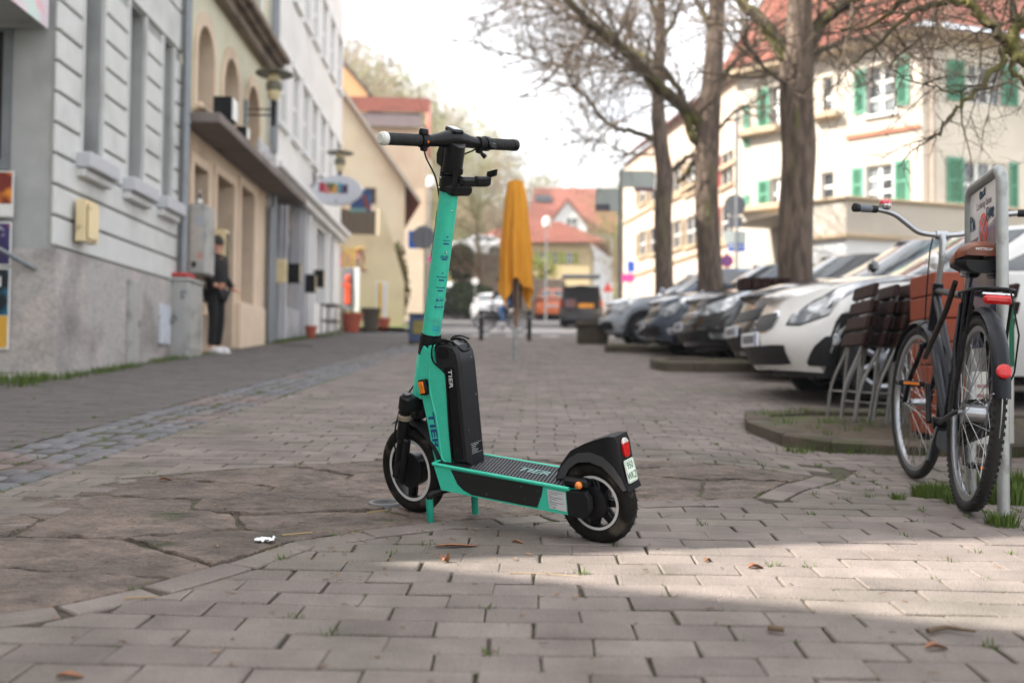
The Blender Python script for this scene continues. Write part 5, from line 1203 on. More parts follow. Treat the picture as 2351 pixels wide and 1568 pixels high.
# angles: 90 is the rider's left, 180 the rear; the camera looks at about 150
b = MB(MS_); b.prism(rrect(.022, .031, .735, .895, .003), (0, .0146, 0), (1, 0, 0), (0, 0, 1), 0, -.0009); b.build('black_strip', m_blk, st)
for h_ in (.905, .77): b = MB(MS_); b.sph((.0305 * math.cos(R(166)), .0305 * math.sin(R(166)), h_), .0032, 8, 5); b.build('rivet', m_chr, st)
def cyltext(body, h, ang, size, m=None, bold=.0004):
    """flat print wrapped round the column"""
    me_o = text(body, size, m or m_navy, st, 'small_print', Matrix.Identity(4), .0, bold=bold); me = me_o.data
    for v in me.vertices:
        a = R(ang) + v.co.x / .031; v.co = MS_ @ Vector((.0310 * math.cos(a), .0310 * math.sin(a), h + v.co.y))
    return me_o
for h_, lines in ((.803, ('18', 'Fahre ab 18', '')), (.752, ('o', 'Fahre alleine', 'auf dem Scooter')), (.683, ('P', 'Bitte Parkhinweise', '')), (.648, ('', 'Fahre vorsichtig', ''))):
    if lines[0]: cyltext(lines[0], h_ + .018, 160, .009)
    cyltext(lines[1], h_ + .006, 160, .0048)
    if lines[2]: cyltext(lines[2], h_ + .0015, 160, .0048)
    cpatch(142, 178, h_ - .007, h_ - .002, m_navy, 'print_bar')
for h_, tx in ((.612, 'App Store'), (.589, 'Google Play')):
    for e0, e1 in ((h_ - .009, h_ - .0083), (h_ + .0083, h_ + .009)): cpatch(140, 185, e0, e1, m_navy, 'badge_line')
    for a0 in (140, 184): cpatch(a0, a0 + 1, h_ - .009, h_ + .009, m_navy, 'badge_line')
    cyltext(tx, h_, 166, .0072); cpatch(143, 149, h_ - .004, h_ + .004, m_navy, 'badge_mark')
m_cyan = mat('cyan_print', (30, 140, 190), .5); cyltext('Powered by', .522, 163, .0055, m_cyan); cyltext('OKAI', .510, 163, .011, m_cyan)
# phone holder and its clamp
b = MB(MS_); b.lathe([(.0355, .962), (.0355, 1.012), (.033, 1.012), (.033, .962)], 28, (0, 0, 0), closed=True); b.bx(-.052, .0, -.060, .033, .955, .992, .012); cl = b.build('holder_clamp', m_bk, sc)
b = MB(MS_); b.bx(-.078, -.05, -.105, .022, .99, 1.02, .009); b.bx(-.085, -.06, -.035, -.1, .995, 1.024, .006); ph = b.build('phone_holder', m_bk, sc)
b = MB(MS_); b.prism([(-.05, .995), (-.05, 1.035), (-.088, 1.05), (-.088, 1.03), (-.064, 1.02), (-.064, .995)], (0, -.105, 0), (1, 0, 0), (0, 0, 1), 0, .008); b.build('holder_hook', m_bk, ph)
b = MB(MS_); b.prism([(-.04, .98), (-.04, 1.035), (-.075, 1.045), (-.075, 1.03), (-.06, 1.02), (-.06, .98)], (0, .03, 0), (1, 0, 0), (0, 0, 1), 0, .008); b.build('holder_hook', m_bk, ph)
for h_ in (.972, 1.003): b = MB(MS_); b.sph((.01, .036, h_), .004, 8, 5); b.build('bolt', m_chr, cl)
# black head of the column, bar, display
b = MB(MS_); n_ = 28; r_ = .0325
vs = [(r_ * math.cos(2 * PI * k / n_), r_ * math.sin(2 * PI * k / n_), 1.02) for k in range(n_)] + [(r_ * math.cos(2 * PI * k / n_), r_ * math.sin(2 * PI * k / n_), 1.122 + .55 * r_ * math.cos(2 * PI * k / n_)) for k in range(n_)]
b.add(vs, [(k, (k + 1) % n_, n_ + (k + 1) % n_, n_ + k) for k in range(n_)]); hd = b.build('column_head', m_bk, sc, 60)
b = MB(MS_); b.add(vs[n_:], [tuple(range(n_))]); b.build('head_cap', m_bat, hd, 0, False)
BH = 1.115
b = MB(MS_); Pb = [(.012, y, BH + .012 * (1 - min(1, abs(y) / .1)) ) for y in (-.16, -.1, -.06, -.025, 0, .025, .06, .1, .16)]; b.tube(Pb, [.0165, .0175, .021, .027, .029, .027, .021, .0175, .0165], 18); bar = b.build('handlebar', m_bk, sc, 60)
for sy in (1, -1):
    b = MB(MS_); n_ = 40
    prof = [(.0175 + (.0012 if k % 2 else 0), .137 + k * .0033) for k in range(n_)]; b.lathe(prof, 24, (.012, 0, BH), (0, sy, 0)); g_ = b.build('grip', m_grip, bar, 20)
    b = MB(MS_); b.lathe([(.0195, .266), (.0205, .272), (.0205, .282), (.014, .288), (.0001, .2885)] if sy > 0 else [(.0195, .262), (.0198, .264), (.0198, .282), (.0185, .284), (.0001, .284)], 24, (.012, 0, BH), (0, sy, 0)); b.build('end_cap', mat('white_cap', (206, 206, 198), .4, trans=.0) if sy > 0 else m_bk, g_, 40)
    b = MB(MS_); b.lathe([(.0215, .106), (.0215, .134), (.018, .134), (.018, .106)], 20, (.012, 0, BH), (0, sy, 0), True); b.bx(.0, .022, sy * .108, sy * .126, BH - .032, BH - .016, .004); b.build('control_ring', m_bk2, bar, 40)
    b = MB(MS_); b.tube([(.03, sy * .115, BH - .012), (.055, sy * .13, BH - .014), (.06, sy * .17, BH - .016), (.056, sy * .235, BH - .012)], [.006, .006, .005, .005], 8); b.build('brake_lever', m_bk, bar, 50)
b = MB(MS_); b.lathe([(.0001, .038), (.012, .036), (.015, .028), (.015, .02)], 18, (.012, .124, BH)); b.build('bell', m_bk, bar, 50)
b = MB(MS_); b.bx(-.0115, -.0095, .118, .123, BH - .004, BH + .004); b.build('orange_mark', m_amber, bar, 0)
b = MB(MS_); b.lathe([(.024, .136), (.024, .15), (.019, .15), (.019, .136)], 20, (.012, 0, BH), (0, -1, 0), True); b.box((-.014, -.15, BH - .004), (.016, .03, .022), (0, R(20), 0), .005); b.build('throttle', m_bk, bar, 40)
b = MB(MS_); b.tube([(.0, -.118, BH - .03), (-.008, -.13, BH - .04)], [.006, .008], 8); b.build('cable_end', m_bk, bar, 50)
b = MB(MS_); b.box((.012, .0, BH + .036), (.05, .044, .014), (0, R(-8), 0), .005); ds = b.build('display', m_bk, bar)
b = MB(MS_); b.box((.014, .0, BH + .0442), (.036, .032, .0012), (0, R(-8), 0)); b.build('display_label', m_lab, ds, 0)
b = MB(MS_); b.prism([(0, .0), (.03, .01), (.036, .04), (.026, .07), (.0, .075)], (.03, -.018, 1.03), (1, 0, 0), (0, 0, 1), 0, -.036, .004); b.box((.04, 0, 1.015), (.012, .02, .05), bev=.003); b.build('head_lamp', m_bk, hd)
# frame
m_weld = m_tq
b = MB(); o1 = [(.619, .197), (.563, .200), (.586, .226), (.595, .342), (.614, .448), (.606, .564), (.632, .59), (.645, .57), (.668, .494), (.684, .434), (.655, .418), (.641, .338), (.626, .231)]
b.prism(o1, (0, -.042, 0), (1, 0, 0), (0, 0, 1), 0, -.084, 0); fr_ = b.build('down_tube', m_tq, sc)
b = MB(); o2 = [(.565, .200), (.542, .199), (.545, .317), (.545, .40), (.542, .481), (.547, .503), (.557, .518), (.586, .536), (.593, .55), (.586, .59), (.606, .592), (.610, .564), (.618, .448), (.599, .342), (.590, .226)]
b.prism(o2, (0, -.047, 0), (1, 0, 0), (0, 0, 1), 0, -.094, 0); b.build('battery_cheek', m_tq, fr_)
for sy in (1, -1):
    b = MB(); b.tube(smoothpath([(.606, sy * .043, .568), (.614, sy * .046, .448), (.595, sy * .046, .342), (.586, sy * .046, .226), (.565, sy * .045, .203)], 6), [.0042 + .0012 * math.sin(i * 2.1) for i in range(25)], 6); b.build('weld_seam', m_tq, fr_, 60)
    b = MB(); b.tube(smoothpath([(.541, sy * .0475, .201), (.544, sy * .0475, .317), (.541, sy * .0475, .481), (.549, sy * .0475, .51), (.586, sy * .0475, .537), (.594, sy * .0475, .565), (.582, sy * .045, .604), (.545, sy * .044, .614), (.505, sy * .04, .606)], 6), .0034, 6); b.build('rubber_trim', m_bk, fr_, 60)
b = MB(); MH = Matrix.Translation(AX) @ Matrix.Rotation(RAKE, 4, 'Y'); b.M = MH; b.lathe([(.0375, .27), (.0375, .415), (.034, .42)], 28, (0, 0, 0)); b.build('head_tube', m_tq, sc)
text('TIER', .036, m_navy, fr_, 'lettering', plane_m((.6170, .0424, .308), Vector((-.020, 0, -.152)), Vector((-.95, 0, .12))), .0004, sx=1.75, bold=.0008)
b = MB(); b.prism(rrect(-.016, .016, -.026, .026, .006), (.636, .0435, .455), Vector((.98, 0, -.15)).normalized(), (.15, 0, .98), 0, -.016, .002); rf = b.build('side_reflector', m_bk, sc)
b = MB(); b.prism(rrect(-.009, .012, -.02, .02, .004), (.636, .0600, .455), Vector((.98, 0, -.15)).normalized(), (.15, 0, .98), 0, -.004, .0015); b.build('reflector_lens', m_amber, rf)
# battery
b = MB(); bp = [(.59, .203), (.473, .205), (.482, .535), (.487, .57), (.502, .594), (.54, .603), (.576, .598), (.59, .577), (.592, .5)]
ring0 = [(x, -.036, z) for x, z in inset(bp, .010)]; 
k = len(bp); rows = [[(x, -.043, z) for x, z in inset(bp, .010)], [(x, -.034, z) for x, z in bp], [(x, .034, z) for x, z in bp], [(x, .043, z) for x, z in inset(bp, .010)]]
vs = [p for r_ in rows for p in r_]; fs = [tuple(range(k))] + [(r_ * k + j, r_ * k + (j + 1) % k, (r_ + 1) * k + (j + 1) % k, (r_ + 1) * k + j) for r_ in range(3) for j in range(k)] + [tuple(3 * k + j for j in range(k))]
b.add(vs, fs); bat = b.build('battery', m_bat, sc, 25)
b = MB(); b.tube(smoothpath([(.588, .036, .575), (.575, .036, .600), (.545, .034, .6065), (.512, .03, .600), (.490, .02, .578), (.488, 0, .574), (.490, -.02, .578), (.512, -.03, .600), (.545, -.034, .6065), (.575, -.036, .600), (.588, -.036, .575)], 4), .0042, 8); b.build('battery_handle', m_bk, bat, 60)
b = MB(); b.prism(rrect(.527, .574, .55, .59, .014), (0, .0437, 0), (1, 0, 0), (0, 0, 1), 0, -.0008); b.build('finger_recess', m_bk, bat)
b = MB(); b.prism([(.55, .525), (.508, .523), (.497, .222), (.545, .222)], (0, .0434, 0), (1, 0, 0), (0, 0, 1), 0, -.0008); b.build('side_panel', m_bk, bat, 0)
text('TIER', .021, m_wht2, bat, 'lettering', plane_m((.526, .0447, .487), Vector((-.02, 0, -.99)), Vector((-.99, 0, .02))), .0003, sx=1.5)
mlab = plane_m((.4795, 0.0, .255), (0, -1, 0), Vector((.027, 0, .99)))
b = MB(mlab); b.bx(-.028, .028, -.017, .017, .0045, .0052); lb_ = b.build('battery_label', m_bk, bat, 0)
for y0 in (-.0168, .0162): b = MB(mlab); b.bx(-.028, .028, y0, y0 + .0006, .0053, .0058); b.build('label_line', m_lab, lb_, 0)
for k_ in range(5): b = MB(mlab); b.bx(-.025, (.012, .0, -.004, .008, .004)[k_], .011 - k_ * .0058, .0122 - k_ * .0058, .0053, .0058); b.build('label_line', m_lab, lb_, 0)
# deck
def dz_(x): return .185 + (x - .07) * (.023 / .521)
b = MB(); dpoly = [(.592, dz_(.592) - .004), (.072, dz_(.072) - .004), (.071, .103), (.30, .110), (.568, .123)]
b.prism(dpoly, (0, -.083, 0), (1, 0, 0), (0, 0, 1), 0, -.166, 0); deck = b.build('deck', m_tq, sc)
for sy in (1, -1): b = MB(); b.tube([(.594, sy * .083, dz_(.592)), (.35, sy * .085, dz_(.35)), (.068, sy * .085, dz_(.07))], .006, 8); b.build('deck_lip', m_tq, deck, 60)
b = MB(); b.tube([(.594, -.083, dz_(.592)), (.598, 0, dz_(.592)), (.594, .083, dz_(.592))], .006, 8); b.build('deck_lip', m_tq, deck, 60)
mat_top = Matrix.Translation((0, 0, dz_(0))) @ Matrix.Rotation(-math.atan(.023 / .521), 4, 'Y')
b = MB(mat_top); b.bx(.075, .59, -.079, .079, -.006, .0015); mt_ = b.build('deck_mat', m_bk2, deck, 0)
b = MB(mat_top)
for i in range(30):
    for j in range(9):
        x = .085 + i * .0125 + (j % 2) * .006; y = -.07 + j * .0172; b.box((x, y, .0025), (.0052, .0145, .004), (0, 0, R(20)))
stuff(b.build('mat_ribs', mat('mat_rib', (74, 74, 78), .6, var=.15, scale=30), mt_, 0))
text('TIER', .05, m_mint, mt_, 'lettering', mat_top @ plane_m((.25, 0, .0046), (-1, 0, 0), (0, -1, 0)), .0004, sx=1.25, bold=.001)
b = MB(); b.prism([(.519, .196), (.162, .181), (.169, .154), (.188, .113), (.242, .114), (.44, .122), (.474, .134), (.496, .151)], (0, .0838, 0), (1, 0, 0), (0, 0, 1), 0, -.0012); b.build('side_inlay', mat('scuffed_black', (12, 12, 12), .7, var=.25, scale=20, dirt=((96, 92, 86), (.66, .72), 45)), deck, 0)
b = MB(); b.prism([(.147, .175), (.082, .172), (.081, .113), (.143, .117)], (0, .0838, 0), (1, 0, 0), (0, 0, 1), 0, -.0012); tl_ = b.build('type_label', m_lab, deck, 0)
for k_ in range(9):
    b = MB(); z = .169 - k_ * .0052; b.prism([(.141, z), (.093 + .02 * (k_ % 3), z - .002), (.093 + .02 * (k_ % 3), z - .0032), (.141, z - .0012)], (0, .0853, 0), (1, 0, 0), (0, 0, 1), 0, -.0003); b.build('label_line', m_print, tl_, 0)
text('CE', .009, m_print, tl_, 'label_mark', plane_m((.125, .0855, .1215), (-1, 0, 0), (0, 0, 1)), .0002)
# rear end
b = MB(); b.prism([(.082, .178), (.012, .181), (.0, .16), (.0, .125), (.022, .098), (.08, .098)], (0, .066, 0), (1, 0, 0), (0, 0, 1), 0, -.02, .004); b.prism([(.082, .178), (.012, .181), (.0, .16), (.0, .125), (.022, .098), (.08, .098)], (0, -.045, 0), (1, 0, 0), (0, 0, 1), 0, -.02, .004); b.bx(.07, .1, -.066, .066, .105, .175, .006); b.build('rear_fork', m_bk2, sc)
for sy in (1, -1):
    b = MB(); b.bx(.008, .094, sy * .048, sy * .082, .187, .217, .009); mnt = b.build('indicator_mount', m_bk, sc); b = MB(); b.lathe([(.0115, 0), (.0115, .006), (.007, .013), (.0001, .015)], 16, (.034, sy * .082, .200), (0, sy, 0)); b.build('indicator_lens', m_amber, mnt, 50)
b = MB(); fo_ = [(.146, .192), (.136, .222), (.122, .246), (.087, .288), (.037, .314), (-.014, .333), (-.045, .342), (-.068, .343), (-.076, .322), (-.082, .275), (-.094, .215), (-.108, .183), (-.098, .179), (-.082, .196), (-.066, .22), (-.044, .244), (-.015, .266), (.022, .274), (.065, .267), (.099, .246), (.117, .222), (.126, .192)]
b.prism(fo_, (0, .037, 0), (1, 0, 0), (0, 0, 1), 0, .074, 0); fd = b.build('rear_mudguard', m_bk2, sc, 25)
b = MB(); fl_ = [(.140, .196), (.124, .232), (.093, .265), (.062, .283), (.02, .290), (-.025, .28), (-.06, .253), (-.084, .222), (-.1, .188), (-.09, .184), (-.075, .2), (-.055, .222), (-.022, .25), (.02, .261), (.062, .255), (.094, .233), (.112, .2)]
for sy in (1, -1): b.prism(fl_, (0, sy * .0375, 0), (1, 0, 0), (0, 0, 1), 0, -sy * .0035)
b.build('mudguard_flange', mat('flange_grey', (54, 54, 57), .6, var=.08), fd, 25)
rl = plane_m((-.0785, 0, .310), (0, -1, 0), Vector((.14, 0, .98)))
b = MB(rl); b.prism(rrect(-.0165, .0165, -.034, .022, .0145, 6), (0, 0, .0), (1, 0, 0), (0, 1, 0), 0, .008, .003); tlp = b.build('tail_light', m_redl, fd, 40)
b = MB(rl); b.prism(ellipse(0, .007, .0165, .017, 14, 0, 180), (0, 0, .0), (1, 0, 0), (0, 1, 0), .001, .0088, .003); b.build('clear_top', m_clear, tlp, 40)
pl = plane_m((-.093, 0, .237), (0, -1, 0), Vector((.2, 0, .96)))
b = MB(pl); b.prism(rrect(-.0275, .0275, -.034, .034, .006), (0, 0, .002), (1, 0, 0), (0, 1, 0), 0, .002); pt = b.build('insurance_plate', m_plate, sc, 30)
for sx_ in (-1, 1):
    b = MB(pl); b.bx(sx_ * .0245 - .0005, sx_ * .0245 + .0005, -.031, .031, .0042, .0046); b.bx(-.0245, .0245, sx_ * .031 - .0005, sx_ * .031 + .0005, .0042, .0046); b.build('plate_border', m_pgreen, pt, 0)
text('950', .030, m_pgreen, pt, 'lettering', pl @ plane_m((0, .0155, .0044), (1, 0, 0), (0, 1, 0)), .0002, sx=.78, bold=.0003); text('WKZ', .030, m_pgreen, pt, 'lettering', pl @ plane_m((0, -.0155, .0044), (1, 0, 0), (0, 1, 0)), .0002, sx=.70, bold=.0003)
# stand
for (x, y, kx) in ((.603, .105, 0), (.545, -.06, 0)):
    b = MB(); sg = 1 if y > 0 else -1; b.tube(smoothpath([(.55, sg * .03, .118), (.585, sg * .075, .113), (x - .003, y - sg * .006, .108), (x, y, .09)], 5), .0105, 10); ks = b.build('stand_arm', m_bk, sc, 60)
    b = MB(); b.cyl((x, y, .095), (x + .003, y, .003), .0125, .0115, 14); b.build('stand_leg', m_dtq, sc, 50)
# cables
for pts in ([(.02, .11, BH - .02), (.06, .06, BH - .06), (.05, .02, BH - .12), (.034, .0, BH - .2)], [(.02, -.11, BH - .02), (.065, -.05, BH - .07), (.052, -.01, BH - .14), (.034, .0, BH - .24)]):
    b = MB(MS_); b.tube(smoothpath(pts, 5), .0028, 6); b.build('brake_cable', m_bk, bar, 60)
b = MB(MS_); b.tube(smoothpath([(.03, .02, .3), (.05, .05, .22), (.04, .07, .1), (.0, .06, .03)], 5), .003, 6); b.build('brake_cable', m_bk, sc, 60)
# ================================================================ bicycles
m_frame = mat('bike_dark_blue', (12, 14, 22), .36, var=.1, coat=0., spec=.22)
m_alu = mat('aluminium', (170, 172, 176), .32, .9, var=.08, scale=12)
m_spoke = mat('spoke_steel', (150, 150, 150), .3, .9)
m_btyre = mat('bike_tyre', (26, 25, 25), .85, var=.15, scale=20, bump=.3, bscale=150)
m_leather = mat('brown_leather', (122, 66, 40), .42, var=.14, scale=9, bump=.15, bscale=90, dirt=((84, 44, 28), (.55, .75), 6))
def bike_wheel(parent, c, r=.345, tw=.021, n=32, hub=.018, hl=.05, M=None, far=False, knob=False, hubm=None):
    c = Vector(c); A = (0, 1, 0); b = MB(M)
    b.lathe([(r - tw * 2 + tw * (1 + math.cos(a)), tw * math.sin(a)) for a in [2 * PI * k / 10 for k in range(10)]], 20 if far else 60, c, A, True); ty = b.build('tyre', m_btyre, None, 60)
    rr_ = r - tw * 1.9; b = MB(M); b.lathe([(rr_ + .002, -.012), (rr_ + .002, .012), (rr_ - .016, .009), (rr_ - .018, 0), (rr_ - .016, -.009)], 20 if far else 56, c, A, True); w_ = b.build('wheel', m_alu, parent, 40); ty.parent = w_
    if knob:
        b = MB(M)
        for k in range(84):
            a = 2 * PI * k / 84
            for sy in (-1, 1): b.box(c + Vector((math.cos(a) * (r - .007), sy * tw * .82, math.sin(a) * (r - .007))), (.012, .009, .006), (0, -a + PI / 2, 0))
        stuff(b.build('tread_knobs', m_btyre, w_, 0))
    b = MB(M); b.lathe([(.0001, -hl), (.009, -hl), (.009, -hl * .8), (hub * 1.35, -hl * .72), (hub, -hl * .6), (hub, hl * .6), (hub * 1.35, hl * .72), (.009, hl * .8), (.009, hl), (.0001, hl)], 18, c, A); b.build('hub', hubm or m_alu, w_, 50)
    b = MB(M)
    for k in range(n):
        a = 2 * PI * k / n; sy = 1 if k % 2 else -1; a2 = a + (.55 if (k // 2) % 2 else -.55)
        b.tube([c + Vector((math.cos(a2) * hub * 1.3, sy * hl * .68, math.sin(a2) * hub * 1.3)), c + Vector((math.cos(a) * (rr_ - .012), 0, math.sin(a) * (rr_ - .012)))], .0014 if not far else .003, 4, False)
    stuff(b.build('spokes', m_spoke, w_, 0)); return w_
def arc(c, r, a0, a1, n, y=0.): return [Vector(c) + Vector((math.cos(R(a0 + (a1 - a0) * i / n)) * r, y, math.sin(R(a0 + (a1 - a0) * i / n)) * r)) for i in range(n + 1)]
def fender(parent, c, r, a0, a1, w_, m, M=None, name='mudguard'):
    b = MB(M); c = Vector(c)
    for e in (0, .0025): b.grid(lambda u, v: c + Vector((math.cos(R(a0 + (a1 - a0) * u)) * (r + e - .016 * (2 * v - 1) ** 2), (v - .5) * w_, math.sin(R(a0 + (a1 - a0) * u)) * (r + e - .016 * (2 * v - 1) ** 2))), 26, 7)
    return b.build(name, m, parent, 60)
bk = thing('city_bicycle', 'dark city bicycle with brown saddle leaning on the carsharing sign', 'bicycle', (0, 0, 0))
_o = Vector((1.615, 3.54, gz(1.615, 3.54) + .002)); az = R(12.5); _e = _o + Vector((math.sin(az), math.cos(az), 0)) * 1.06; _e.z = gz(_e.x, _e.y); _f = (_e - _o).normalized(); _u = Vector((0, 0, 1)); _u = (_u - _f * _u.dot(_f)).normalized(); _l = _u.cross(_f); ln = R(-4.2)
bk.location = _o; bk.rotation_euler = Matrix((_f, _l * math.cos(ln) - _u * math.sin(ln), _u * math.cos(ln) + _l * math.sin(ln))).transposed().to_euler()
WR = .348; bike_wheel(bk, (0, 0, WR), WR, .021, 36, .03, .055, knob=True)
HB, HT = Vector((.90, 0, .64)), Vector((.835, 0, .86)); axd = (HT - HB).normalized(); ste = R(8)
FC = Vector((1.06, 0, WR)); MSt = Matrix.Translation(HB) @ Matrix.Rotation(ste, 4, axd) @ Matrix.Translation(-HB)
bike_wheel(bk, FC, WR, .021, 36, .017, .05, M=MSt)
BB = Vector((.45, 0, .285)); ST = Vector((.26, 0, .80))
def bar(pts, r, nm, m=m_frame, M=None, n=12, par=None): b = MB(M); b.tube(pts, r, n); return b.build(nm, m, par or bk, 60)
bar([HB - axd * .03, HT], .020, 'head_tube'); bar([BB, ST], .0155, 'seat_tube'); bar([HB + axd * .02, BB], .0185, 'down_tube'); bar([HT - axd * .04, Vector((.40, 0, .48))], .0155, 'top_tube'); bar([HT - axd * .015, ST - Vector((0, 0, .02))], .014, 'upper_tube')
for sy in (1, -1):
    y = .06 * sy
    bar([BB + Vector((-.02, .03 * sy, 0)), (.2, y, .31), (0, y, WR)], .0085, 'chain_stay', n=8); bar([ST + Vector((0, .018 * sy, -.05)), (.12, y * .95, .58), (0, y, WR)], .0075, 'seat_stay', n=8)
    bar(smoothpath([HB - axd * .03 + Vector((0, .03 * sy, 0)), HB - axd * .12 + Vector((.005, .048 * sy, 0)), (1.0, .052 * sy, .46), tuple(FC + Vector((0, .055 * sy, 0)))], 4), .011, 'fork_blade', M=MSt, n=8)
b = MB(MSt); b.box(HB - axd * .035, (.04, .09, .03), bev=.01); b.build('fork_crown', m_frame, bk)
b = MB(); b.cyl(BB + Vector((0, -.05, 0)), BB + Vector((0, .05, 0)), .024); b.build('bottom_bracket', m_blk, bk)
b = MB(); b.lathe([(.075, -.003), (.088, -.003), (.088, .003), (.075, .003)], 36, BB + Vector((0, -.045, 0)), (0, 1, 0), True)
for k in range(5): a = 2 * PI * k / 5; b.tube([BB + Vector((0, -.045, 0)), BB + Vector((math.cos(a) * .08, -.045, math.sin(a) * .08))], .007, 6)
b.build('chainring', m_blk, bk)
ch = []
b = MB(); ch = arc(BB + Vector((0, -.045, 0)), .09, -80, 80, 10) + arc((0, -.045, WR), .04, 100, 260, 8); b.tube(ch, .004, 5, closed=True); b.build('chain', m_blk, bk)
b = MB(); b.prism([(-.06, WR - .06), (.45, .2), (.54, .24), (.55, .32), (.45, .385), (-.05, WR + .06)], (0, -.054, 0), (1, 0, 0), (0, 0, 1), 0, .006); b.build('chain_guard', m_blk, bk)
for sy, ang in ((1, 62), (-1, 242)):
    d = Vector((math.cos(R(ang)), 0, math.sin(R(ang)))); e = BB + Vector((0, sy * .065, 0)); p = e + d * .17 + Vector((0, sy * .012, 0))
    cr = bar([e, e + d * .17], [.012, .009], 'crank', m_blk, n=8); b = MB(); c = p + Vector((0, sy * .06, 0)); b.box(c + Vector((.045, 0, 0)), (.016, .09, .022), bev=.004); b.box(c - Vector((.045, 0, 0)), (.016, .09, .022), bev=.004); b.box(c + Vector((0, .04, 0)), (.09, .012, .018), bev=.004); b.box(c - Vector((0, .04, 0)), (.09, .012, .018), bev=.004); b.cyl(p, c + Vector((0, sy * .04, 0)), .011, n=10)
    pdl = b.build('pedal', m_blk, bk)
    for sx_ in (1, -1): b = MB(); b.box(c + Vector((sx_ * .0538, 0, 0)), (.002, .06, .012)); b.build('pedal_reflector', m_amber, pdl, 0)
# stem and swept bar
QT = HT + axd * .245
b = MB(MSt); b.cyl(HT - axd * .01, HT + axd * .018, .024, .022); b.build('headset', m_blk, bk); bar([HT, HT + axd * .14], .0125, 'stem', m_alu, MSt)
b = MB(MSt); b.tube([HT + axd * .12, HT + axd * .2 + Vector((.012, 0, 0)), QT + Vector((.04, 0, -.015))], [.014, .016, .021], 12, squash=(1, .9)); b.build('stem_arm', m_alu, bk, 60); BC = QT + Vector((.045, 0, -.01))
b = MB(MSt); b.cyl(BC + Vector((0, -.024, 0)), BC + Vector((0, .024, 0)), .019); b.build('bar_clamp', m_alu, bk)
hp = [BC, BC + Vector((0, .05, .002)), BC + Vector((.0, .10, .012)), BC + Vector((-.006, .15, .045)), BC + Vector((-.016, .195, .075)), BC + Vector((-.032, .24, .09)), BC + Vector((-.055, .30, .096)), BC + Vector((-.095, .385, .094))]
full = [Vector((p.x, -p.y, p.z)) for p in hp[:0:-1]] + hp
b = MB(MSt); b.tube(smoothpath(full, 4), .0115, 12); hb_ = b.build('handlebar', m_alu, bk, 60)
for sy in (1, -1):
    e0, e1 = hp[-2].copy(), hp[-1].copy(); d = (e1 - e0).normalized(); e0.y *= sy; e1.y *= sy; d.y *= sy; s0 = e1 - d * .10
    b = MB(MSt); b.tube([s0, s0 + d * .03], [.0165, .0165], 16); g_ = b.build('grip', m_grip, hb_, 50); b = MB(MSt); b.tube([s0 + d * .03, s0 + d * .055, s0 + d * .095], [.0163, .0175, .017], 16); b.build('grip_sleeve', mat('grey_rubber', (104, 108, 116), .7), g_, 50); b = MB(MSt); b.tube([s0 + d * .095, s0 + d * .115, s0 + d * .118], [.0185, .019, .012], 16); b.build('grip_end', m_grip, g_, 50)
bp_ = hp[-3] + Vector((-.004, .012, .013)); b = MB(MSt); b.lathe([(.022, 0), (.025, .006), (.025, .018), (.022, .02)], 20, bp_); bl = b.build('bell', m_chr, hb_, 40)
b = MB(MSt); b.lathe([(.0265, .018), (.027, .024), (.022, .034), (.010, .040), (.0001, .041)], 20, bp_); b.build('bell_dome', mat('red_dotted', (196, 40, 56), .35, var=.05, col2=(232, 190, 190), cpos=(.56, .6), cscale=130), bl, 50); b = MB(MSt); b.tube([bp_ + Vector((.03, .01, .0)), bp_ + Vector((.032, .016, .016))], [.005, .007], 8); b.build('bell_lever', m_blk, bl, 50)
b = MB(MSt); b.tube(smoothpath([BC + Vector((.02, .03, -.01)), BC + Vector((.09, .02, -.10)), HB + Vector((.09, 0, .05)), HB + Vector((.05, 0, -.06))], 5), .003, 6); b.build('cable', m_blk, bk, 60)
# saddle
SD = Vector((.185, 0, .90)); b = MB()
def sadd(u, v):
    x = -.14 + .30 * u; fb = min(1, .62 + u * 4.5) if u < .085 else 1; w_ = fb * (.066 * (1 - sstep(.35, 1, u)) + .024); a = PI * (v * 1.16 - .08); yy = math.cos(a) * w_; zz = fb * math.sin(a) * (.07 - .028 * u) * (.55 + .45 * math.sin(PI * min(1, .12 + u * .95))); return SD + Vector((x, yy, zz + .02 * (1 - u) ** 3 - .01 * math.sin(PI * u)))
b.grid(sadd, 22, 16); b.add([sadd(0, k / 15) for k in range(16)], [tuple(range(16))]); sdl = b.build('saddle', m_leather, bk, 70)
b = MB(); b.grid(lambda u, v: (lambda p: Vector((p.x, p.y * .985, SD.z - .004 - .046 * math.sin(PI * v) * (.5 + .5 * (1 - u)) )))(sadd(u, v)), 22, 12); b.add([(sadd(0, v / 11).x, sadd(0, v / 11).y * .985, SD.z - .004 - .046 * math.sin(PI * v / 11)) for v in range(12)], [tuple(range(12))]); b.build('saddle_base', m_blk, sdl, 60)
text('WITTKOP', .013, m_wht2, sdl, 'lettering', plane_m(SD + Vector((-.1405, 0, .036)), (0, -1, 0), (.25, 0, .97)), .001, shear=.3, bold=.0003)
b = MB(); b.tube([ST, Vector((.23, 0, .875))], .013, 12); b.build('seat_post', m_alu, bk, 60)
for sy in (1, -1): b = MB(); b.lathe([(.014 + .003 * (k % 2), .018 + .006 * k) for k in range(7)], 12, (.10, sy * .045, .80 + .02)); b.build('saddle_spring', m_alu, sdl, 40)
b = MB(); b.box((.2, 0, .862), (.06, .045, .03), bev=.008); b.build('saddle_clamp', m_blk, sdl)
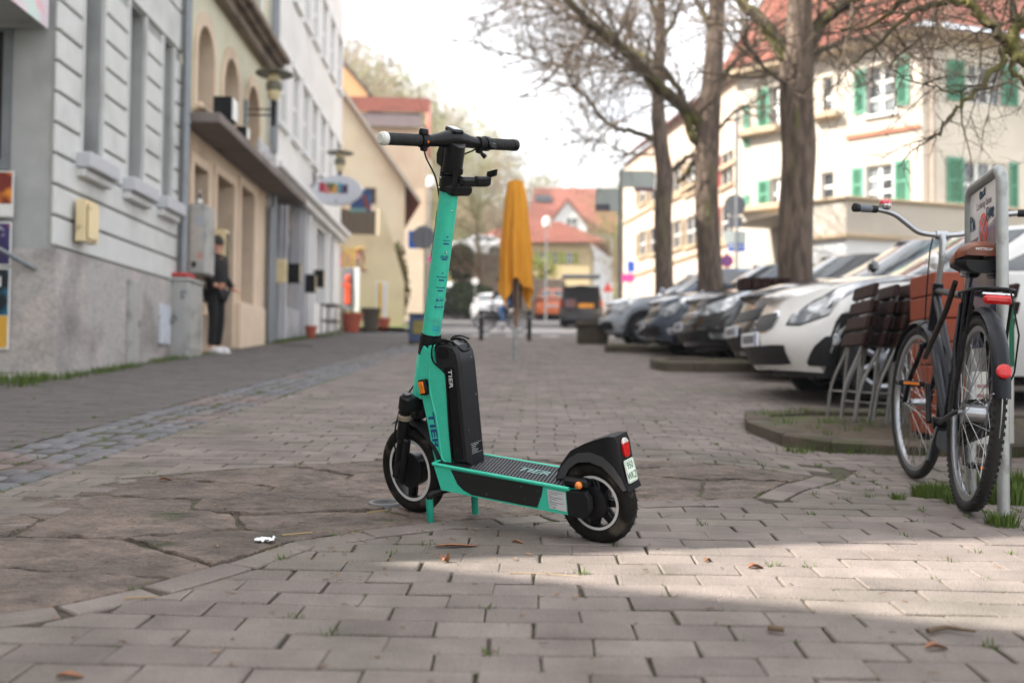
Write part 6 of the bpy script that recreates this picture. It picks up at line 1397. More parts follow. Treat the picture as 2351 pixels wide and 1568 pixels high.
# rear mudguard, rack, lights
fender(bk, (0, 0, WR), WR + .028, 30, 170, .054, m_frame, name='rear_mudguard')
b = MB(); p = Vector((0, 0, WR)) + Vector((math.cos(R(157)), 0, math.sin(R(157)))) * (WR + .033); b.lathe([(.0235, 0), (.0235, .008), (.018, .012), (.0001, .013)], 20, p, (-1, 0, .3)); b.build('round_reflector', m_redl, bk, 40)
ra_ = [Vector((.16, .045, .775)), Vector((.10, .06, .78)), Vector((-.16, .062, .775)), Vector((-.195, .03, .775)), Vector((-.195, -.03, .775)), Vector((-.16, -.062, .775)), Vector((.10, -.06, .78)), Vector((.16, -.045, .775))]
b = MB(); b.tube(ra_, .006, 8); b.tube([(.1, 0, .78), (-.195, 0, .778)], .005, 8); b.tube([(.0, -.06, .778), (.0, .06, .778)], .005, 8); b.tube([(-.12, -.06, .777), (-.12, .06, .777)], .005, 8); rk = b.build('rack', m_blk, bk, 60)
for sy in (1, -1):
    for x in (-.14, -.02): b = MB(); b.tube([(x, sy * .062, .775), (0, sy * .07, WR + .01)], .0055, 8); b.build('rack_stay', m_blk, rk, 60)
b = MB(); b.bx(-.222, -.2, -.047, .047, .722, .752, .01); b.build('rear_light', m_redl, rk); b = MB(); b.bx(-.21, -.195, -.05, .05, .75, .76, .004); b.build('light_bracket', m_chr, rk)
b = MB(); b.tube([(-.235, -.03, .77), (-.26, -.06, .62), (-.2, -.07, .5), (.0, -.07, WR)], .003, 6); b.build('light_cable', m_blk, bk, 60)
fender(bk, FC, WR + .028, 30, 196, .054, m_frame, MSt, 'front_mudguard')
b = MB(MSt); q = FC + Vector((math.cos(R(196)), 0, math.sin(R(196)))) * (WR + .028); b.prism([(-.027, .0), (.027, 0), (.036, -.06), (.02, -.085), (-.02, -.085), (-.036, -.06)], q, (0, 1, 0), Vector((.27, 0, .96)), 0, .003); b.build('mud_flap', m_trim, bk)
for sy in (1, -1):
    b = MB(MSt); b.tube([FC + Vector((0, sy * .06, 0)), q + Vector((.01, sy * .03, .02))], .0022, 5); b.build('mudguard_stay', m_spoke, bk, 60); b = MB(); b.tube([(0, sy * .065, WR), Vector((0, 0, WR)) + Vector((math.cos(R(168)), 0, math.sin(R(168)))) * (WR + .02) + Vector((0, sy * .026, 0))], .0022, 5); b.build('mudguard_stay', m_spoke, bk, 60)
# pump and child seat bar hung on the frame, kickstand
b = MB(); b.tube([ST + Vector((-.03, .05, .03)), (.33, .055, .73), (.72, .05, .55)], [.0105, .0115, .0115], 10); b.build('frame_pump', mat('brown_black', (44, 34, 30), .45), bk, 60)
b = MB(MSt); b.lathe([(.0001, .0), (.028, .01), (.034, .04), (.03, .05), (.0001, .052)], 18, HB + Vector((.05, 0, .05)), (1, 0, 0)); b.build('headlight', m_blk, bk, 50)
b = MB(); b.tube([(.36, .05, .27), (.24, .09, .2), (.17, .11, .15)], .007, 8); b.build('kickstand', m_trim, bk, 60)
b = MB(); b.tube(arc((0, 0, WR), WR + .018, 150, 190, 8), .002, 5); b.build('wire', m_spoke, bk, 60)

# ================================================================ the carsharing sign
pl_, pr_ = Vector((xat(2228, 3.97), 3.97, 0)), Vector((xat(2302, 3.50), 3.50, 0)); pl_.z, pr_.z = gz(pl_.x, pl_.y), gz(pr_.x, pr_.y)
sg_ = thing('carsharing_sign', 'carsharing station sign in a galvanised tube frame behind the bicycle', 'sign', pr_)
m_galv = mat('galvanised_tube', (158, 160, 158), .5, .55, var=.14, scale=9, dirt=((120, 120, 116), (.55, .75), 14))
ztop = at(2302, 385, 3.5).z - pr_.z; D_ = pl_ - pr_; w_ = Vector((D_.x, D_.y, 0)); rc = .055; wn = w_.normalized(); wl = w_.length
pts = [Vector((0, 0, -.05)), Vector((0, 0, ztop - rc))] + [wn * (rc - rc * math.cos(R(a))) + Vector((0, 0, ztop - rc + rc * math.sin(R(a)))) for a in (22, 45, 68, 90)]
pts += [wn * (wl - rc + rc * math.sin(R(a))) + Vector((0, 0, ztop - rc + rc * math.cos(R(a)))) for a in (0, 22, 45, 68, 90)] + [wn * wl + Vector((0, 0, ztop - rc - .3)), wn * wl + Vector((0, 0, D_.z - .05))]
MB().tube(pts, .0205, 16).build('tube_frame', m_galv, sg_, 60)
PM = plane_m(w_ / 2 + Vector((0, 0, ztop - .30)), -wn, (0, 0, 1)); pwid = wl / 2 - .026
m_pan = mat('glossy_white_panel', (206, 206, 210), .3, var=.03, coat=.15); m_pnav = mat('glossy_navy', (34, 30, 84), .2, var=.05, coat=.3); m_sred = mat('sign_red', (206, 42, 40), .25, var=.05)
b = MB(PM); b.bx(-pwid, pwid, -.42, .276, -.004, .004); pn = b.build('panel', m_pan, sg_, 0)
b = MB(PM); wv = [(-pwid + .002 + 2 * (pwid - .002) * i / 16, (.095 + .05 * (i / 16) ** 2)) for i in range(17)]; b.prism([(pwid - .002, -.33), ] + wv[::-1] + [(-pwid + .002, -.33)], (0, 0, 0), (1, 0, 0), (0, 1, 0), .0042, .005); b.build('navy_field', m_pnav, pn, 0)
text('Carsharing Station', .040, m_pnav, pn, 'lettering', PM @ plane_m((0, .212, .0046), (1, 0, 0), (0, 1, 0)), .0002, sx=.78)
text('teilAuto', .078, m_wht2, pn, 'lettering', PM @ plane_m((0, .03, .0054), (1, 0, 0), (0, 1, 0)), .0002, sx=.78)
m_mark = mat('marker', (44, 62, 78), .5)
def scrawl(strokes, ox, oy, s_, nm='scribble', m=m_mark):
    b = MB(PM)
    for st_ in strokes: b.tube(smoothpath([(ox + x * s_, oy + y * s_, .0052) for x, y in st_], 3), .0022, 4)
    b.build(nm, m, pn, 60)
scrawl([[(1, 1.8), (.2, 1.2), (.3, .2), (1, 0)], [(1.3, 0), (1.3, 1.7), (1.9, 1.4), (1.4, .9), (2, .4), (1.3, 0)], [(2.3, 0), (2.3, 1.4), (2.9, .1), (2.9, 1.5)], [(3.3, .5), (3.4, .55)], [(4.5, 1.7), (3.9, 1.3), (4.5, .9), (3.9, .2)], [(5.2, 1.2), (4.8, 1.8), (5.3, 1.9), (5.1, .3)]], -.06, .236, .016)
scrawl([[(0, 0), (0, 2), (.8, 1.6), (.1, 1), (.9, 0)], [(1.2, 1.8), (1.6, 0), (2, 1.4), (2.4, 0)]], -pwid + .01, .13, .03); scrawl([[(.9, 2), (0, 1.9), (.1, 1), (.7, 1), (.1, 1), (0, 0), (.8, 0)], [(1.2, 0), (1.2, 1.7), (2, .2), (2.1, 1.8)], [(2.6, .9), (2.9, 1.6), (3.2, .9), (2.9, .3), (2.6, .9)], [(3.6, 0), (3.6, 1.6), (4.2, 1.2), (3.7, .8), (4.4, 0)]], .05, .14, .024)
b = MB(PM); b.prism(ellipse(-.005, .115, .062, .062, 32), (0, 0, 0), (1, 0, 0), (0, 1, 0), .0052, .006); rc_ = b.build('no_stopping_disc', m_sred, pn, 0)
b = MB(PM); b.prism(ellipse(-.005, .115, .046, .046, 28), (0, 0, 0), (1, 0, 0), (0, 1, 0), .0061, .0066); b.build('disc_field', m_pnav, rc_, 0)
for a in (45, -45): b = MB(PM @ Matrix.Translation((-.005, .115, .0068)) @ Matrix.Rotation(R(a), 4, 'Z')); b.bx(-.05, .05, -.007, .007, 0, .0006 + (.0003 if a > 0 else 0)); b.build('cross_bar', m_sred, rc_, 0)
b = MB(PM); b.prism([(-.03, .17), (-.075, .18), (-.085, .05), (-.05, .06)], (0, 0, 0), (1, 0, 0), (0, 1, 0), .0052, .0058); b.build('sticker', mat('pale_sticker', (196, 204, 212), .4, col2=(120, 160, 170), cscale=30), pn, 0)
# ---- board, planter box, folded chairs behind the bicycle
# ================================================================ kerb islands
m_kerb = mat('old_kerb_stone', (80, 70, 59), .92, var=.22, scale=6, bump=.8, bscale=30, island=.1, dirt=((64, 68, 40), (.5, .66), 3))
m_soil = mat('soil', (78, 66, 53), .95, var=.3, scale=14, bump=.7, bscale=40, col2=(72, 76, 42), cpos=(.52, .66), cscale=2)
def island(name, poly, h, n_w=.16, inner=True):
    """bed edged with single kerb stones"""
    top = MB(); ip = inset(poly, n_w * .5); k = len(poly)
    tri = [(x, y, gz(x, y) + h - .03) for x, y in ip]; top.add(tri, [tuple(range(k))]); o = struct(top.build(name, m_soil, None, 0))
    for i in range(k):
        a, b_ = Vector(poly[i]), Vector(poly[(i + 1) % k]); Lg = (b_ - a).length; t = (b_ - a) / Lg; n2 = Vector((-t.y, t.x)); m_ = max(1, round(Lg / .55))
        for j in range(m_):
            p0, p1 = a + t * (Lg * j / m_ + .006), a + t * (Lg * (j + 1) / m_ - .006)
            slab([p0, p1, p1 + n2 * n_w, p0 + n2 * n_w], h, rng.uniform(-.012, .01), th=h + .04, bev=.018, tilt=.02).build('kerb_stone', m_kerb, o, 45)
    return o
island('planting_island', [(1.48, 6.3), (1.52, 5.62), (1.72, 5.38), (2.2, 5.30), (5.2, 5.24), (5.2, 6.95), (2.0, 6.98), (1.6, 6.85)], .07)
island('tree_island', [(1.72, 11.9), (1.78, 11.55), (2.1, 11.45), (5, 11.45), (5, 12.6), (1.9, 12.6), (1.72, 12.4)], .12)
island('tree_bed', [(1.55, 16.65), (1.7, 16.5), (5, 16.5), (5, 17.5), (1.65, 17.5)], .12)
# ================================================================ folded chairs
m_slat = mat('dark_slat_wood', (40, 20, 15), .6, spec=.2, var=.2, scale=5, stretch=(1, 8, 1))
m_leg = mat('chair_steel', (128, 126, 122), .5, .5, var=.12, scale=14)
def folding_chair():
    r_ = thing('folding_chair', 'x', 'chair', (0, 0, 0), 0)
    for k in range(4): MB().bx(-.014, .014, -.24, .24, .475 + k * .105, .56 + k * .105, .006).build('back_slat', m_slat, r_)
    for k in range(3): MB().bx(.026, .05, -.22, .22, .50 + k * .10, .575 + k * .10, .006).build('seat_slat', m_slat, r_)
    for sy in (-1, 1):
        y = sy * .17; MB().tube(smoothpath([(.0, y, .86), (.014, y, .5), (-.03, y, .22), (-.012, y, .0)], 4), .0095, 6, squash=(1, .6)).build('leg', m_leg, r_, 50); MB().tube(smoothpath([(.037, y * .92, .82), (.02, y * .92, .45), (.055, y * .92, .18), (.075, y * .92, .0)], 4), .0095, 6, squash=(1, .6)).build('leg', m_leg, r_, 50)
    MB().cyl((-.02, -.17, .17), (-.02, .17, .17), .007, n=6).build('crossbar', m_leg, r_); MB().cyl((.055, -.155, .12), (.055, .155, .12), .007, n=6).build('crossbar', m_leg, r_)
    return r_
ch0 = folding_chair(); NCH = 9; words_ = ['leftmost', 'second from left', 'third from left', 'fourth from left', 'fifth from left', 'sixth from left', 'seventh from left', 'eighth from left', 'rightmost']
for i in range(NCH):
    o = ch0 if i == 0 else copy_tree(ch0); x = 2.10 + i * .082; y = 6.46 - .05 * i + rng.uniform(-.02, .02); o.location = (x, y, gz(x, y) + .075); o.rotation_euler = (0, R(13 + rng.uniform(-2.5, 2.5)), R(-3 + rng.uniform(-2, 2)))
    tag(o, 'dark slatted folding chair, %s of the folded stack by the bicycle' % words_[i], 'chair', 'folded chairs stacked by the bicycle')
# ---- orange slatted box and green board
p = Vector((2.30, 5.42, 0)); p.z = gz(2.3, 5.5) + .07; ob = thing('orange_planter_box', 'tall orange box of horizontal boards behind the bicycle', 'box', p, R(-4)); m_or = mat('orange_board', (136, 56, 26), .6, var=.12, scale=4, stretch=(1, 6, 6), dirt=((140, 62, 30), (.55, .75), 3))
for k in range(7):
    MB().bx(0, .28, 0, .03, .02 + k * .128, .142 + k * .128, .006).build('board', m_or, ob); MB().bx(-.001, .029, .031, .4, .02 + k * .128, .142 + k * .128, .006).build('board', m_or, ob)
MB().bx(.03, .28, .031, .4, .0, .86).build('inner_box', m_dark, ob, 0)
p = gp(2232, 4.55); gb = thing('green_white_board', 'green and white printed board standing behind the bicycle rear wheel', 'board', p, R(22)); m_gr = mat('board_green', (30, 96, 66), .5, var=.08)
MB().bx(-.02, .26, 0, .014, .16, .86, .004).build('panel', mat('board_white', (196, 194, 186), .5, var=.08, scale=6, dirt=((150, 146, 138), (.5, .7), 5)), gb); MB().bx(-.018, .258, -.003, -.001, .52, .855).build('green_field', m_gr, gb, 0)
text('SS', .12, m_wht2, gb, 'lettering', plane_m((.12, -.004, .66), (1, 0, 0), (0, 0, 1)), .0006); text('www', .05, m_wht2, gb, 'lettering', plane_m((.12, -.004, .79), (1, 0, 0), (0, 0, 1)), .0006)
for k in range(5): MB().bx(.03, .2 - .02 * (k % 2), -.003, -.001, .24 + k * .045, .255 + k * .045).build('print_line', mat('red_grey_print', (150, 110, 110), .6), gb, 0)
for x in (0, .22): MB().bx(x, x + .02, .0, .02, 0, .16).build('leg', m_leg, gb, 0)

# ================================================================ closed parasol
m_must = mat('mustard_cloth', (224, 154, 46), .9, var=.08, scale=4, stretch=(3, 3, .6), dirt=((204, 132, 34), (.5, .75), 2.5), tl=.15)
p = gp(1184, 13.7); um = thing('closed_parasol', 'closed mustard yellow parasol standing in the pavement', 'parasol', p)
PX = 13.7 / F_PX; zb_, zt_, zs_ = (828 - 690) * PX, (828 - 415) * PX, (828 - 712) * PX
b = MB(); tiltx = -.035
def cloth(u, v):
    a = 2 * PI * u; f = 8; r_ = (28 + 62 * v ** .8) * PX / 2 * (1.5 - .5 * v) * .74; pl2 = 1 + (.10 + .13 * v) * math.cos(f * a + .9 * math.sin(3 * a) + .8 * math.sin(v * 3)) + .06 * math.cos(13 * a + 2 + v * 2) * v + .10 * mnoise.noise(Vector((math.cos(a) * 2, math.sin(a) * 2, v * 4)))
    hem = zb_ - .02 + .30 * (.5 + .5 * math.cos(2 * a + 2.2)) + .10 * math.cos(4 * a + .6)
    z = zt_ - (zt_ - hem) * v; x = r_ * pl2 * math.cos(a) ; return (x + tiltx * (z / zt_ - .5), r_ * pl2 * math.sin(a), z)
b.grid(cloth, 96, 26, True); b.build('canopy', m_must, um, 80)
b = MB(); b.lathe([(.03, zt_ - .02), (.06, zt_ - .015), (.05, zt_ + .01), (.02, zt_ + .03), (.0001, zt_ + .03)], 16, (tiltx * .5, 0, 0)); b.build('top_cap', mat('cap_brown', (128, 76, 40), .7), um)
MB().tube([(0, 0, -.05), (0, 0, .45)], .032, 12).build('ground_sleeve', m_galv if 'm_galv' in globals() else m_zinc, um, 50); MB().tube([(0, 0, .40), (tiltx * .4, 0, zt_)], .024, 12).build('pole', mat('wood_pole', (126, 88, 56), .6, var=.2, scale=3, stretch=(6, 6, 1)), um, 50)
for k in range(8): a = 2 * PI * k / 8; MB().tube([(math.cos(a) * .05, math.sin(a) * .05, zt_ - .1), (math.cos(a) * .07, math.sin(a) * .07, zs_ + .02)], .011, 6).build('rib', mat('dark_rib', (64, 40, 28), .6), um, 50)
# bollards
def bollard(X, d, lab):
    g = gp(X, d); r_ = thing('bollard', lab, 'bollard', g, 0, 'black bollards before the crossing'); h = 70 * d / F_PX
    MB().lathe([(.05, -.05), (.05, h - .05), (.045, h - .015), (.0001, h)], 16).build('post', m_blk, r_, 40); MB().lathe([(.053, h - .17), (.053, h - .12)], 16).build('band', m_zinc, r_, 40)
bollard(1105, 22.5, 'black bollard left of the yellow parasol'); bollard(1215, 22.5, 'black bollard right of the yellow parasol')
# stone trough by the cars
g = gp(1360, 20.9); tb = thing('stone_trough', 'mossy stone block bench at the far end of the parked cars', 'bench', g); MB().bx(-.32, .32, -.2, .2, -.05, .34, .03).build('block', m_kerb, tb); MB().bx(-.36, .36, -.24, .24, .342, .46, .03).build('slab', m_kerb, tb)
# wooden bench round the near tree
g = gp(1752, 11.8); bn = thing('tree_bench', 'dark brown wooden bench top in front of the thick tree', 'bench', (g.x, g.y, g.z + .1))
for k in range(5): MB().bx(-.28 + k * .115, -.175 + k * .115, -.15, .15, .86, 1.0, .008).build('plank', m_slat, bn)
for x in (.0, .2): MB().bx(x, x + .05, -.1, .1, -.2, .86).build('leg', m_slat, bn, 0)

# ================================================================ signs and posts
m_post = mat('grey_post', (124, 126, 128), .5, .5, var=.1); m_sback = mat('sign_back', (104, 104, 108), .5, .3, var=.08, scale=4); m_sblue = mat('sign_blue', (28, 92, 190), .4, var=.04); m_pink = mat('sign_magenta', (226, 70, 150), .4, var=.05); m_dback = mat('direction_back', (180, 186, 180), .55, .2, var=.06)
def post(lab, X, d, Ytop, r=.03, nm='signpost'):
    g = gp(X, d); h = at(X, Ytop, d).z - g.z; r_ = thing(nm, lab, 'sign', g); MB().tube([(0, 0, -.1), (0, 0, h)], r, 10).build('post', m_post, r_, 50); return r_, g, d
def disc(P, X, Y, rad, m, y=-.04, nm='round_sign', rim=None):
    r_, g, d = P; c = at(X, Y, d) - g; k = rad * d / F_PX; b = MB(); b.prism(ellipse(c.x, c.z, k, k, 28), (0, y, 0), (1, 0, 0), (0, 0, 1), 0, .012); o = b.build(nm, m, r_, 30); return o, c, k
def board(P, X0, X1, Y0, Y1, m, y=-.04, nm='board_sign'):
    r_, g, d = P; a, c = at(X0, Y1, d) - g, at(X1, Y0, d) - g; b = MB(); b.prism(rrect(a.x, c.x, a.z, c.z, min(.03, (c.z - a.z) * .2)), (0, y, 0), (1, 0, 0), (0, 0, 1), 0, .012); return b.build(nm, m, r_, 30), a, c
P = post('post with a dark round sign back and blue sign by the gable house', 974, 27, 515); disc(P, 972, 545, 27, m_sback, .03); board(P, 937, 972, 530, 570, m_sblue, .05)
P = post('tall post with two grey direction sign backs near the farthest tree', 1423, 24, 388, .045); board(P, 1425, 1502, 394, 432, m_dback, -.06); board(P, 1366, 1421, 434, 486, m_dback, -.06)
o, a, c = board(P, 1455, 1502, 433, 441, mat('dark_red_strip', (110, 70, 84), .6), -.06); o, a, c = board(P, 1366, 1400, 470, 486, mat('dark_strip', (90, 88, 96), .6), -.075)
P = post('post with grey round sign back and blue plate between the tree trunks', 1690, 21, 250, .035); disc(P, 1688, 471, 25, m_sback, .04); board(P, 1672, 1706, 497, 522, m_sback, .04); board(P, 1663, 1713, 531, 558, m_dback, .04)
o, a, c = board(P, 1672, 1712, 557, 577, m_sblue, .05); text('PKW', .15, m_wht2, o, 'lettering', plane_m((.0, .03, 0), (1, 0, 0), (0, 0, 1)) @ Matrix.Translation(((a.x + c.x) / 2, (a.z + c.z) / 2, .0)), .002)
P = post('post with red and blue no stopping disc behind the parked cars', 1668, 23, 580, .025); o, c, k = disc(P, 1668, 600, 15, m_sred if 'm_sred' in globals() else m_pink, -.04)
for rr2, mm, yy in ((.74, m_sblue, -.053),): b = MB(); b.prism(ellipse(c.x, c.z, k * rr2, k * rr2, 24), (0, yy, 0), (1, 0, 0), (0, 0, 1), 0, .002); f_ = b.build('disc_field', mm, o, 0)
for a_ in (45, -45): b = MB(Matrix.Translation((c.x, -.056 - (.001 if a_ > 0 else 0), c.z)) @ Matrix.Rotation(R(a_), 4, 'Y')); b.bx(-k * .9, k * .9, -.001, .001, -k * .12, k * .12); b.build('cross_bar', m_sred2 if 'm_sred2' in globals() else m_redsh, o, 0)
P = post('post with blue plate above magenta signs far up the street', 1444, 40, 595, .03); board(P, 1440, 1457, 600, 625, m_sblue); board(P, 1425, 1456, 629, 648, m_pink)
P = post('thin post with a magenta disc beside the gable house', 991, 45, 570, .025); disc(P, 991, 596, 9, m_pink)
P = post('post with small red warning triangle far up the street', 1395, 44, 640, .025); b = MB(); c = at(1395, 660, 44) - P[1]; b.prism([(c.x - .25, c.z - .2), (c.x + .25, c.z - .2), (c.x, c.z + .25)], (0, -.04, 0), (1, 0, 0), (0, 0, 1), 0, .01); b.build('triangle_sign', m_redsh, P[0], 0)
P = post('thin post with a small white round sign beside the hedge', 1090, 50, 640, .025); disc(P, 1091, 646, 8, m_whitef)
def mast(lab, X, d, Ytop, m):
    g = gp(X, d); h = at(X, Ytop, d).z - g.z; r_ = thing('street_lamp', lab, 'street lamp', g); MB().tube([(0, 0, -.1), (0, 0, h * .5), (0, 0, h)], [.06, .05, .04], 10).build('mast', m, r_, 50); MB().lathe([(.06, h - .05), (.2, h), (.22, h + .35), (.12, h + .5), (.0001, h + .52)], 16).build('lantern', mat('lantern_white', (214, 214, 210), .5), r_, 50)
mast('white lamp mast in front of the yellow house', 1253, 52, 520, m_zinc); mast('pale lamp mast beside the gable house', 986, 47, 430, m_zinc)
# hat lamps on wall brackets
m_lampg = mat('lamp_olive', (112, 108, 92), .5, .3, var=.1); m_lens = mat('lamp_lens', (214, 200, 160), .4, var=.05)
def hat_lamp(lab, X, Y, d, wpx):
    c = at(X, Y, d); r_ = thing('hat_lamp', lab, 'street lamp', c, ROT, 'hat shaped lamps on the left house fronts'); k = wpx * d / F_PX / 2
    xw = XB - KB * d; dist = (c.x - xw) * .999
    MB().lathe([(.0001, .05), (.1, .045), (k * .7, .01), (k, -.015), (k, -.03), (k * .5, -.02), (.0001, -.02)], 28).build('hat', m_lampg, r_, 50); MB().lathe([(.08, -.02), (.11, -.06), (.11, -.16), (.085, -.17)], 18).build('upper_lens', m_lens, r_, 50); MB().lathe([(.12, -.17), (.14, -.2), (.14, -.3), (.12, -.33)], 18).build('collar', m_lampg, r_, 50); MB().lathe([(.115, -.33), (.10, -.44), (.06, -.5)], 18).build('lower_lens', m_lens, r_, 50); MB().tube([(0, 0, -.5), (0, 0, -.95)], [.05, .035], 12).build('stem', m_blk, r_, 50)
    for z in (-.66, -.76): MB().tube([(0, 0, z), (0, dist, z)], .015, 8).build('bracket_arm', m_blk, r_, 50)
    MB().bx(-.06, .06, dist - .06, dist, -.95, -.5, .01).build('wall_plate', m_zinc, r_)
hat_lamp('hat shaped lamp on the beige arched house', 630, 168, 17.6, 86); hat_lamp('smaller hat shaped lamp farther along the grey house', 781, 350, 25, 62)
# oval shop sign
c = at(775, 438, 24.5); ov = thing('oval_shop_sign', 'white oval hanging sign with colourful letter blocks on the grey house', 'sign', c, R(-4)); k = 24.5 / F_PX
b = MB(); b.prism(ellipse(0, 0, 57 * k, 35 * k, 40), (0, .04, 0), (1, 0, 0), (0, 0, 1), 0, .1, .01); b.build('disc', mat('oval_white', (200, 202, 210), .4, var=.02), ov, 40)
for i, (dx, dz, w2, h2, col, chx) in enumerate(((-34, 6, 11, 15, (170, 30, 64), 'B'), (-23, 1, 10, 13, (214, 128, 122), 'O'), (-15, 6, 10, 13, (40, 110, 44), 'V'), (-5, 2, 11, 14, (220, 160, 50), 'O'), (5.5, 5, 11, 16, (84, 176, 200), 'S'), (15.5, 2, 9, 14, (62, 40, 74), 'H'))):
    mm = mat('letter_block_%d' % i, col, .5); text(chx, h2 * k * 1.5, mm, ov, 'letter', plane_m((dx * k, -.066, dz * k), (1, 0, 0), (0, 0, 1)), .004, bold=.035)
b = MB(); b.lathe([(2.2 * k, 0), (2.2 * k, .004)], 12, (-1 * k, -.07, -25 * k), (0, 1, 0)); b.build('dark_mark', m_print, ov, 0)
for z in (.2, -.2): MB().tube([(-57 * k + .05, 0, z * .6), (-57 * k - .25, 0, z * .6)], .02, 8).build('bracket', m_zinc, ov, 50)
# blue and orange banner sign behind it
c = at(838, 460, 30.8); bs = thing('blue_banner_sign', 'blue sign with orange stripe hanging behind the oval sign', 'sign', c, R(-4)); k = 30.8 / F_PX
MB().bx(-34 * k, 14 * k, -.02, .02, -28 * k, 24 * k, .01).build('panel', mat('banner_blue', (40, 62, 110), .5, var=.1, scale=2, col2=(60, 130, 170), cpos=(.5, .55), cscale=1.2), bs); b = MB(); b.prism([(-6 * k, 10 * k), (0, 14 * k), (12 * k, -22 * k), (5 * k, -24 * k)], (0, -.03, 0), (1, 0, 0), (0, 0, 1), 0, .005); b.build('orange_stripe', m_or, bs, 0); MB().bx(-34 * k, 4 * k, -.034, -.026, -28 * k, -18 * k).build('pale_strip', m_mint if 'm_mint' in globals() else m_whitef, bs, 0); MB().tube([(-34 * k, 0, 20 * k), (-34 * k - .6, 0, 20 * k)], .02, 8).build('bracket', m_zinc, bs, 50)

# ================================================================ things along the left houses
m_cab = mat('cabinet_grey', (160, 160, 156), .6, var=.08, scale=4, dirt=((120, 118, 112), (.5, .72), 4)); m_red = mat('red_rag', (168, 52, 46), .8)
def lp(X, d, outw):
    """place in front of the left row: column X at distance d is only a guide; outw metres from the fronts"""
    x = XB - KB * d + outw; return Vector((x, d, gz(x, d)))
p = lp(0, 13.75, .13); ub = thing('utility_cabinet', 'grey concrete utility cabinet at the corner of the rusticated house', 'cabinet', p, ROT); hcab = 1.02
MB().bx(-.36, .36, -.15, .15, -.1, hcab, .012).build('body', m_cab, ub); MB().bx(-.38, .38, -.17, .17, hcab, hcab + .05, .012).build('lid', m_cab, ub); b = MB(); b.bx(-.31, .31, -.163, -.152, .1, .92); b.build('door', m_cab, ub, 0); MB().bx(-.366, -.361, -.12, .12, .06, .9).build('side_panel', m_cab, ub, 0)
for k_, (yy, zz) in enumerate(((-.1, .84), (.03, .5))): b = MB(); b.tube(smoothpath([(-.37, yy + e, zz + f) for e, f in ((-.04, 0), (0, .05), (.04, .01), (.0, -.04), (.05, -.05))], 3), .007, 5); b.build('scribble', m_mark, ub, 60)
b = MB(); b.bx(-.33, .1, -.14, .1, hcab + .051, hcab + .12, .03); b.build('red_cloth', m_red, ub)
p = lp(0, 14.28, .06); p.z += 1.12; vm = thing('cigarette_machine', 'grey wall vending machine with black side on the beige house', 'vending machine', p, ROT); hm = 1.02
MB().bx(-.24, .24, -.02, .14, 0, hm, .01).build('black_back', m_blk, vm); MB().bx(-.25, .25, -.27, -.022, .03, hm, .02).build('case', m_cab, vm); MB().bx(-.252, -.2505, -.24, -.05, .2, .9).build('stickers', mat('machine_stickers', (172, 166, 158), .5, var=.12, col2=(160, 168, 182), cpos=(.56, .6), cscale=5, dirt=((180, 140, 132), (.62, .66), 6)), vm, 0); MB().bx(-.2535, -.2525, -.14, -.08, .12, .2).build('coin_slot', m_print, vm, 0)
q = p + Vector((0.12, -.05, hm)); bo = thing('bottle', 'small dark bottle standing on top of the vending machine', 'bottle', q); MB().lathe([(.034, 0), (.036, .01), (.036, .12), (.014, .17), (.013, .22), (.0001, .22)], 14).build('glass', mat('bottle_glass', (40, 34, 34), .1, spec=.8), bo, 50); MB().lathe([(.0368, .04), (.0368, .1)], 14).build('label', m_paper, bo, 50); MB().lathe([(.0145, .2), (.015, .225), (.0001, .226)], 12).build('cap', m_paper, bo, 50)
p = lp(0, 15.6, .12); p.z += 1.05; v2 = thing('menu_case', 'slim cream case on the beige house behind the standing person', 'notice case', p, ROT); MB().bx(-.12, .12, -.12, .1, 0, .85, .012).build('case', m_cream, v2); MB().bx(-.1, .1, -.128, -.121, .05, .8).build('front', m_glass, v2, 0)
# white panel and hatch on the plinth
for X, w2, z0, z1, lab, mm in ((288, .38, -.1, 1.0, 'tall pale metal door in the plinth of the corner house', m_cab), (362, .42, .2, .72, 'white taped hatch in the plinth of the corner house', mat('taped_white', (188, 192, 200), .6, var=.15, scale=6, dirt=((120, 112, 96), (.55, .65), 5)))):
    d = dl(X); p = lp(0, d, .075); r_ = thing('plinth_hatch', lab, 'hatch', p, ROT); MB().bx(-w2 / 2, w2 / 2, -.03, .02, z0, z1, .006).build('panel', mm, r_); MB().bx(w2 / 2 - .05, w2 / 2 - .03, -.045, -.03, (z0 + z1) / 2, (z0 + z1) / 2 + .08).build('handle', m_zinc, r_, 0)
MB_sticker = lambda *a: None
# table, pots, board with orange figure, yellow post, bin
p = lp(0, 24.2, .62); tb2 = thing('grey_side_table', 'weathered grey wooden stand outside the white shopfront', 'table', p, ROT); m_wd = mat('grey_wood', (132, 126, 116), .8, var=.2, scale=4, stretch=(1, 6, 6))
for z, l in ((.74, 1.1), (.36, 1.1)):
    for k_ in range(3): MB().bx(-l / 2, l / 2, -.2 + k_ * .14, -.08 + k_ * .14, z, z + .03, .004).build('plank', m_wd, tb2)
for sx_ in (-1, 1):
    for y in (-.18, .16): MB().bx(sx_ * .5 - .025, sx_ * .5 + .025, y - .02, y + .02, 0, .74).build('leg', m_wd, tb2, 0)
m_terra = mat('terracotta_pot', (164, 78, 58), .8, var=.1, scale=6)
def pot(nm, lab, p, r, h, m): o = thing(nm, lab, 'flower pot', p); MB().lathe([(r * .7, 0), (r, h * .85), (r * 1.1, h * .85), (r * 1.1, h), (r * .95, h), (r * .9, h * .9), (.0001, h * .9)], 20).build('pot', m, o, 40); return o
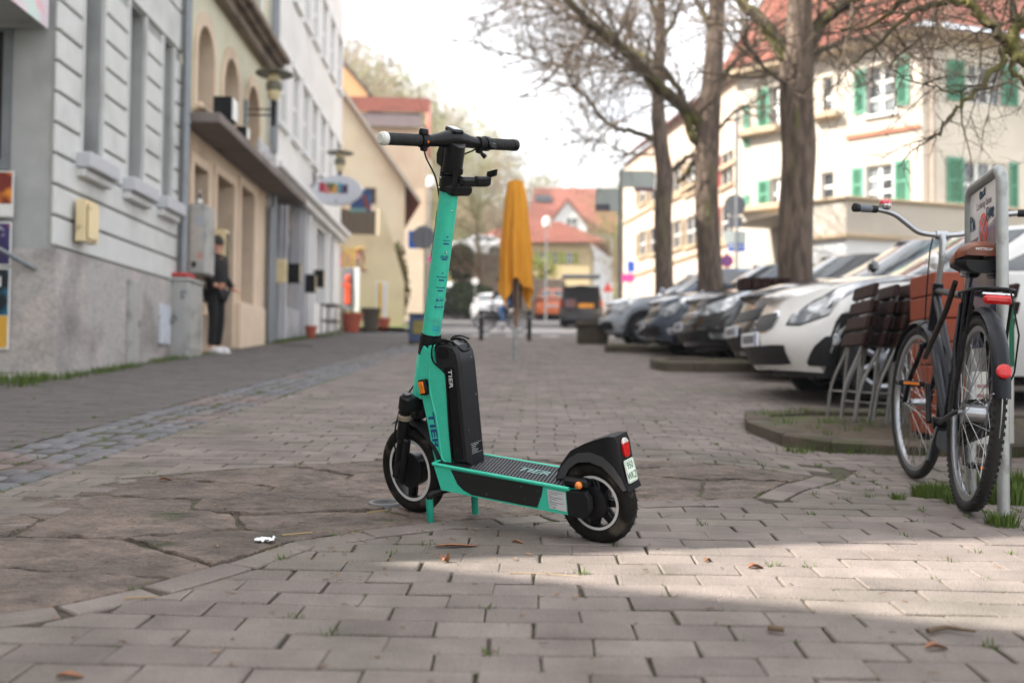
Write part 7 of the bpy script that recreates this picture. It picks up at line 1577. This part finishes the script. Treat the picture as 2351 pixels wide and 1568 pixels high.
pot('flower_pot', 'large terracotta pot at the far end of the grey house', lp(0, 28.6, .55), .3, .55, m_terra); pot('flower_pot', 'small terracotta pot on the corner of the side street', lp(0, 31, 1.25), .2, .4, m_terra); o = pot('stone_planter', 'mossy cylindrical stone planter between the terracotta pots', lp(0, 30, .95), .28, .7, m_kerb)
pot('flower_pot', 'small brown pot beside the grey wooden stand', lp(0, 22.9, .35), .13, .28, m_terra)
p = gp(800, 32.5); sb = thing('grey_info_board', 'grey board with an orange figure at the side street corner', 'board', p, R(-6)); k = 32.5 / F_PX
zl_, zh_ = at(800, 712, 32.5).z - p.z, at(800, 615, 32.5).z - p.z
MB().bx(-19 * k, 10 * k, -.05, .05, zl_, zh_, .015).build('panel', mat('board_grey', (116, 116, 122), .6), sb); MB().bx(10.5 * k, 24 * k, -.03, .08, zl_ - .05, zh_, .01).build('white_side', m_shopw, sb)
b = MB(); b.sph((-2 * k, -.07, zh_ - .35), (.1, .02, .13)); b.box((-2 * k, -.07, zh_ - .85), (.2, .03, .7), bev=.05); b.tube([(-2 * k, -.07, zh_ - .7), (-2 * k - .18, -.07, zh_ - .5)], .04, 6); b.build('orange_figure', mat('figure_orange', (216, 80, 40), .5), sb)
for x in (-12, 6): MB().bx(x * k, x * k + .06, -.03, .03, -.2, zl_).build('leg', m_blk, sb, 0)
p = gp(871, 31.5); yp = thing('yellow_post', 'yellow marker post against a white panel in the garden', 'post', p); k = 31.5 / F_PX; z1 = at(871, 648, 31.5).z - p.z; MB().bx(-3 * k, 4 * k, -.04, .04, -.1, z1, .01).build('post', mat('yellow_paint', (220, 176, 44), .5), yp); MB().bx(-11 * k, 16 * k, .05, .1, .2, z1 + .02, .01).build('white_panel', m_shopw, yp)
p = gp(962, 20.3); bi = thing('litter_bin', 'blue litter bin with yellow panel standing by the gutter', 'bin', p, R(5)); k = 20.3 / F_PX; hb2 = 64 * k
MB().bx(-23 * k, 22 * k, -.16, .16, .02, hb2, .02).build('body', mat('bin_blue', (46, 66, 104), .5, var=.1, dirt=((36, 44, 62), (.5, .7), 5)), bi); MB().bx(-14 * k, 14 * k, -.172, -.161, .18, hb2 - .12, .004).build('yellow_panel', mat('bin_yellow', (130, 118, 52), .6, var=.25, scale=8), bi); MB().bx(-25 * k, 24 * k, -.18, .18, hb2, hb2 + .03, .01).build('rim', m_blk, bi)
for sx_ in (-1, 1): MB().bx(sx_ * 18 * k - .02, sx_ * 18 * k + .02, -.1, .1, -.04, .02).build('foot', m_blk, bi, 0)

# ================================================================ people
m_skin = mat('skin', (206, 150, 124), .55, var=.06); m_jack = mat('black_jacket', (12, 12, 14), .85, var=.15, scale=8); m_trou = mat('black_trousers', (10, 10, 11), .85, var=.12); m_shoe = mat('white_shoe', (216, 214, 214), .6, var=.05); m_jean = mat('blue_jeans', (86, 118, 160), .85, var=.15, scale=10); m_hair = mat('dark_hair', (44, 34, 28), .7, var=.2, scale=30); m_navyj = mat('navy_jacket', (44, 46, 66), .85, var=.12)
def skinned(name, m, parent, V, E_, rad, root=0, sub=2):
    """continuous surface grown round a skeleton"""
    me = bpy.data.meshes.new(name); me.from_pydata([tuple(v) for v in V], E_, []); o = bpy.data.objects.new(name, me); COL.objects.link(o)
    md = o.modifiers.new('skin', 'SKIN'); md.use_smooth_shade = True
    for i, r_ in enumerate(rad): me.skin_vertices[0].data[i].radius = (r_, r_) if not isinstance(r_, tuple) else r_
    me.skin_vertices[0].data[root].use_root = True
    sb_ = o.modifiers.new('sub', 'SUBSURF'); sb_.levels = sub; sb_.render_levels = sub
    dg = bpy.context.evaluated_depsgraph_get(); dg.update(); m2 = bpy.data.meshes.new_from_object(o.evaluated_get(dg)); bpy.data.objects.remove(o)
    m2.materials.clear(); m2.materials.append(m); m2.polygons.foreach_set('use_smooth', [True] * len(m2.polygons)); o = bpy.data.objects.new(name, m2); COL.objects.link(o); o.parent = parent; return o
def person(label, loc, rz, J, jm, tm, sm, group=None):
    """J: joints of the pose, metres, facing -y"""
    r_ = thing('person', label, 'person', loc, rz, group); g = lambda k: Vector(J[k])
    names = ['pelvis', 'waist', 'chest', 'neck', 'headb', 'headt', 'shl', 'ell', 'wrl', 'hal', 'shr', 'elr', 'wrr', 'har', 'hil', 'knl', 'anl', 'tol', 'hir', 'knr', 'anr', 'tor']
    E_ = [(0, 1), (1, 2), (2, 3), (3, 4), (4, 5), (2, 6), (6, 7), (7, 8), (8, 9), (2, 10), (10, 11), (11, 12), (12, 13), (0, 14), (14, 15), (15, 16), (16, 17), (0, 18), (18, 19), (19, 20), (20, 21)]
    rad = [(.14, .11), (.13, .1), (.15, .1), .052, .075, .08, .06, .045, .03, .038, .06, .045, .03, .038, .085, .058, .042, .035, .085, .058, .042, .035]
    skinned('body', m_skin, r_, [g(k) for k in names], E_, rad)
    up_ = [0, 1, 2, 6, 7, 8, 10, 11, 12]; ix = {k: i for i, k in enumerate(up_)}; V = [g(names[k]) for k in up_]; V[0] = V[0] + Vector((0, 0, -.1)); V.append(g('neck') + Vector((0, 0, -.02))); skinned('jacket', jm, r_, V, [(0, 1), (1, 2), (2, 3), (3, 4), (4, 5), (2, 6), (6, 7), (7, 8), (2, 9)], [(.185, .15), (.165, .13), (.18, .13), .085, .066, .052, .085, .066, .052, .07])
    lo = [0, 14, 15, 16, 18, 19, 20]; V = [g(names[k]) for k in lo]; skinned('trousers', tm, r_, V, [(0, 1), (1, 2), (2, 3), (0, 4), (4, 5), (5, 6)], [(.155, .125), .1, .074, .06, .1, .074, .06])
    for s_ in 'lr':
        a, t = g('an' + s_), g('to' + s_); d = (t - a); b = MB(); d.z = 0; d = d.normalized(); c = a + d * .075; c.z = t.z + .0; M_ = Matrix.Translation((c.x, c.y, t.z - .035)) @ Matrix.Rotation(math.atan2(d.y, d.x), 4, 'Z'); b.M = M_
        b.sph((-.01, 0, .045), (.135, .048, .06), 14, 8); b.bx(-.13, .13, -.045, .045, .0, .028, .012); b.build('shoe', sm, r_, 60)
        # fingers
        w2, h = g('wr' + s_), g('ha' + s_); dd = (h - w2).normalized(); sd_ = dd.cross(Vector((0, 1, 0))); sd_ = sd_.normalized() if sd_.length > .1 else Vector((1, 0, 0)); b = MB()
        for k_, (o_, ln_) in enumerate(((-.026, .06), (-.009, .075), (.009, .07), (.026, .055))):
            q = h + sd_ * o_ + dd * .02; b.tube([q, q + dd * ln_ * .55, q + dd * ln_ + Vector((0, -.012, 0))], [.0095, .009, .007], 6)
        q = h - sd_ * .03; b.tube([q, q + dd * .03 - sd_ * .02, q + dd * .06 - sd_ * .018], [.011, .01, .008], 6); b.build('fingers', m_skin, r_, 60)
    c = (g('headb') + g('headt')) / 2 + Vector((0, .012, .03)); b = MB(); b.grid(lambda u, v: (lambda a, t: c + Vector((math.cos(a) * math.sin(t) * .098, math.sin(a) * math.sin(t) * .112, math.cos(t) * .125)))(2 * PI * u, PI * .58 * v), 20, 9, True); b.build('hair', m_hair, r_, 70)
    hc = (g('headb') + g('headt')) / 2; b = MB(); b.sph(hc + Vector((0, -.1, -.005)), (.014, .022, .022), 8, 6); b.build('nose', m_skin, r_, 60)
    for sx_ in (-1, 1): b = MB(); b.sph(hc + Vector((sx_ * .034, -.088, .02)), (.012, .008, .007), 8, 6); b.build('eye', m_print, r_, 60); b = MB(); b.sph(hc + Vector((sx_ * .09, .0, .0)), (.012, .022, .032), 8, 6); b.build('ear', m_skin, r_, 60)
    b = MB(); b.sph(hc + Vector((0, -.09, -.045)), (.024, .008, .006), 8, 6); b.build('mouth', mat('lip', (160, 90, 84), .5), r_, 60)
    return r_
stand = dict(pelvis=(0, 0, .95), waist=(0, 0, 1.1), chest=(0, .0, 1.34), neck=(0, 0, 1.5), headb=(0, -.01, 1.56), headt=(0, -.02, 1.68), shl=(.18, 0, 1.42), ell=(.26, .02, 1.16), wrl=(.25, -.14, .98), hal=(.25, -.20, .95), shr=(-.18, 0, 1.42), elr=(-.26, .03, 1.15), wrr=(-.22, -.12, 1.0), har=(-.2, -.17, 1.0),
             hil=(.09, 0, .88), knl=(.1, -.02, .48), anl=(.1, .02, .09), tol=(.12, -.10, .035), hir=(-.09, 0, .88), knr=(-.1, -.03, .48), anr=(-.1, .0, .09), tor=(-.12, -.12, .035))
p = lp(0, 14.86, .27); person('person in black jacket and white shoes standing behind the cigarette machine', p, R(75), stand, m_jack, m_trou, m_shoe)
# cyclist far ahead
g = gp(1150, 31); cb = thing('far_bicycle', 'dark bicycle ridden across the street behind the parasol', 'bicycle', (g.x + .55, g.y, g.z), PI)
bike_wheel(cb, (0, 0, .345), .345, .025, 16, .02, .05, far=True); bike_wheel(cb, (1.06, 0, .345), .345, .025, 16, .02, .05, far=True)
for a, c, r_ in (((.45, 0, .28), (.28, 0, .85), .02), ((.45, 0, .28), (.86, 0, .72), .022), ((.86, 0, .66), (.8, 0, 1.0), .02), ((.36, 0, .6), (.83, 0, .82), .018), ((.45, 0, .28), (0, 0, .345), .014), ((.3, 0, .75), (0, 0, .345), .014), ((.88, 0, .66), (1.06, 0, .345), .016), ((.8, -.28, 1.02), (.8, .28, 1.02), .014)): MB().tube([a, c], r_, 8).build('frame_tube', m_frame, cb, 50)
MB().sph((.24, 0, .9), (.13, .08, .035)).build('saddle', m_blk, cb, 50)
ride = dict(pelvis=(0, .0, .95), waist=(0, -.08, 1.08), chest=(0, -.22, 1.3), neck=(0, -.3, 1.44), headb=(0, -.34, 1.5), headt=(0, -.38, 1.62), shl=(.18, -.22, 1.36), ell=(.24, -.42, 1.2), wrl=(.24, -.58, 1.08), hal=(.24, -.62, 1.06), shr=(-.18, -.22, 1.36), elr=(-.24, -.42, 1.2), wrr=(-.24, -.58, 1.08), har=(-.24, -.62, 1.06),
            hil=(.09, -.02, .92), knl=(.1, -.36, .68), anl=(.1, -.22, .3), tol=(.12, -.34, .24), hir=(-.09, -.02, .92), knr=(-.1, -.28, .52), anr=(-.1, -.22, .14), tor=(-.12, -.34, .1))
person('cyclist in navy jacket and jeans riding behind the parasol', (g.x + .30, g.y, g.z + .0), R(-90), ride, m_navyj, m_jean, m_shoe)

# ================================================================ bushes
m_ivy = mat('brown_ivy', (104, 86, 54), .9, var=.25, island=.35, col2=(92, 96, 46), cpos=(.5, .6), cscale=.8, tl=.2); m_hedge = mat('hedge_leaf', (62, 78, 40), .85, var=.2, island=.35, tl=.2); m_grass = mat('grass_blade', (84, 104, 42), .8, var=.2, island=.3, scale=3, tl=.25)
def bush(nm, lab, p, r, n_, m, s_=.07, cat='bush', seed=1):
    q = random.Random(seed); o = thing(nm, lab, cat, p); b = MB()
    for i in range(n_):
        d = Vector((q.gauss(0, 1), q.gauss(0, 1), q.gauss(0, 1))).normalized() * q.uniform(.45, 1.) ** .5; k = 1 + .25 * mnoise.noise(d * 2.3 + Vector((seed, 0, 0))); c = Vector((d.x * r[0] * k, d.y * r[1] * k, r[2] + d.z * r[2] * k))
        u = Vector((q.gauss(0, 1), q.gauss(0, 1), q.gauss(0, 1))).normalized() * s_ * q.uniform(.6, 1.3); v = u.cross(Vector((q.gauss(0, 1), q.gauss(0, 1), q.gauss(0, 1)))).normalized() * s_ * .55
        b.add([c - u, c + v, c + u, c - v], [(0, 1, 2, 3)])
    f_ = b.build('foliage', m, o, 0, False); stuff(f_); b = MB()
    for i in range(6): a = i * 1.05; b.tube([(0, 0, -.1), (math.cos(a) * r[0] * .4, math.sin(a) * r[1] * .4, r[2] * .9), (math.cos(a) * r[0] * .7, math.sin(a) * r[1] * .7, r[2] * 1.5)], [.04, .025, .01], 5)
    stuff(b.build('stems', m_limb, o, 50)); return o
g = gp(880, 34.2); bush('ivy_bush', 'brown and olive ivy bush against the gable house', g, (.9, .6, 1.35), 1700, m_ivy, .1, seed=2); g = gp(905, 35.2); bush('ivy_bush', 'pointed brown climber on the gable house corner', g, (.45, .4, 1.55), 900, m_ivy, .1, seed=3); g = gp(838, 34.0); bush('ivy_bush', 'low olive shrub beside the grey info board', g, (.6, .5, .8), 900, m_ivy, .1, seed=8)
g = gp(1075, 55); bush('hedge', 'dark green hedge below the stone wall', g, (1.5, .8, 1.05), 1500, m_hedge, .14, seed=4); g = gp(1108, 55.5); bush('hedge', 'lower end of the hedge beside the white far car', g, (1.0, .8, .8), 900, m_hedge, .14, seed=5)
g = gp(1056, 58); g.z = at(1056, 645, 58).z; bush('evergreen_bush', 'round evergreen bush on the stone wall behind the scooter stem', g, (.8, .8, 1.1), 1100, m_hedge, .14, seed=6); g = gp(1180, 61); g.z = at(1180, 655, 61).z; bush('yellow_green_bush', 'yellow green shrubs in front of the yellow house', g, (2.6, .6, .9), 1500, mat('lime_leaf', (172, 176, 74), .85, var=.2, island=.3, tl=.2), .13, seed=7)
g = gp(845, 33); b = MB(); b.grid(lambda u, v: (lambda x, y: (x, y, gz(x, y) + .12))(g.x - 1.2 + u * 3.2, 30.6 + v * 5.5), 6, 6); struct(b.build('lawn', mat('lawn', (92, 104, 52), .95, var=.3, scale=9, bump=.6, bscale=40), None, 0))
# ================================================================ weeds, leaves and litter
GR_ = random.Random(77)
def blades(mb, p, n_, h, spread, lean=.6):
    for i in range(n_):
        a = GR_.uniform(0, 6.283); r_ = spread * math.sqrt(GR_.random()); x, y = p[0] + r_ * math.cos(a), p[1] + r_ * math.sin(a); z = p[2] if len(p) > 2 else gz(x, y) - .006; hh = h * GR_.uniform(.4, 1.1); w_ = hh * .05 + .0012; d = Vector((math.cos(a), math.sin(a), 0)) * hh * GR_.uniform(.1, lean); t = Vector((-math.sin(a + GR_.uniform(-1, 1)), math.cos(a), 0)) * w_; q = Vector((x, y, z))
        mb.add([q - t, q + t, q + d * .4 + Vector((0, 0, hh * .6)) + t * .6, q + d + Vector((0, 0, hh)), q + d * .4 + Vector((0, 0, hh * .6)) - t * .6], [(0, 1, 2, 4), (4, 2, 3)])
g1 = MB(); g2 = MB()
for t in cand:                                   # moss and crumbs of earth where joints meet
    c = t[1]
    if abs(c.x) < .56 * c.y + .1 and 1.7 < c.y < 5.2:
        for q in t[0]:
            if GR_.random() < .34: blades(g2, (q[0], q[1]), GR_.randint(6, 16), .0075, .011, 1.6)
for t in cand:                                   # tufts in the joints, thicker towards the bicycle
    c = t[1]
    if not (abs(c.x) < .56 * c.y + .1 and 1.7 < c.y < 9): continue
    pr = .26 + .45 * sstep(.5, 1.6, c.x) * sstep(2.0, 3.0, c.y) * (1 - sstep(4.6, 6, c.y))
    if c.y > 5: pr *= .5
    if GR_.random() < pr:
        q = Vector(t[0][GR_.randrange(len(t[0]))]); rich = GR_.random() < .3 + .4 * sstep(.6, 1.5, c.x)
        blades(g1, (q.x, q.y), GR_.randint(4, 9) if not rich else GR_.randint(10, 24), .009 if not rich else .02, .010 if not rich else .022)
for X, Y, n_, h, s_ in ((2135, 1125, 260, .07, .07), (2160, 1130, 200, .06, .08), (2300, 1205, 200, .055, .05), (2330, 1150, 320, .08, .09), (2290, 1150, 200, .06, .07), (2270, 1110, 160, .09, .06), (2345, 1120, 260, .11, .08), (2200, 1150, 120, .05, .06), (2215, 1010, 80, .05, .06), (2060, 1140, 80, .035, .03), (2250, 1085, 120, .09, .05)):
    v = ray(X, Y); t_ = -ZC / (v.z - SLOPE * v.y); q = CAMP + v * t_; blades(g1, (q.x, q.y), n_, h, s_)
d_ = 9.3
while d_ < 30:                                   # weeds along the foot of the houses
    x = XB - KB * d_ + .1
    if not 15.5 < d_ < 19.4 and mnoise.noise(Vector((d_ * 1.3, 0, 0))) > -.25: blades(g1, (x + GR_.uniform(0, .2), d_), GR_.randint(8, 30), .075, .13)
    d_ += .07
for i in range(60):
    a = GR_.random(); blades(g1, (-4.75 + a * .8 - .25, 8.9 + GR_.uniform(-.35, .5)), 14, .1, .13)
for k in range(150):
    y = GR_.uniform(3.2, 11); blades(g1, (GUT_X(y) + GR_.choice((-.29, .29, .3, .0)), y), 8, .02, .03)
for k in range(90):
    x = GR_.uniform(1.5, 3.2); y = GR_.choice((GR_.uniform(5.3, 5.45), GR_.uniform(5.5, 6.9))); blades(g1, (x, y, gz(x, y) + (.07 if y > 5.45 else .0)), 12, .05, .08)
for i in range(len(PATCH)):
    a, b_ = Vector(PATCH[i]), Vector(PATCH[(i + 1) % len(PATCH)])
    for k in range(int((b_ - a).length / .05)):
        if GR_.random() < .35: q = a.lerp(b_, GR_.random()); blades(g1, (q.x, q.y), 5, .014, .02)
m_moss = mat('joint_moss', (74, 68, 40), .95, var=.3, scale=8, island=.4, col2=(66, 82, 34), cpos=(.46, .56), cscale=3)
stuff(g2.build('joint_moss', m_moss, None, 0, False), 'brown and olive moss crumbs in the corners of the paving joints', 'moss')
stuff(g1.build('weeds', m_grass, None, 0, False), 'small green weeds and grass growing in the paving joints', 'grass')
# bark chips and husks
m_chip = mat('bark_chip', (122, 98, 76), .85, var=.2, scale=20, island=.4); cb_ = MB()
def chip(mb, x, y, l, w_, a, th=.003):
    M_ = Matrix.Translation((x, y, gz(x, y) + .004)) @ Matrix.Rotation(a, 4, 'Z') @ Euler((GR_.uniform(-.3, .3), GR_.uniform(-.25, .25), 0)).to_matrix().to_4x4()
    mb.add([(-l / 2, -w_ * .2, 0), (-l * .1, -w_ / 2, th * .5), (l / 2, w_ * .1, 0), (l * .05, w_ / 2, th), (-l / 2, -w_ * .2, th), (-l * .1, -w_ / 2, th * 1.6), (l / 2, w_ * .1, th), (l * .05, w_ / 2, th * 2)], [(3, 2, 1, 0), (4, 5, 6, 7), (0, 1, 5, 4), (1, 2, 6, 5), (2, 3, 7, 6), (3, 0, 4, 7)], M_)
for i in range(330):
    y = GR_.uniform(1.8, 4.8); x = GR_.uniform(-.52, .52) * y
    if GR_.random() < .5: y = GR_.gauss(3.15, .35); x = GR_.gauss(-.45, .45)
    chip(cb_, x, y, GR_.uniform(.006, .03), GR_.uniform(.002, .008), GR_.uniform(0, 6.28), .0015)
stuff(cb_.build('bark_chips', m_chip, None, 0), 'tiny brown husks and bark chips scattered over the paving', 'litter')
def on(X, Y): v = ray(X, Y); t_ = -ZC / (v.z - SLOPE * v.y); return CAMP + v * t_
m_leaf = mat('dry_leaf', (142, 96, 68), .8, var=.2, scale=30, bump=.3, bscale=60)
def leaf(lab, X, Y, l, w_, a, curl=.3, nm='dry_leaf', m=m_leaf, cat='leaf'):
    p = on(X, Y); o = thing(nm, lab, cat, p, a); b = MB(); n_ = 9
    def f(u, v):
        s_ = math.sin(PI * min(1, .06 + .9 * u)) ** .8; return ((u - .5) * l, (v - .5) * w_ * s_ * (1 + .15 * math.sin(u * 17)), .004 + curl * w_ * (2 * v - 1) ** 2 * s_ + .012 * curl * math.sin(u * 5))
    b.grid(f, n_, 5); b.grid(lambda u, v: Vector(f(u, v)) + Vector((0, 0, .0012)), n_, 5); b.build('blade', m, o, 60); MB().tube([f(0, .5), f(.5, .5), f(1, .5)], .0012, 5).build('midrib', m_chip, o, 60); return o
leaf('long orange bark strip lying in front of the scooter', 1047, 1256, .125, .024, .15, .14, 'bark_strip', cat='bark'); leaf('upright curled orange leaf below the bark strip', 1022, 1290, .035, .026, 1.2, .6)
leaf('pale dry leaf on the sandstone slabs left of the scooter', 380, 1103, .05, .02, .4); leaf('orange leaf fragments in the sunlit strip', 1735, 1305, .045, .022, .3); leaf('small brown leaf near the left bottom edge', 160, 1556, .05, .02, .1, .2); leaf('brown leaf in the shade right of the sunlit strip', 1625, 1290, .03, .015, .8); leaf('tan leaf at the bottom right of the paving', 2150, 1490, .05, .02, .2); leaf('tan leaf fragment below the scooter deck', 1190, 1248, .04, .012, -.4)
m_stick = mat('dead_stick', (92, 76, 58), .9, var=.2, scale=30)
def stick(lab, pts, r, m=m_stick):
    P = [on(*q) for q in pts]; c = P[0].copy(); o = thing('stick', lab, 'stick', c); MB().tube(smoothpath([q - c + Vector((0, 0, r + .002)) for q in P], 4), [r * (1 - .04 * i) for i in range(4 * (len(P) - 1) + 1)], 7).build('wood', m, o, 60)
stick('dark twig lying at the lower right of the paving', [(2130, 1456), (2170, 1448), (2200, 1452), (2240, 1457)], .006); stick('short dark twig at the bottom of the paving', [(1762, 1450), (1800, 1454)], .007); m_straw = mat('straw', (150, 128, 92), .8, var=.15)
stick('pale straw lying in the sunlit strip', [(1170, 1318), (1260, 1320), (1330, 1326)], .0014, m_straw); stick('pale straw on the grey pavers at the left', [(285, 1377), (355, 1374)], .0025, m_straw); stick('thin straw by the sandstone slabs', [(648, 1232), (716, 1226)], .003, m_straw); stick('straw beside the front wheel on the slabs', [(842, 1180), (890, 1174)], .003, m_straw)
p = on(608, 1246); pp_ = thing('paper_scrap', 'crumpled white paper scrap on the edge of the sandstone slabs', 'paper', p); b = MB(); b.grid(lambda u, v: ((u - .5) * .055, (v - .5) * .05, .006 + .014 * mnoise.noise(Vector((u * 5, v * 5, 2))) + .006), 9, 9); b.build('sheet', m_paper, pp_, 20)
# manhole lids set in the slabs
m_iron = mat('cast_iron', (66, 62, 60), .8, 0., var=.2, scale=20)
for X, Y, r_, lab in ((885, 1157, .06, 'small round pale metal lid beside the scooter front wheel'),):
    p = on(X, Y); o = thing('metal_lid', lab, 'lid', (p.x, p.y, gz(p.x, p.y) + .007)); o.rotation_euler = (math.atan(SLOPE), 0, 0); MB().lathe([(r_, -.02), (r_, .001), (r_ * .96, .002), (.0001, .002)], 28).build('lid', m_iron if r_ > .1 else mat('pale_lid', (112, 110, 110), .8, 0.), o, 30)
    for k in range(3): MB().lathe([(r_ * (.2 + .22 * k), .0025), (r_ * (.26 + .22 * k), .0032), (r_ * (.32 + .22 * k), .0025)], 24).build('ring', m_blk, o, 30)
p = on(990, 0 + 815); o = thing('drain_grate', 'dark iron drain grate near the beige house', 'drain', lp(0, 18.3, .9)); MB().bx(-.3, .3, -.22, .22, -.03, .006, .004).build('frame', m_iron, o)
for k in range(7): MB().bx(-.26 + k * .08, -.22 + k * .08, -.19, .19, .006, .009).build('slot', m_dark, o, 0)
# thin spring haze over the whole street
b = MB(); b.bx(-95, 95, -32, 200, -3.5, 75); hzb = b.build('haze', None, None, 0); hzb['kind'] = 'stuff'; hzb['label'] = 'thin pale haze in the air over the street'; hzb['category'] = 'haze'
hm_ = bpy.data.materials.new('haze_air'); hm_.use_nodes = True; hm_.node_tree.nodes.clear(); ho = hm_.node_tree.nodes.new('ShaderNodeOutputMaterial'); pv = hm_.node_tree.nodes.new('ShaderNodeVolumePrincipled')
pv.inputs['Color'].default_value = (.9, .93, 1, 1); pv.inputs['Density'].default_value = .0009; pv.inputs['Anisotropy'].default_value = .2
hm_.node_tree.links.new(pv.outputs['Volume'], ho.inputs['Volume']); hzb.data.materials.append(hm_)
